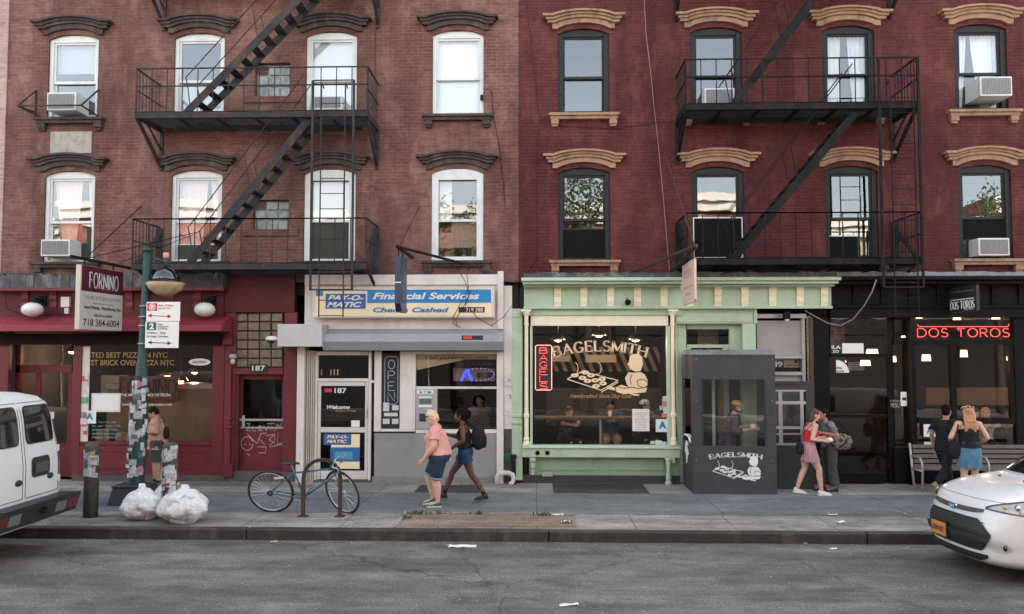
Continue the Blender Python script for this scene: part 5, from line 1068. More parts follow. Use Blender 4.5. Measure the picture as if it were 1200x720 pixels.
# parking signs on the pole
ysg = by-.16
for k_, (q, lab) in enumerate((((171.5, 354, 211, 376.5), 'white no parking sign with a red symbol, upper plate on the green pole'), ((170, 377, 209.5, 408), 'white two hour parking sign with a green square, lower plate on the green pole'))):
    o = empty('parking_sign', W((q[0]+q[2])/2, q[3], ysg)); tag(o, lab, 'sign', 'parking signs on the pole')
    P('plate', [(*q, ysg, .006)], M_white, o, .004); f = ysg-.003
    if k_ == 0:
        mr = mat('sign_red', (.55,.02,.03), .5); P('symbol_panel', [(172.5, 355.5, 184, 364.5, f, .003)], mr, o)
        k = MB(); c = W(178.3, 360, f-.003); k.tube([(c.x+.055*math.cos(t*.35), c.y, c.z+.055*math.sin(t*.35)) for t in range(18)], .007, 5, closed=True); k.bar(c+Vector((-.04,0,.04)), c+Vector((.04,0,-.04)), .012); k.build('ring', M_white, o); letter('P', 176.7, 357.7, 180.2, 362.4, f-.003, M_white, o, bold=.04)
        letter('8am - 8:30am', 186, 357, 203, 359, f, mr, o); letter('Except Sun', 186, 360.5, 200, 362.5, f, mr, o); ar, m_ = 370.3, mr
    else:
        mg = mat('sign_green', (.01,.09,.06), .5); P('symbol_panel', [(172, 378, 183, 387, f, .003)], mg, o); letter('2', 175, 379.2, 180.5, 386, f-.003, M_white, o, bold=.04)
        letter('hour', 185, 379, 191, 381, f, mg, o); letter('metered', 185, 381.8, 197, 383.8, f, mg, o); letter('parking', 185, 384.5, 196, 386.8, f, mg, o); letter('9:30am - 7pm', 172.5, 389, 194, 392, f, mg, o); letter('Except Sunday', 172.5, 393, 197, 396, f, mg, o); ar, m_ = 401.8, mg
    k = MB(); a, b_ = W(175, ar-.3, f), W(199, ar+.6, f); k.bar(a, b_, .004, .014)
    for e, s in ((a, 1), (b_, -1)): k.prism([(e.x-s*.03, e.z), (e.x+s*.04, e.z+.035), (e.x+s*.04, e.z-.035)], f-.002, f+.002)
    k.build('arrow', m_, o)
    k = MB()
    for yy in ((q[1]+5, q[3]-5)): e = W(q[0]+1, yy, by); k.tube([(bx+lean(e.z)+.09*math.cos(t*.5), by+.09*math.sin(t*.5), e.z) for t in range(13)], .012, 5); k.bar((bx+lean(e.z), by-.09, e.z), (bx+lean(e.z)+.05, ysg+.006, e.z), .02)
    k.build('clamp', M_alu, o)
# bollards
for px, sd, lab in ((106, 21, 'stickered grey bollard standing alone beside the white van bumper'), (198, 33, 'stickered bollard rising behind the white rubbish bags')):
    b = G(px, 606); o = empty('bollard', b); tag(o, lab, 'bollard', 'stickered bollards'); z1 = Z_(px, 519, b.y)
    MB().lathe([(.115,0),(.115,z1-.15-.06),(.10,z1-.15-.02),(.05,z1-.15+.005),(.001,z1-.15+.01)], b, 18).build('post', mat('bollard_grime', (.055,.05,.042), .8, 0, .35, 6, .3, 25, .6, (.25,.24,.2), 5), o, smooth=True)
    sticker_band(o, b.x, b.y, .116, .45 if sd == 33 else .75, z1-.04, 46 if sd == 33 else 24, sd)
# rubbish bags
def bag_mat():
    m = bpy.data.materials.new('bag_plastic'); m.use_nodes = True; t = m.node_tree; N, L = t.nodes, t.links; b = N['Principled BSDF']; b.inputs['Roughness'].default_value = .35
    tc = N.new('ShaderNodeTexCoord'); v_ = N.new('ShaderNodeTexVoronoi'); v_.inputs['Scale'].default_value = 6; nz = N.new('ShaderNodeTexNoise'); nz.inputs['Scale'].default_value = 5; nz.inputs['Detail'].default_value = 5
    L.new(tc.outputs['Object'], v_.inputs['Vector']); L.new(tc.outputs['Object'], nz.inputs['Vector'])
    r = N.new('ShaderNodeValToRGB'); e = r.color_ramp.elements; e[0].position = .50; e[1].position = .60; L.new(nz.outputs[0], r.inputs[0])
    h = N.new('ShaderNodeHueSaturation'); h.inputs['Saturation'].default_value = .55; h.inputs['Value'].default_value = .9; L.new(v_.outputs['Color'], h.inputs['Color'])
    mx = N.new('ShaderNodeMix'); mx.data_type = 'RGBA'; mx.inputs[6].default_value = (.66,.66,.66,1); k = N.new('ShaderNodeMath'); k.operation = 'MULTIPLY'; k.inputs[1].default_value = .5; L.new(r.outputs[0], k.inputs[0]); L.new(k.outputs[0], mx.inputs[0]); L.new(h.outputs[0], mx.inputs[7]); L.new(mx.outputs[2], b.inputs['Base Color'])
    bp = N.new('ShaderNodeBump'); bp.inputs['Strength'].default_value = .6; bp.inputs['Distance'].default_value = .03; n4 = N.new('ShaderNodeTexNoise'); n4.inputs['Scale'].default_value = 5; n4.inputs['Detail'].default_value = 3; n4.inputs['Distortion'].default_value = 1.6; L.new(tc.outputs['Object'], n4.inputs['Vector']); L.new(n4.outputs[0], bp.inputs['Height']); L.new(bp.outputs[0], b.inputs['Normal'])
    b.inputs['Subsurface Weight'].default_value = .2; b.inputs['Subsurface Radius'].default_value = (.1,.1,.1)
    return m
M_bag = bag_mat()
def bag(name, lab, px0, px1, ytop, ybot, seed, lean_=0):
    b = G((px0+px1)/2, ybot); b.y += .22; s = FP/b.y; rx = (px1-px0)/2/s; h = (ybot-ytop)/s*1.02
    n, m = 120, 72; mb = MB()
    for i in range(m+1):
        ph = math.pi*i/m
        for k in range(n):
            t = 2*math.pi*k/n; d = Vector((math.sin(ph)*math.cos(t), math.sin(ph)*math.sin(t), math.cos(ph)))
            q = d*1.6+Vector((seed*3.1, 0, 0)); r_ = 1+.16*noise.noise(q*1.2)
            # creases fan out from the knot
            r_ += .006*noise.noise(q*7)+.05*abs(noise.noise(Vector((math.cos(t)*3.2+seed, math.sin(t)*3.2, ph*.9))))*2*math.sin(ph) - .05 + .03*abs(noise.noise(q*4))
            r_ += -.045*max(0, 1-abs(noise.noise(Vector((q.x*1.8,q.y*1.8,q.z*.9))))*5)-.022*max(0, 1-abs(noise.noise(q*3.3))*6)
            p = Vector((d.x*rx, d.y*rx*.8, 0))*r_*(1 if d.z < 0 else (1-.30*d.z)); z = h*.45+d.z*h*.5*(1 if d.z < 0 else 1.05)*r_
            if d.z > .97: z += h*.12
            mb.v.append((b.x+p.x+lean_*max(d.z, 0), b.y+p.y, max(.152, .15+z)))
    for i in range(m):
        for k in range(n): l = (k+1) % n; mb.f.append((i*n+k, (i+1)*n+k, (i+1)*n+l, i*n+l))
    o = mb.build(name, M_bag, None, smooth=True); tag(o, lab, 'rubbish bag', 'white rubbish bags on the kerb'); return o
bag('rubbish_bag', 'white translucent rubbish bag in front of the black pole base, left of the others', 134, 182, 575, 612, 1)
bag('rubbish_bag', 'largest white translucent rubbish bag, in front of the second bollard', 177, 237, 575, 616, 2, .03)
bag('rubbish_bag', 'small white rubbish bag half hidden between the pole and the second bollard', 172, 206, 566, 602, 5)
o = empty('paper_cup', G(206, 583)); tag(o, 'orange paper cup poking out behind the bollard and the bags', 'cup'); c = G(206, 600); c.z = Z_(206, 577, c.y)
MB().lathe([(.035,0),(.05,.13)], c, 12).build('cup', mat('cup_orange', (.6,.25,.1), .6), o); MB().lathe([(.055,.13),(.055,.145),(.03,.15)], c, 12).build('lid', M_white, o)
# bicycle hoop
a, b = G(355, 605.3), G(398.5, 605.3); yh = (a.y+b.y)/2; zt = Z_(376, 539, yh); rx = (b.x-a.x)/2; cx = (a.x+b.x)/2
o = empty('bike_rack', (cx, yh, .15)); tag(o, 'rusty brown inverted U bicycle rack in front of the blue bicycle', 'bike rack')
pts = [(a.x, yh, .155), (a.x, yh, zt-rx)]+[(cx-rx*math.cos(R(q)), yh, zt-rx+rx*math.sin(R(q))) for q in range(15, 180, 15)]+[(b.x, yh, zt-rx), (b.x, yh, .155)]
k = MB()
for p, q in zip(pts, pts[1:]): k.bar(Vector(p)-(Vector(q)-Vector(p)).normalized()*.006, Vector(q)+(Vector(q)-Vector(p)).normalized()*.006, .055, .055, (0,1,0))
k.build('hoop', M_rust, o)
k = MB(); k.box(a.x-.08, a.x+.08, yh-.07, yh+.07, .15, .162); k.build('foot_plate', M_rust, o, bevel=.004); k = MB(); k.box(b.x-.08, b.x+.08, yh-.07, yh+.07, .15, .162); k.build('foot_plate', M_rust, o, bevel=.004)
# bicycle: local plane x forward, z up; leans against the rack
M_tyre = mat('tyre_rubber', (.018,.018,.018), .8); M_rim = mat('rim_silver', (.55,.56,.58), .3, .9, .05); M_bfr = mat('bicycle_blue', (.02,.13,.24), .3, .2, .08, 6, coat=.5); M_chr = mat('dull_chrome', (.5,.5,.5), .3, .9, .1)
gb = G(360, 600.5); bi = empty('bicycle', (gb.x-.58, gb.y, .155), local=True); bi.rotation_euler = (R(20), 0, 0); tag(bi, 'blue road bicycle with silver rims leaning on the brown bike rack', 'bicycle')
def wheel(par, c, r_, yaw, name):
    Mx = Matrix.Rotation(yaw, 3, 'Z'); T = lambda p: Vector(c)+Mx @ Vector(p)
    t = MB(); t.tube([T((r_*math.cos(a*.13090), 0, r_*math.sin(a*.13090))) for a in range(48)], .017, 8, closed=True); w_ = t.build(name, M_tyre, par, smooth=True)
    t = MB(); t.tube([T(((r_-.028)*math.cos(a*.13090), 0, (r_-.028)*math.sin(a*.13090))) for a in range(48)], .012, 6, closed=True); t.build('rim', M_rim, w_, smooth=True)
    t = MB()
    for i in range(28):
        a = 2*math.pi*i/28; s = 1 if i % 2 else -1; t.tube([T((.02*math.cos(a+1.2*s), .025*s, .02*math.sin(a+1.2*s))), T(((r_-.03)*math.cos(a), 0, (r_-.03)*math.sin(a)))], .0022, 4, cap=False)
    t.build('spokes', M_rim, w_); t = MB(); t.tube([T((0,-.05,0)), T((0,.05,0))], .02, 10); t.build('hub', M_chr, w_); return w_
r_ = .375; fy = 0
RH, FH = Vector((0,0,r_)), Vector((1.20,0,r_)); BB = Vector((.56,0,.28)); SC = Vector((.42,0,.76)); HT = Vector((1.06,0,.84)); HB_ = Vector((1.10,0,.70))
w1 = wheel(bi, RH, r_, 0, 'wheel'); w2 = wheel(bi, FH, r_, R(-32), 'wheel')
k = MB(); k.box(-.02,.0,-.02,.02,0,0); k = MB()
for p, q, t in ((BB, SC, .016), (SC+Vector((0,0,-.03)), HT+Vector((0,0,-.03)), .015), (BB, HB_, .017), (HT+Vector((-.01,0,.03)), HB_+Vector((.01,0,-.02)), .02)): k.tube([p, q], t, 10)
for s in (-1, 1): k.tube([BB+Vector((0,.03*s,0)), RH+Vector((0,.06*s,0))], .010, 8); k.tube([SC+Vector((0,.02*s,-.02)), RH+Vector((0,.06*s,0))], .008, 8)
k.build('frame', M_bfr, bi, smooth=True)
k = MB(); dx = math.sin(R(32))*.0
for s in (-1, 1): k.tube([HB_+Vector((0,.02*s,-.01)), HB_+Vector((.02,.05*s,-.08)), FH+Vector((.0,.055*s,0))], .011, 8)
k.build('fork', M_chr, bi, smooth=True)
k = MB(); k.tube([SC, SC+Vector((-.035,0,.13))], .013, 8); k.build('seat_post', M_chr, bi)
k = MB(); sdl = SC+Vector((-.05,0,.15)); rings = []
for x, w_, z in ((-.13,.03,.01), (-.12,.075,.015), (-.05,.075,.0), (.03,.03,.0), (.12,.02,.0), (.16,.012,-.01)): rings.append([(sdl.x+x, w_*math.cos(t*.785), sdl.z+z+.022*math.sin(t*.785)) for t in range(8)])
k.loft(rings); k.build('saddle', mat('saddle_black', (.02,.02,.022), .5), bi, smooth=True)
k = MB(); st = HT+Vector((.05,0,.10)); k.tube([HT, HT+Vector((-.01,0,.08)), st], .014, 8)
for s in (-1, 1): k.tube([st, st+Vector((.0,.12*s,0)), st+Vector((.02,.20*s,0)), st+Vector((.10,.21*s,-.02)), st+Vector((.11,.21*s,-.09)), st+Vector((.03,.21*s,-.13))], .012, 8); k.tube([st+Vector((.07,.2*s,.0)), st+Vector((.13,.2*s,.04)), st+Vector((.15,.2*s,-.08))], .009, 6)
k.build('handlebar', M_chr, bi, smooth=True)
k = MB(); c = BB+Vector((0,-.05,0)); k.tube([(c.x+.095*math.cos(t*.26), c.y, c.z+.095*math.sin(t*.26)) for t in range(24)], .006, 5, closed=True); k.tube([(c.x+.07*math.cos(t*.26), c.y+.01, c.z+.07*math.sin(t*.26)) for t in range(24)], .006, 5, closed=True)
for t in range(5): k.bar(c, c+Vector((.09*math.cos(t*1.257), 0, .09*math.sin(t*1.257))), .008)
k.bar(c, c+Vector((-.10,-.01,-.13)), .014); k.bar(c+Vector((-.10,-.07,-.13)), c+Vector((-.10,.0,-.13)), .05, .02); k.bar(c+Vector((0,.1,0)), c+Vector((.1,.1,.13)), .014); k.bar(c+Vector((.1,.1,.13)), c+Vector((.1,.17,.13)), .05, .02)
k.build('crankset', M_chr, bi)
k = MB(); k.tube([c+Vector((0,.0,.095)), RH+Vector((0,-.05,.035))], .004, 4); k.tube([c+Vector((0,0,-.095)), RH+Vector((.06,-.05,-.09)), RH+Vector((.0,-.05,-.035))], .004, 4)
for q in (.05,.042,.034,.026): k.tube([(RH.x+q*math.cos(t*.52), -.045-.1*q, RH.z+q*math.sin(t*.52)) for t in range(12)], .004, 4, closed=True)
k.build('chain', mat('oily_chain', (.05,.035,.025), .5, .6), bi)
k = MB(); k.bar((.09,-.022,.64), (.25,-.022,.655), .01, .035); k.build('spoke_reflector', M_white, w1)
# ------------------------------------------------ hanging signs
def hang_sign(name, lab, cat, X, Yn, Yf, zb, zt, m, th=.06):
    o = empty(name, (X, (Yn+Yf)/2, zb)); tag(o, lab, cat); MB().box(X-th/2, X+th/2, Yn, Yf, zb, zt).build('board', m, o, bevel=.006); return o
def side_letter(s, X, Y0, Y1, z0, z1, m, par, bold=0, shear=0, facing=1, serif=False):
    """lettering on the face of a board that stands at right angles to the houses; facing = side of the camera (+x or -x)"""
    me = text_mesh(s, bold, shear) if not serif else None
    if serif:
        mb = MB(); serif_letters(mb, s, lambda x, z: (x, 0, z), 1, .3, .2, .07, 1); me = mb.mesh()
        for v_ in me.vertices: v_.co = (v_.co.x, v_.co.z, v_.co.y)
    fit(me, 0, 1, 0, 1, 0, .003)
    for v_ in me.vertices:
        x, y, z = v_.co; Y = (Y0+(Y1-Y0)*x) if facing > 0 else (Y1-(Y1-Y0)*x); v_.co = (X+facing*(.002-y), Y, z0+(z1-z0)*z)
    return mesh_obj('lettering', me, m, par)
# pizza sign: near edge on the left, face towards +x
X = W(91, 345, 14.85).x; Yn, Yf = 14.85, 16.40; zb, zt = Z_(90, 386, 14.85), Z_(90, 310, 14.85)
fs = hang_sign('hanging_sign', 'cream and maroon pizza restaurant sign hung at right angles from a black iron bracket', 'sign', X, Yn, Yf, zb, zt, mat('sign_cream_paint', (.55,.50,.42), .5, 0, .05), .09)
Xf = X+.046; H_ = zt-zb
MB().box(Xf-.001, Xf+.003, Yn+.04, Yf, zt-H_*.40, zt-.005).build('maroon_panel', mat('maroon', (.10,.012,.03), .45), fs); MB().box(Xf-.001, Xf+.002, Yn+.04, Yf, zb+.004, zt-H_*.405).build('pale_panel', mat('pale_panel', (.56,.55,.50), .5, 0, .04), fs)
side_letter('FORNINO', Xf+.004, Yn+.28, Yf-.18, zt-H_*.35, zt-H_*.08, M_white, fs, serif=True)
mg = mat('faded_grey_print', (.33,.31,.29), .6); mb_ = mat('dark_maroon_print', (.10,.02,.03), .6)
for s, a, b_, c0, c1, m_ in (('THE ART & SCIENCE OF PIZZA', .08, .95, .52, .46, mg), ('Award Winning   Wood Burning Oven', .08, .95, .69, .62, mb_), ('TAKE OUT & DELIVERY', .3, .75, .79, .75, mb_), ('718 384-6004', .08, .92, .94, .83, mb_)): side_letter(s, Xf+.003, Yn+(Yf-Yn)*a, Yn+(Yf-Yn)*b_, zt-H_*c0, zt-H_*c1, m_, fs, bold=.005 if m_ is mb_ else 0)
MB().box(Xf, Xf+.004, Yn+.45, Yf-.35, zt-H_*.585, zt-H_*.577).build('rule', mb_, fs)
k = MB(); k.bar((X, Yn-.25, zt+.12), (X, F, zt+.12), .05); k.bar((X, Yn+.0, zt+.12), (X+.5, F, zt+.0), .03)
for y in (Yn+.2, Yf-.3): k.bar((X, y, zt), (X, y, zt+.12), .02)
e = Vector((X, Yn+.3, zt+.12)); k.tube([(X, Yn+.2, zt+.12), (X, F, zt+1.5)], .01, 6); k.tube([(X, Yn+.2, zt+.12), (X+1.3, F, zt+.95)], .008, 6); k.tube([(X+.3, Yn+.9, zt+.12), (X+1.2, F, zt+.9)], .006, 6); k.build('bracket', M_iron, fs)
# blue blade sign over the check casher
X = W(466, 335, 15.4).x; Yn, Yf = 15.4, 16.15; zb, zt = Z_(466, 365, 15.4), Z_(466, 300, 15.4)
o = empty('blade_sign', (X, 16, zb)); tag(o, 'blue projecting sign case seen almost edge on above the check cashing sign', 'sign')
k = MB(); k.box(X-.055, X+.055, Yn, Yf, zb+.15, zt); k.hexa([(X-.055, Yn+.15, zb), (X+.055, Yn+.15, zb), (X+.055, Yf, zb), (X-.055, Yf, zb), (X-.055, Yn, zb+.149), (X+.055, Yn, zb+.149), (X+.055, Yf, zb+.149), (X-.055, Yf, zb+.149)]); k.build('case', mat('blade_blue', (.012,.035,.075), .35, 0, .15, 3), o)
MB().box(X+.056, X+.060, Yn+.12, Yf-.08, zb+.2, zt-.08).build('glass_face', mat('blade_face', (.07,.09,.10), .5, 0, .25, 2), o); MB().box(X-.058, X+.062, Yn-.004, Yn, Z_(466, 331, 15.4)-.01, Z_(466, 331, 15.4)+.01).build('joint', M_white, o)
k = MB(); k.bar((X, Yn-.1, zt+.17), (X, F, zt+.17), .05); k.bar((X, Yn+.0, zt+.17), (X+1.15, F, zt+.02), .045); k.bar((X, Yn+.1, zt+.17), (X, Yn+.1, zt), .02); k.bar((X, Yf-.2, zt+.17), (X, Yf-.2, zt), .02); k.tube([(X, Yn+.1, zt+.17), (X+.15, F, zt+1.25)], .008, 6); k.build('bracket', M_iron, o)
k = MB(); w0 = W(538, 322, 16.8)
for pts in ([(535,312),(538,318),(545,330),(550,345),(548,352),(545,358)], [(551,309),(547,322),(549,338),(543,350),(531,372),(531,380),(540,384)], [(549,360),(560,373),(578,383)], [(552,340),(545,356),(534,375),(536,384)], [(575,382),(590,372),(600,358)]): k.tube([W(*p, 16.66) for p in pts], .0065, 4)
cbl = k.build('loose_wires', M_iron, None); tag(cbl, 'thin black loose wires hanging over the right end of the check cashing sign', 'wires')
# plain pinkish sign by the bagel shop: bracket and stay, face towards -x
X = W(815, 330, 15.2).x; Yn, Yf = 15.2, 16.45; zb, zt = Z_(815, 354, 15.2), Z_(815, 303, 15.2)
o = empty('hanging_sign', (X, 15.9, zb)); tag(o, 'faded pinkish cut out sign hung from a rusty bracket over the green cornice', 'sign')
k = MB(); ym = (Yn+Yf)/2; prof = [(Yn, zb+.05), (Yn+.1, zb), (Yf-.05, zb-.0), (Yf, zb+.1), (Yf, zb+.30), (Yf+.28, zb+.36), (Yf+.3, zb+.46), (Yf, zb+.44), (Yf, zt-.02), (Yn+.35, zt), (Yn, zt)]
k.prism(prof, X-.02, X+.02, 'yz'); k.build('board', mat('faded_pink', (.70,.50,.40), .7, 0, .06), o)
mfa = mat('faded_print', (.50,.37,.31), .8); side_letter('BEST', X-.023, Yn+.25, Yf-.2, zt-.3, zt-.14, mfa, o, bold=.01, facing=-1); side_letter('Handcrafted Since', X-.023, Yn+.15, Yf-.15, zb+.3, zb+.36, mfa, o, facing=-1); side_letter('Day One', X-.023, Yn+.4, Yf-.4, zb+.16, zb+.22, mfa, o, facing=-1)
k = MB(); k.tube([(X, Yn-.15, zt+.22), (W(735, 322, F-.05))], .035, 8); k.tube([(X, Yn-.1, zt+.2), W(779, 325, F-.05)], .03, 8); k.bar((X, Yn+.2, zt+.15), (X, Yn+.2, zt-.05), .03); k.bar((X, Yf-.2, zt+.3), (X, Yf-.2, zt-.05), .02); k.tube([(X, Yn+.0, zt+.2), W(779, 178, F-.02)], .012, 6); k.build('bracket', M_rust, o)
# taqueria blade sign
X = W(1146, 350, 15.9).x; Yn, Yf = 15.9, 16.95; zb, zt = Z_(1146, 364, 15.9), Z_(1146, 334, 15.9)
o = empty('blade_sign', (X, 16.4, zb)); tag(o, 'black projecting sign with white restaurant lettering under the black cornice', 'sign')
MB().box(X-.03, X+.03, Yn, Yf, zb, zt).build('board', M_ink, o, bevel=.004); H_ = zt-zb; Xs = X-.032
mb = MB(); w_, st = strokes('DOS TOROS', .25)
for pl in st: mb.tube([(Xs, Yf-.08-(Yf-Yn-.16)*a/w_, zb+H_*.12+b_*H_*.30) for a, b_ in pl], .011, 5)
mb.bar((Xs, Yf-.08, zb+H_*.50), (Xs, Yn+.08, zb+H_*.50), .015, .02); mb.build('lettering', M_white, o); side_letter('TAQUERIA', Xs, Yn+.1, Yn+.45, zb+.02, zb+.05, M_white, o, facing=-1)
k = MB()
for i in range(9): k.bar((Xs+.003, Yf-.1-i*.10, zb+H_*.80), (Xs+.003, Yf-.16-i*.10, zb+H_*.84), .004, .02)
k.build('scuffs', mat('scuff_grey', (.2,.2,.2), .8), o); k = MB(); k.bar((X, Yn, zt+.02), (X, F, zt+.02), .03); k.build('bracket', M_iron, o)
# cables
o = MB().tube([W(1027,328,16.0), W(1022,342,16.1), W(1013,358,16.3), W(1000,374,16.5), W(985,382,16.6), W(970,379,16.7), W(955,371,16.75), W(943,364,16.85)], .013, 6).build('cable', mat('grey_cable', (.2,.195,.19), .6), None, smooth=True); tag(o, 'pale grey cable drooping from the ladder foot to the green cornice', 'cable')
k = MB(); k.tube([W(755,0,F-.02), W(757,40,F-.02), W(762,80,F-.02), W(767,130,F-.02), W(772,175,F-.02), W(778,240,F-.02), W(783,300,F-.02), W(785,320,F-.02)], .008, 4); o = k.build('cable', mat('pale_wire', (.3,.17,.16), .7), None); tag(o, 'thin pale wire running down the oxblood brick beside the fire escape', 'cable')
k = MB(); k.tube([W(616,0,F-.015), W(624,60,F-.015), W(631,130,F-.015), W(633,138,F-.05), W(660,148,F-.03), W(720,151,F-.03), W(780,142,F-.03)], .007, 4); k.tube([W(632,140,F-.02), W(628,200,F-.02), W(630,300,F-.02), W(612,330,F-.02)], .006, 4); o = k.build('cable', mat('dark_red_wire', (.05,.012,.012), .7), None); tag(o, 'dark cable curving down the oxblood wall below the first window', 'cable')
k = MB(); k.tube([W(441,0,F-.02), W(439,60,F-.02), W(440,120,F-.02), W(443,140,F-.02)], .012, 5); o = k.build('cable', mat('brown_pipe', (.08,.04,.03), .7), None); tag(o, 'thin dark conduit beside the right bracket of the left fire escape', 'cable')
k = MB(); k.tube([W(564,118,F-.02), W(568,105,F-.03), W(576,106,F-.02), W(578,135,F-.02), W(585,170,F-.02), W(592,240,F-.02)], .006, 4); k.box(*[W(563,112,F).x, W(566.5,112,F).x], F-.05, F, Z_(565,118,F), Z_(565,112,F)); o = k.build('cable', M_iron, None); tag(o, 'thin black wire looping from the upper right white window of the brown building', 'cable')
# bench in front of the taqueria
yb0 = 16.15; xa, xb = X_(1080, 550, yb0), X_(1080, 550, yb0)+2.5; bn = empty('bench', ((xa+xb)/2, yb0+.3, .15)); tag(bn, 'grey slatted bench with tubular metal arms under the taqueria window', 'bench')
M_slat = mat('weathered_slats', (.15,.125,.11), .8, 0, .25, 8, .2, 30); k = MB()
for i in range(5): z = .56+i*.095; k.box(xa+.05, xb, yb0+.42+i*.012, yb0+.445+i*.012, z, z+.07)
k.build('backrest', M_slat, bn, bevel=.005); k = MB()
for i in range(4): k.box(xa+.05, xb, yb0+i*.1, yb0+.085+i*.1, .45+.15*0+.12, .475+.12)
k.build('seat', M_slat, bn, bevel=.004)
for x in (xa, xa+1.25, xb-.05):
    k = MB(); k.tube([(x+.03, yb0+.06, .15), (x+.02, yb0+.0, .55), (x, yb0-.02, .72), (x, yb0+.06, .80), (x, yb0+.40, .80)], .022, 8); k.tube([(x+.03, yb0+.38, .15), (x, yb0+.40, .55), (x-.01, yb0+.46, 1.04)], .024, 8); k.bar((x, yb0, .56), (x, yb0+.42, .56), .035); k.build('arm_frame', M_alu, bn, smooth=True)
# litter
rr = random.Random(11)
lit = [(542,641,.30,.07,0,'flattened white paper carton lying on the road below the bare soil', (.72,.74,.74)), (519,632,.06,.05,0,'crumpled foil scrap at the kerb near the flattened carton', (.6,.6,.6)), (654,604,.13,.05,.15,'crumpled white napkin on the bare soil', (.7,.68,.65)), (663,612,.12,.04,.15,'torn pale paper at the right end of the bare soil', (.66,.62,.55)), (912,636,.14,.06,0,'white wrapper against the kerb right of centre', (.7,.7,.7)), (946,637,.10,.04,0,'small pale scraps at the kerb foot before the booths', (.55,.5,.45)), (977,644,.09,.03,0,'flat white scrap on the road near the right kerb', (.7,.7,.68)), (667,710,.16,.03,0,'white strip of paper low on the asphalt', (.65,.65,.65)), (986,613,.10,.05,.15,'square of white paper on the pavement near the kerb', (.72,.72,.72)), (976,604,.12,.04,.15,'pale blue scrap on the pavement edge of the dark strip', (.5,.55,.65)), (321,636,.07,.03,0,'small beige scrap on the asphalt beneath the bicycle', (.55,.48,.38)), (1060,603,.05,.03,.15,'orange leaf scrap on the pavement left of the white car', (.55,.3,.12))]
for (px, py, w_, d_, z, lab, c_) in lit:
    p = G(px, py, z if z == 0 else .155); mb = MB(); n = 6
    for j in range(n+1):
        for i in range(n+1): u, v_ = i/n-.5, j/n-.5; mb.v.append((p.x+w_*1.35*u*(1+.2*noise.noise((i, j, px))), p.y+d_*2.0*v_+.04*u, p.z+.006+.035*abs(noise.noise((u*5+px, v_*5, 1)))))
    for j in range(n):
        for i in range(n): q = j*(n+1)+i; mb.f.append((q, q+1, q+n+2, q+n+1))
    o = mb.build('paper_scrap', mat('paper_%d' % px, c_, .7), None); tag(o, lab, 'litter', 'litter on the street')
sp = MB()
for _ in range(900):
    x = rr.uniform(-11, 9); e = rr.random(); y = 12.5-abs(rr.gauss(0, .25)) if e < .45 else (rr.uniform(8, 12.4) if e < .75 else rr.uniform(12.75, 16.6)); z = .003 if y < 12.52 else (.16 if 13.86 < y < 15.86 else .156); s = rr.uniform(.004, .016)*(1.6 if rr.random() < .05 else 1); t = rr.uniform(0, 3)
    sp.add([(x+s*math.cos(t+q*1.57), y+s*math.sin(t+q*1.57), z+.002+.003*q*(rr.random())) for q in range(4)], [(0,1,2,3)])
o = sp.build('grit', mat('grit_pale', (.45,.42,.38), .9), None); tag(o, 'pale grit and tiny scraps strewn along the gutter and pavement', 'grit', kind='stuff')
# ================================================================ VEHICLES
M_carw = mat('white_car_paint', (.70,.71,.70), .28, 0, .015, 1, coat=.8); M_vanw = mat('white_van_paint', (.66,.66,.64), .4, 0, .03, 1.5, 0, 40, .25, (.4,.38,.35), 1.5, coat=.3)
M_plas = mat('black_bumper_plastic', (.022,.024,.024), .55, 0, .1); M_cglass = mat('tinted_car_glass', (.012,.015,.016), .05, 0, .05, coat=1); M_chrm = mat('chrome', (.6,.6,.6), .12, 1, .02)
def interp(tab, z):
    if z <= tab[0][0]: return tab[0][1:]
    for a, b in zip(tab, tab[1:]):
        if z <= b[0]: t = (z-a[0])/(b[0]-a[0]); return tuple(p+(q-p)*t for p, q in zip(a[1:], b[1:]))
    return tab[-1][1:]
class Hull:
    """body drawn as plan outlines stacked by height: z, front x, half width, corner length, rear x, rear corner length"""
    def __init__(s, tab, ox, oy, n=2.5): s.t = tab; s.ox = ox; s.oy = oy; s.n = n
    def front(s, z, a, off=0):
        x0, w, L_, xr, Lr = interp(s.t, z); a_ = R(a); c, sn = math.cos(a_), math.sin(a_); e = 2/s.n
        return Vector((s.ox+x0+L_*(1-abs(c)**e)-off*c, s.oy+w*math.copysign(abs(sn)**e, sn)+off*sn, z))
    def rear(s, z, a, off=0):
        x0, w, L_, xr, Lr = interp(s.t, z); a_ = R(a); c, sn = math.cos(a_), math.sin(a_); e = 2/4.0
        return Vector((s.ox+xr-Lr*(1-abs(c)**e)+off*c, s.oy+w*math.copysign(abs(sn)**e, sn)+off*sn, z))
    def ring(s, z, N_=36): return [s.front(z, -90+180*i/N_) for i in range(N_+1)]+[s.rear(z, 90-180*i/24) for i in range(25)]
    def body(s, zs): return MB().loft([s.ring(z) for z in zs])
    def patch(s, a0, a1, zb, zt, off=.006, n=18, m=6, rear=False):
        fn = s.rear if rear else s.front; mb = MB()
        for j in range(m+1):
            for i in range(n+1):
                u = i/n; z = zb(u)+(zt(u)-zb(u))*j/m; mb.v.append(tuple(fn(z, a0+(a1-a0)*u, off)))
        for j in range(m):
            for i in range(n): q = j*(n+1)+i; mb.f.append((q, q+1, q+n+2, q+n+1))
        return mb
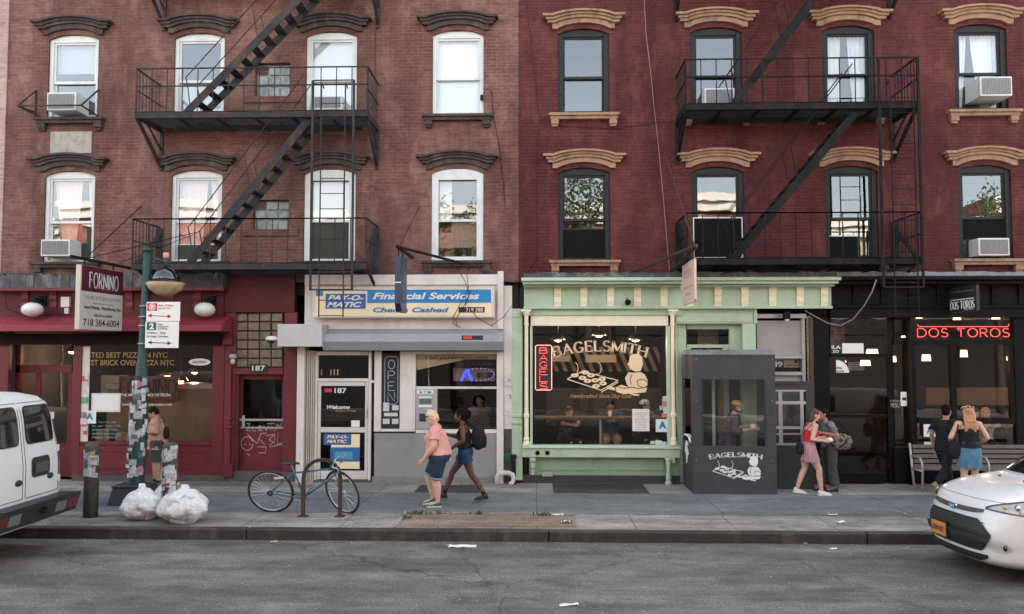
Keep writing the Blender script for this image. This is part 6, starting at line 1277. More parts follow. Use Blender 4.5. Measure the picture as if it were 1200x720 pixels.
def road_wheel(par, c, r_, sgn, hubm):
    t = MB(); t.lathe([(r_*.62,-.10),(r_*.95,-.11),(r_,-.07),(r_,.07),(r_*.95,.11),(r_*.62,.10)], c, 36, 'y'); w_ = t.build('wheel', M_tyre, par, smooth=True)
    t = MB(); t.lathe([(r_*.62,.09),(r_*.55,.05),(r_*.12,.06),(.001,.07)], (c[0], c[1], c[2]), 30, 'y'); o = t.build('rim', hubm, w_, smooth=True)
    if sgn < 0:
        for v_ in o.data.vertices: v_.co.y = 2*c[1]-v_.co.y
    return w_
# ---- compact white van/car whose nose enters at the right
Yc = 11.30; nose = W(1104, 600, Yc).x
ct = [(.17,.22,.76,.7,4.3,.3),(.22,.10,.84,.75,4.35,.3),(.27,.045,.885,.78,4.4,.25),(.34,.03,.90,.80,4.4,.25),(.42,.035,.91,.8,4.42,.2),(.50,.0,.915,.8,4.42,.2),(.62,.0,.915,.8,4.42,.2),(.75,.03,.915,.8,4.42,.2),(.85,.06,.91,.8,4.42,.2),(.93,.10,.90,.8,4.42,.2),(.99,.155,.885,.8,4.42,.2),(1.04,.24,.865,.8,4.42,.2),(1.09,.38,.84,.8,4.42,.2),(1.13,.56,.815,.78,4.42,.2),(1.165,.80,.79,.7,4.42,.2),(1.19,1.0,.775,.6,4.42,.2),(1.21,1.06,.77,.5,4.42,.2),(1.35,1.28,.745,.42,4.41,.2),(1.5,1.53,.715,.42,4.4,.2),(1.65,1.82,.68,.42,4.37,.22),(1.76,2.1,.64,.42,4.33,.25),(1.82,2.35,.58,.4,4.25,.3),(1.84,2.6,.45,.4,4.1,.3)]
H = Hull(ct, nose, Yc, 2.9)
ca = empty('parked_car', (nose+2.2, Yc, 0)); tag(ca, 'white compact van with its dark grille and orange number plate entering from the right', 'car')
zz = [.17,.22,.27,.30,.34,.38,.42,.46,.5,.56,.62,.68,.75,.80,.85,.89,.93,.96,.99,1.015,1.04,1.065,1.09,1.11,1.13,1.147,1.165,1.178,1.19,1.2,1.21]
H.body(zz).build('body', M_carw, ca, smooth=True)
cab = MB(); cab.loft([[p for p in H.ring(z)] for z in (1.205,1.28,1.35,1.5,1.65,1.76,1.82,1.84)]); cab.build('cabin', M_carw, ca, smooth=True)
H.patch(-72, 72, lambda u: 1.225, lambda u: 1.72, .006).build('windscreen', M_cglass, ca, smooth=True)
hexb = lambda lo, hi: (lambda u: lo)
gr = lambda u, mid, half, pw: half*(1-abs(2*u-1)**pw)
H.patch(-38, 38, lambda u: .37+.19*max(0, abs(2*u-1)-.70)/.30, lambda u: .765-.17*max(0, abs(2*u-1)-.62)/.38, .012, 30).build('grille', M_plas, ca, smooth=True)
k = MB()
for i in range(5):
    z = .60+i*.03; q = H.patch(-30, 30, lambda u, z=z: z, lambda u, z=z: z+.012, .022, 24, 1); k.add(q.v, q.f)
k.build('grille_bars', mat('grille_bar', (.05,.055,.055), .4), ca)
H.patch(-37, 37, lambda u: .43+.10*max(0, abs(2*u-1)-.75)/.25, lambda u: .575-.03*abs(2*u-1)**4, .045, 30).build('bumper_insert', M_plas, ca, smooth=True)
H.patch(-33, 33, lambda u: .235+.06*max(0, abs(2*u-1)-.7)/.3, lambda u: .335, .008, 24).build('lower_intake', mat('intake_black', (.015,.015,.016), .6), ca, smooth=True)
k = MB()
for z in (.265,.30): q = H.patch(-30, 30, lambda u, z=z: z, lambda u, z=z: z+.012, .016, 20, 1); k.add(q.v, q.f)
k.build('intake_bars', mat('grille_bar', (.05,.05,.05)), ca)
H.patch(-27, 27, lambda u: .812+.035*abs(2*u-1)**2, lambda u: .872+.012*abs(2*u-1), .008, 24).build('upper_slot', mat('slot_grey', (.09,.095,.095), .4, .4), ca, smooth=True)
# emblem: a blue oval with script, chrome edged
e = MB(); c = H.front(.838, 0, .02)
for (ry, rz, dx, m_) in ((.088,.040,0,M_chrm), (.078,.032,.003,M_blue)):
    e = MB(); n = 24; e.add([(c.x-dx-.0, c.y+ry*math.cos(6.2832*i/n), c.z+rz*math.sin(6.2832*i/n)) for i in range(n)]+[(c.x+.02, c.y+ry*math.cos(6.2832*i/n), c.z+rz*math.sin(6.2832*i/n)) for i in range(n)], [tuple(range(n))]+[(i, (i+1) % n, (i+1) % n+n, i+n) for i in range(n)]); o = e.build('emblem', m_, ca)
side_letter('Ford', c.x-.004, c.y-.05, c.y+.05, c.z-.02, c.z+.022, M_white, o, bold=.01, shear=.4, facing=-1)
# number plate
c = H.front(.52, 4, .065); k = MB(); k.box(c.x-.012, c.x, c.y-.16, c.y+.16, c.z-.085, c.z+.085); o = k.build('number_plate', mat('plate_orange', (.62,.25,.05), .5, 0, .1, 20), ca, bevel=.004)
k = MB(); k.box(c.x-.004, c.x+.012, c.y-.175, c.y+.175, c.z-.10, c.z+.115); k.build('plate_frame', M_ink, o)
side_letter('GYW 4172', c.x-.014, c.y-.13, c.y+.13, c.z-.035, c.z+.035, mat('plate_navy', (.05,.05,.12), .5), o, bold=.01, facing=-1)
for s in (-1, 1):
    a0, a1 = (-30, -74) if s < 0 else (30, 74)
    H.patch(a0*1.0-(3 if s > 0 else -3), a1, lambda u: .852+.035*(1-u)-.01*u, lambda u: .918+.118*min(1, u*1.35)**.7, .005, 20).build('headlight_frame', mat('lamp_dark', (.05,.05,.05), .3), ca, smooth=True)
    H.patch(a0, a1, lambda u: .868+.035*(1-u)-.01*u, lambda u: .905+.110*min(1, u*1.35)**.7, .010, 20).build('headlight', mat('headlight_lens', (.40,.40,.39), .06, .3, .6, 16, .0, 40, coat=1), ca, smooth=True)
    hl = H.patch(a0-s*-3 if s < 0 else a0+3, a1, lambda u: .858+.035*(1-u)-.012*u, lambda u: .868+.035*(1-u)-.01*u, .014, 20, 1); hl.build('headlight_trim', mat('trim_dark', (.12,.12,.12), .3), ca)
    cc = H.front(.945, s*56, .012); b = MB(); b.ell(cc, (.03,.05,.035), 12, 8); b.build('lamp_bowl', M_chrm, ca, smooth=True)
    cc = H.front(.935, s*45, .010); b = MB(); b.ell(cc, (.02,.035,.025), 12, 8); b.build('indicator_bulb', mat('amber_bulb', (.6,.35,.12), .2), ca, smooth=True)
    H.patch(s*33, s*56, lambda u: .42-.045*math.sin(math.pi*u)**.6, lambda u: .45+.085*math.sin(math.pi*u)**.5, .004, 18).build('fog_lamp_recess', mat('recess_white', (.55,.56,.55), .35), ca, smooth=True)
    cc = H.front(.455, s*50, .006); b = MB(); b.ell(cc, (.02,.035,.042), 14, 9); b.build('fog_lamp', M_cglass, ca, smooth=True)
    for xw in (.88, 3.75): road_wheel(ca, (nose+xw, Yc+s*.84, .33), .33, s, M_chrm)
    k = MB(); k.lathe([(.36,0),(.40,.0),(.40,.012)], (nose+.88, Yc+s*.91, .35), 30, 'y', a0=0, a1=math.pi); k.build('arch_trim', M_plas, ca)
    mi = MB(); mi.ell((nose+1.95, Yc+s*1.0, 1.33), (.08,.11,.09), 14, 9); mi.bar((nose+1.95, Yc+s*.75, 1.28), (nose+1.95, Yc+s*.95, 1.3), .06); mi.build('mirror', M_carw, ca, smooth=True)
    sd = MB(); yy = Yc+s*.74; sd.add([(nose+1.6, Yc+s*.765, 1.24), (nose+2.6, Yc+s*.765, 1.24), (nose+2.6, Yc+s*.69, 1.66), (nose+2.1, Yc+s*.69, 1.66)], [(0,1,2,3)]); sd.build('side_window', M_cglass, ca)
k = MB(); 
for y in (-.25, .25): k.ell((nose+.86, Yc+y, 1.178), (.02,.03,.012), 8, 6)
k.build('washer_nozzle', M_plas, ca)
sh_ = MB(); pts = [H.front(1.02+.0*i, -78+156*i/40, .003) for i in range(41)]
sh_.tube([H.front(.985, -76+152*i/40, .001) for i in range(41)], .0035, 4); sh_.build('bonnet_seam', mat('seam_dark', (.1,.1,.1), .8), ca)
wp = MB(); wp.tube([(nose+1.08, Yc-.5, 1.225), (nose+1.2, Yc+.1, 1.29), (nose+1.12, Yc+.2, 1.24)], .01, 5); wp.build('wiper', M_plas, ca)
ca.rotation_euler.z = R(5)
# ---- white full size van, tail towards us at the left
Yv = 11.30; Xr = W(73, 520, 12.2).x; Lv = 5.6
vt = [(.42,.3,.86,.5,5.58,.2),(.55,.05,.95,.6,5.6,.2),(.8,.0,.99,.6,5.6,.16),(1.1,.1,.99,.6,5.6,.16),(1.25,.8,.98,.5,5.6,.16),(1.5,1.2,.955,.4,5.57,.17),(1.9,1.75,.89,.4,5.52,.2),(2.10,2.0,.85,.4,5.47,.24),(2.20,2.15,.77,.4,5.38,.3),(2.26,2.4,.60,.5,5.2,.4),(2.285,2.8,.35,.5,4.9,.4)]
V = Hull(vt, Xr-Lv, Yv, 2.6); va = empty('van', (Xr-2.8, Yv, 0)); tag(va, 'white passenger van seen from behind with black bumper, at the left edge', 'van')
zv = [.42,.48,.55,.7,.8,1.0,1.1,1.25,1.4,1.5,1.7,1.9,1.98,2.05,2.10,2.15,2.20,2.23,2.26,2.285]; V.body(zv).build('body', M_vanw, va, smooth=True)
def rp(y, z, off=.004):   # point on the tail: y = world Y
    x0, w, L_, xr, Lr = interp(V.t, z); t = min(1, abs(y-Yv)/w); c = (1-t**4)**(1/4.0); return Vector((V.ox+xr-Lr*(1-c)+off, y, z))
def rpatch(y0, y1, z0, z1, off, n=10, m=6, rad=.06):
    mb = MB()
    for j in range(m+1):
        for i in range(n+1):
            y = y0+(y1-y0)*i/n; z = z0+(z1-z0)*j/m; ey = min(y-y0, y1-y); ez = min(z-z0, z1-z)
            if ey < rad and ez < rad:   # rounded corners
                if i in (0, n) and j in (0, m): y += rad*.35*(1 if i == 0 else -1); z += rad*.35*(1 if j == 0 else -1)
            mb.v.append(tuple(rp(y, z, off)))
    for j in range(m):
        for i in range(n): q = j*(n+1)+i; mb.f.append((q, q+1, q+n+2, q+n+1))
    return mb
for s in (-1, 1):
    y0, y1 = (Yv+.03, Yv+.86) if s > 0 else (Yv-.86, Yv-.03)
    sm = MB()
    for z_ in (.82, 2.13): sm.tube([rp(y0+(y1-y0)*i/10, z_, .001) for i in range(11)], .006, 4)
    for y_ in (y0, y1): sm.tube([rp(y_*(1)+(Yv-y_)*(.06*max(0, (z_-1.2))), z_, .001) for z_ in [.82+1.31*i/12 for i in range(13)]], .006, 4)
    dr = sm.build('rear_door', mat('seam_dark', (.1,.1,.1)), va)
    ya, yb_ = (Yv+.09, Yv+.75) if s > 0 else (Yv-.75, Yv-.09)
    rpatch(ya-.02, yb_+.02, 1.55, 2.09, .006).build('window_seal', M_plas, dr, smooth=True); rpatch(ya, yb_, 1.57, 2.07, .010).build('window', M_cglass, dr, smooth=True)
    for z_ in (.98, 1.42, 1.9): h = MB(); q = rp(Yv+s*.84, z_, .0); h.box(q.x-.03, q.x+.03, q.y-.02, q.y+.03, z_-.05, z_+.05); h.build('hinge', M_vanw, dr, bevel=.008)
    q = rp(Yv+(.62 if s > 0 else -.12), 1.05, .0); h = MB(); h.ell(q, (.025,.08,.045), 12, 8); h.build('handle', M_plas, dr, smooth=True)
    tl = MB(); tl.loft([[rp(Yv+s*y, z_, .012) for y in (.87,.89,.91,.925)] for z_ in (1.02,1.2,1.4)], close=False); tl.build('tail_light', mat('tail_red', (.25,.01,.012), .2, coat=1), va)
    road_wheel(va, (Xr-1.35, Yv+s*.87, .37), .37, s, M_alu); road_wheel(va, (Xr-4.7, Yv+s*.87, .37), .37, s, M_alu)
o = rpatch(Yv+.16, Yv+.60, 1.08, 1.36, .008); pr = o.build('plate_recess', M_plas, va, smooth=True); c = rp(Yv+.37, 1.2, .02); k = MB(); k.box(c.x, c.x+.01, c.y-.15, c.y+.15, 1.14, 1.28); k.build('number_plate', mat('faded_plate', (.07,.068,.065), .5, 0, .3, 15), pr)
xb_ = Xr+.01; k = MB()
k.hexa([(xb_-.05, Yv-1.0, .50), (xb_+.17, Yv-1.0, .50), (xb_+.17, Yv+1.0, .50), (xb_-.05, Yv+1.0, .50), (xb_-.05, Yv-1.02, .76), (xb_+.24, Yv-1.02, .76), (xb_+.24, Yv+1.02, .76), (xb_-.05, Yv+1.02, .76)]); k.box(xb_+.02, xb_+.25, Yv-.8, Yv+.8, .761, .785)
k.build('bumper', M_plas, va, bevel=.02)
for y in (-1, 1):
    a = Yv+y*.98; b = Yv+y*.66; c_ = Yv+y*.40
    k = MB(); k.hexa([(xb_+.185, min(a,b), .56), (xb_+.196, min(a,b), .56), (xb_+.196, max(a,b), .56), (xb_+.185, max(a,b), .56), (xb_+.205, min(a,b), .70), (xb_+.232, min(a,b), .70), (xb_+.232, max(a,b), .70), (xb_+.205, max(a,b), .70)]); k.build('red_reflector', mat('reflector_red', (.12,.015,.02), .4), va)
    k = MB(); k.hexa([(xb_+.185, min(b,c_)+.003, .56), (xb_+.196, min(b,c_)+.003, .56), (xb_+.196, max(b,c_)-.003, .56), (xb_+.185, max(b,c_)-.003, .56), (xb_+.205, min(b,c_)+.003, .70), (xb_+.232, min(b,c_)+.003, .70), (xb_+.232, max(b,c_)-.003, .70), (xb_+.205, max(b,c_)-.003, .70)]); k.build('white_reflector', mat('reflector_white', (.14,.145,.15), .4), va)
k = MB(); k.ell((xb_+.27, Yv+.05, .70), (.03,.03,.03), 10, 8); k.box(xb_+.1, xb_+.28, Yv+.02, Yv+.08, .62, .67); k.build('tow_ball', M_iron, va, smooth=True)
k = MB(); k.box(Xr-2.2, Xr-.4, Yv-.6, Yv+.7, .30, .48); k.build('underbody', M_plas, va)
k = MB(); k.tube([rp(Yv+.95*math.cos(t), 2.19, -.25) for t in (0,)]+[rp(Yv, 2.2, -.2)], .001, 3)
# ================================================================ PEOPLE
def cloth(name, col, kind=None, col2=None, sc=30):
    if name in MATS: return MATS[name]
    m = mat(name, col, .85, 0, .2, 7, 1.0, 11, spec=.25)
    if kind:
        t = m.node_tree; N, L = t.nodes, t.links; b = N['Principled BSDF']; tc = N.new('ShaderNodeTexCoord')
        def wave(rot, s, th):
            mp = N.new('ShaderNodeMapping'); mp.inputs['Rotation'].default_value = rot; L.new(tc.outputs['Object'], mp.inputs['Vector'])
            w = N.new('ShaderNodeTexWave'); w.inputs['Scale'].default_value = s; w.inputs['Distortion'].default_value = 1.2; w.inputs['Detail Scale'].default_value = 2; L.new(mp.outputs[0], w.inputs['Vector'])
            r = N.new('ShaderNodeValToRGB'); r.color_ramp.elements[0].position = th; r.color_ramp.elements[1].position = th+.12; L.new(w.outputs[1], r.inputs[0]); return r.outputs[0]
        def mix(f, a, c):
            x = N.new('ShaderNodeMix'); x.data_type = 'RGBA'; L.new(f, x.inputs[0]); L.new(a, x.inputs[6]); x.inputs[7].default_value = C3(c); return x.outputs[2]
        src = b.inputs['Base Color'].links[0].from_socket
        if kind == 'stripe': o = mix(wave((0,0,0), sc, .45), src, col2)
        elif kind == 'plaid': o = mix(wave((0,0,0), sc, .7), src, col2); o = mix(wave((0,R(90),0), sc, .7), o, (.02,.03,.08))
        else:
            v_ = N.new('ShaderNodeTexNoise'); v_.inputs['Scale'].default_value = sc; v_.inputs['Detail'].default_value = 4; L.new(tc.outputs['Object'], v_.inputs['Vector']); r = N.new('ShaderNodeValToRGB'); r.color_ramp.elements[0].position = .5; r.color_ramp.elements[1].position = .56; L.new(v_.outputs[0], r.inputs[0]); o = mix(r.outputs[0], src, col2)
        L.new(o, b.inputs['Base Color'])
    return m
def skin(name, col):
    if name in MATS: return MATS[name]
    m = mat(name, col, .5, 0, .07, 9, .05, 60, spec=.4); b = m.node_tree.nodes['Principled BSDF']; b.inputs['Subsurface Weight'].default_value = .12; b.inputs['Subsurface Radius'].default_value = (.02,.008,.005); return m
SKL, SKP, SKD, SKM = skin('skin_light', (.58,.36,.27)), skin('skin_pink', (.62,.36,.28)), skin('skin_deep', (.11,.048,.030)), skin('skin_olive', (.38,.21,.14))
_dt = bpy.data.textures.new('wrinkles', 'CLOUDS'); _dt.noise_scale = .09; _dt.noise_depth = 2
_ht = bpy.data.textures.new('curls', 'CLOUDS'); _ht.noise_scale = .035; _ht.noise_depth = 2
def ellring(c, hd, hw, tilt=0, n=20):
    out = []
    for i in range(n):
        t = 2*math.pi*i/n; x, y = hd*math.cos(t), hw*math.sin(t); e = .88+.12*abs(math.cos(2*t)); out.append(Vector((c[0]+x*e*math.cos(tilt), y*e+(c[3] if len(c) > 3 else 0), c[1]-x*e*math.sin(tilt))))
    return out
def person(lab, pos, heading, H, pose, sk, shirt, bottom, hair, shoes, g=1.0, group=None, female=False, extras=None, pitch=0, headyaw=0, vox=.0065):
    s = H/1.7; root = empty('person', pos, heading, local=True); root.scale = (s, s, s); tag(root, lab, 'person', group)
    q = dict(hip=(0,.92), waist=(0,1.08), chest=(.0,1.26), neck=(-.01,1.43), head=(.02,1.585), armL=((-.02,.24,1.13), (.04,.25,.88)), armR=((-.02,-.24,1.13), (.04,-.25,.88)), legL=((.02,.09,.50), (0,.09,.09)), legR=((.02,-.09,.50), (0,-.09,.09)), toeL=0, toeR=0, shw=.185, grip=(None, None))
    q.update(pose); hip, wa, ch, nk, hd = q['hip'], q['waist'], q['chest'], q['neck'], q['head']; sw = q['shw']*(.93 if female else 1)*(1+(g-1)*.35)
    gh = g*(1.06 if female else .95); bust = .018 if female else 0
    rings = [((hip[0], hip[1]-.11), .095*gh, .15*gh), ((hip[0]-.01, hip[1]), .118*gh, .168*gh), (wa, .10*g*(.95 if female else 1), .135*g*(.95 if female else 1.03)), ((ch[0]+bust*.6, ch[1]-.03), .118*g+bust, .152*(1+(g-1)*.7)), ((ch[0], ch[1]+.07), .105*(1+(g-1)*.7), .165*(1+(g-1)*.5)), ((nk[0], nk[1]-.045), .072, sw*.82), ((nk[0], nk[1]), .055, .07)]
    def torso(mb, ease, z_from=0, upto=7):
        rr_ = [ellring(c, a+ease, b_+ease) for c, a, b_ in rings][z_from:upto]; mb.loft(rr_)
    bm_ = MB(); torso(bm_, 0)
    sh = {'L': Vector((nk[0]-.0, sw, nk[1]-.055)), 'R': Vector((nk[0]-.0, -sw, nk[1]-.055))}; hp = {'L': Vector((hip[0], .085*gh, hip[1]-.03)), 'R': Vector((hip[0], -.085*gh, hip[1]-.03))}
    arms = {}; legs = {}; ga = 1+(g-1)*.7; gl = 1+(g-1)*.8
    for k, sg in (('L', 1), ('R', -1)):
        e, w_ = (Vector(p) for p in q['arm'+k]); arms[k] = (sh[k], e, w_); kn, an = (Vector(p) for p in q['leg'+k]); legs[k] = (hp[k], kn, an)
        bm_.cap(sh[k]+Vector((0,-sg*.03,.0)), sh[k], .06*ga, .056*ga); bm_.cap(sh[k], e, .052*ga, .040*ga); m1 = e+(w_-e)*.3; bm_.cap(e, m1, .040*ga, .041*ga); bm_.cap(m1, w_, .041*ga, .026)
        tk = hp[k]+(kn-hp[k])*.35; bm_.cap(hp[k], tk, .092*gh, .085*gl); bm_.cap(tk, kn, .085*gl, .057*gl); mc = kn+(an-kn)*.32+Vector((-.012,0,0)); bm_.cap(kn, mc, .054*gl, .056*gl); bm_.cap(mc, an, .056*gl, .036); f = an
        # hand: palm, four fingers, thumb
        d = (w_-e).normalized(); up_ = Vector((0, 0, 1)); sd = d.cross(up_); sd = sd.normalized() if sd.length > .2 else Vector((1,0,0)) ; nrm = sd.cross(d).normalized()
        side = Vector((0, -sg, 0)); curl = (side-d*side.dot(d)); curl = curl.normalized() if curl.length > .2 else nrm
        across = d.cross(curl).normalized(); pc = w_+d*.045
        if across.x*1 < 0: across = -across
        bm_.cap(w_+d*.015-across*.012, w_+d*.075-across*.022, .019, .014); bm_.cap(w_+d*.015+across*.012, w_+d*.075+across*.022, .019, .014); bm_.cap(w_, w_+d*.07, .022, .016)
        cu = .8 if q['grip'][0 if k == 'L' else 1] else .35
        for j, (o_, ln) in enumerate(((-.031,.030),(-.011,.037),(.010,.038),(.031,.033))):
            b0 = w_+d*.078+across*o_; d1 = (d*math.cos(cu*.8)+curl*math.sin(cu*.8)); d2 = (d*math.cos(cu*2)+curl*math.sin(cu*2)); b1 = b0+d1*ln; bm_.cap(b0, b1, .0088, .0082, 8); bm_.cap(b1, b1+d2*ln*.95, .0082, .0068, 8)
        t0 = w_+d*.02+across*.028; t1 = t0+(d*.6+across*.7+curl*.3).normalized()*.035; bm_.cap(t0, t1, .0115, .0095, 8); bm_.cap(t1, t1+(d*.9+curl*.45+across*.1).normalized()*.03, .0095, .0075, 8)
        tp = q['toe'+k]; td = Vector((math.cos(tp), 0, -math.sin(tp))); bm_.cap(an-td*.03+Vector((0,0,-.03)), an+td*.14+Vector((0,0,-.055)), .034, .026)
    hc = Vector((hd[0], 0, hd[1])); Rm = Matrix.Rotation(R(headyaw), 3, 'Z') @ Matrix.Rotation(R(pitch), 3, 'Y'); T = lambda p: hc+Rm @ Vector(p)
    bm_.cap((nk[0], 0, nk[1]-.05), hc+Rm @ Vector((-.02,0,-.06)), .056*(1+(g-1)*.5), .050)
    hb = MB(); hb.ell(T((-.008,0,.025)), (.095,.076,.092), 22, 14, Rm); hb.ell(T((.018,0,-.045)), (.068,.058*(1+(g-1)*.5),.075), 20, 12, Rm); hb.ell(T((.055,0,-.098)), (.026,.028,.022), 12, 8, Rm)
    hb.cap(T((.082,0,.018)), T((.104,0,-.028)), .009, .014); hb.cap(T((.092,-.012,-.032)), T((.092,.012,-.032)), .010, .010); hb.cap(T((.077,-.032,.042)), T((.077,.032,.042)), .014, .014)
    for sg in (-1, 1): hb.ell(T((-.008, sg*.076, -.008)), (.020,.010,.032), 10, 8, Rm); hb.ell(T((.06, sg*.034, -.02)), (.022,.02,.022), 10, 8, Rm)
    hb.cap(T((.083,-.014,-.060)), T((.083,.014,-.060)), .010, .010)
    bm_.v, n0 = bm_.v, len(bm_.v); bm_.add(hb.v, hb.f)
    body = baked(bm_, [('REMESH', dict(mode='VOXEL', voxel_size=vox)), ('SMOOTH', dict(factor=.5, iterations=2))], 'body', sk, root)
    ey = MB(); pu = MB()
    for sg in (-1, 1): ey.ell(T((.079, sg*.031, .014)), (.011,.014,.009), 10, 8, Rm); pu.ell(T((.0875, sg*.031, .014)), (.005,.006,.006), 8, 6, Rm)
    for sg in (-1, 1):
        e_ = MB(); e_.ell(T((.0785, sg*.031, .014)), (.011,.014,.008), 10, 8, Rm); eo = e_.build('eye', mat('eye_white', (.55,.52,.5), .3), root, smooth=True); e_ = MB(); e_.ell(T((.0865, sg*.031, .014)), (.005,.006,.006), 8, 6, Rm); e_.build('iris', mat('iris_dark', (.02,.015,.01), .2), eo, smooth=True)
    MB().ell(T((.0875, 0, -.062)), (.007,.024,.009), 12, 6, Rm).build('mouth', mat('lips', (.30,.10,.09) if sk is not SKD else (.2,.07,.06), .5), root, smooth=True)
    br = MB()
    for sg in (-1, 1): br.cap(T((.088, sg*.018, .040)), T((.082, sg*.045, .041)), .004, .003, 6)
    br.build('eyebrows', mat(hair['mat'].name, (0,0,0)) if hair.get('mat') else M_ink, root)
    # clothes
    soft = [('REMESH', dict(mode='VOXEL', voxel_size=.009)), ('SMOOTH', dict(factor=.5, iterations=4)), ('DISPLACE', dict(texture=_dt, strength=.032, mid_level=.5, texture_coords='LOCAL'))]
    if shirt:
        ez = shirt.get('ease', .014); mb = MB(); hz = shirt['hem']; rg = []
        if hz < wa[1]:
            t = (hz-hip[1])/(wa[1]-hip[1]); c = (hip[0]+(wa[0]-hip[0])*t, hz); rg.append(ellring(c, .126*gh+ez+.012, .176*gh+ez+.012))
        rg.append(ellring(wa, .103*g+ez+shirt.get('belly', 0), .138*g+ez)); rg.append(ellring((ch[0]+bust*.6, ch[1]-.03), .118*g+bust+ez, .152*(1+(g-1)*.7)+ez))
        if shirt.get('top', 'tee') == 'tank':
            rg.append(ellring((ch[0]+bust*.3, ch[1]+.05), .107*(1+(g-1)*.7)+ez, .150*(1+(g-1)*.5)+ez*.6)); mb.loft(rg)
            for sg in (-1, 1): mb.tube([(ch[0]+.095, sg*.075, ch[1]+.04), (nk[0]+.05, sg*.095, nk[1]-.01), (nk[0]-.02, sg*.10, nk[1]+.0), (ch[0]-.09, sg*.08, ch[1]+.05)], .016, 8)
        else:
            rg.append(ellring((ch[0], ch[1]+.07), .105*(1+(g-1)*.7)+ez, .165*(1+(g-1)*.5)+ez)); rg.append(ellring((nk[0], nk[1]-.04), .078+ez*.6, sw*.85)); rg.append(ellring((nk[0], nk[1]-.005), .06, .075)); mb.loft(rg)
            for k, sg in (('L', 1), ('R', -1)):
                s_, e, w_ = arms[k]; fr_ = shirt.get('sleeve', .6); mb.cap(s_+Vector((0,-sg*.04,0)), s_, .062*ga+ez*.6, .06*ga+ez*.6)
                if fr_ <= 1: mb.tube([s_, s_+(e-s_)*fr_*.5, s_+(e-s_)*fr_], [.056*ga+ez, .054*ga+ez, .054*ga+ez*1.3], 16)
                else: mb.tube([s_, e], [.056*ga+ez, .046*ga+ez], 16); mb.cap(e, e, .047*ga+ez, .047*ga+ez); mb.tube([e, e+(w_-e)*(fr_-1)], [.046*ga+ez, .036*ga+ez], 16)
        sp_ = soft if shirt.get('top') != 'tank' else soft[:2]
        baked(mb, sp_, 'shirt', shirt['mat'], root)
    if bottom:
        ez = bottom.get('ease', .012); mb = MB(); ty = bottom['type']; top = bottom.get('top', wa[1]-.02); c1 = (wa[0]*.7+hip[0]*.3, top)
        if ty == 'skirt':
            hz = bottom['hem']; fl_ = bottom.get('flare', .05); cxk = (legs['L'][1].x+legs['R'][1].x)/2; mid = (top+hz)/2; rr_ = []
            for z, a, b_, cx in ((top, .10*g+ez, .135*g+ez, c1[0]), (hip[1]+.03, .122*gh+ez, .170*gh+ez, hip[0]), (hip[1]-.08, .128*gh+ez+fl_*.3, .172*gh+ez+fl_*.4, hip[0]+.2*(cxk-hip[0])), (hz, .13*gh+fl_, .172*gh+fl_, hip[0]+.6*(cxk-hip[0]))):
                rr_.append([Vector((cx+(a+(.012*math.sin(9*6.2832*i/40) if z == hz else 0))*math.cos(6.2832*i/40), (b_+(.012*math.sin(9*6.2832*i/40) if z == hz else 0))*math.sin(6.2832*i/40), z)) for i in range(40)])
            mb.loft(rr_, cap=False); mb.loft([[p*1 for p in rr_[-1]], [Vector((p.x*.97, p.y*.97, p.z+.01)) for p in rr_[-1]]], cap=False)
            baked(mb, [('SUBSURF', dict(levels=1))], 'skirt', bottom['mat'], root)
        else:
            mb.loft([ellring(c1, .103*g+ez, .138*g+ez), ellring((hip[0]-.01, hip[1]), .120*gh+ez, .170*gh+ez), ellring((hip[0], hip[1]-.10), .105*gh+ez, .158*gh+ez)])
            for k in 'LR':
                a, kn, an = legs[k]; fr_ = bottom['len']   # 1 = knee, 2 = ankle
                tk = a+(kn-a)*.35; mb.ell(a, (.096*gh+ez,)*3, 18, 12)
                if fr_ <= 1: e = a+(kn-a)*fr_; r1 = .085*gl+(.057-.085)*gl*max(0, (fr_-.35)/.65); mb.tube([a, tk if fr_ > .4 else a+(e-a)*.5, e], [.094*gh+ez, .088*gl+ez*1.2, r1+ez*1.8], 18)
                else: e = kn+(an-kn)*(fr_-1); mb.tube([a, tk, kn, kn+(e-kn)*.5, e], [.094*gh+ez, .088*gl+ez, .062*gl+ez*1.3, .058*gl+ez*1.4, .045+ez*bottom.get('wide', 1.4)], 18)
                if bottom.get('cuff'):
                    d = (kn-a).normalized(); cf = MB().tube([e-d*.03, e+d*.005], [r1+ez*1.8+.006]*2, 18); cf.build('cuff', bottom['cuff'], root, smooth=True)
            baked(mb, soft if fr_ > 1 else soft[:2], 'trousers' if bottom['len'] > 1 else 'shorts', bottom['mat'], root)
    # shoes
    for k in 'LR':
        a, kn, an = legs[k]; tp = q['toe'+k]; Rt = Matrix.Rotation(tp, 3, 'Y'); S_ = lambda p: an+Rt @ Vector(p)
        mb = MB(); rr_ = []
        for x, w_, zt_ in ((-.065,.024,-.03),(-.055,.034,.01),(-.01,.037,.015),(.05,.040,-.02),(.11,.046,-.04),(.16,.043,-.05),(.19,.025,-.062)):
            rr_.append([S_((x, w_*math.cos(t*.5236), -.088+(zt_+.088)*(.5+.5*math.sin(t*.5236)))) for t in range(12)])
        mb.loft(rr_); so_ = mb.build('shoe', shoes[0], root, smooth=True); mb = MB(); rr_ = []
        for x, w_ in ((-.07,.028),(-.05,.04),(.0,.04),(.06,.044),(.12,.05),(.17,.046),(.197,.022)): rr_.append([S_((x, yy, zz_)) for yy, zz_ in ((-w_,-.092),(w_,-.092),(w_,-.068),(-w_,-.068))])
        mb.loft(rr_); mb.build('sole', shoes[1], so_)
        if len(shoes) > 2: mb = MB(); mb.tube([an+(kn-an)*.0, an+(kn-an)*.14], [.040, .042], 14); mb.build('sock', shoes[2], root, smooth=True)
    # hair
    st = hair['style']; hm = hair['mat']; mb = MB(); dsp = .012
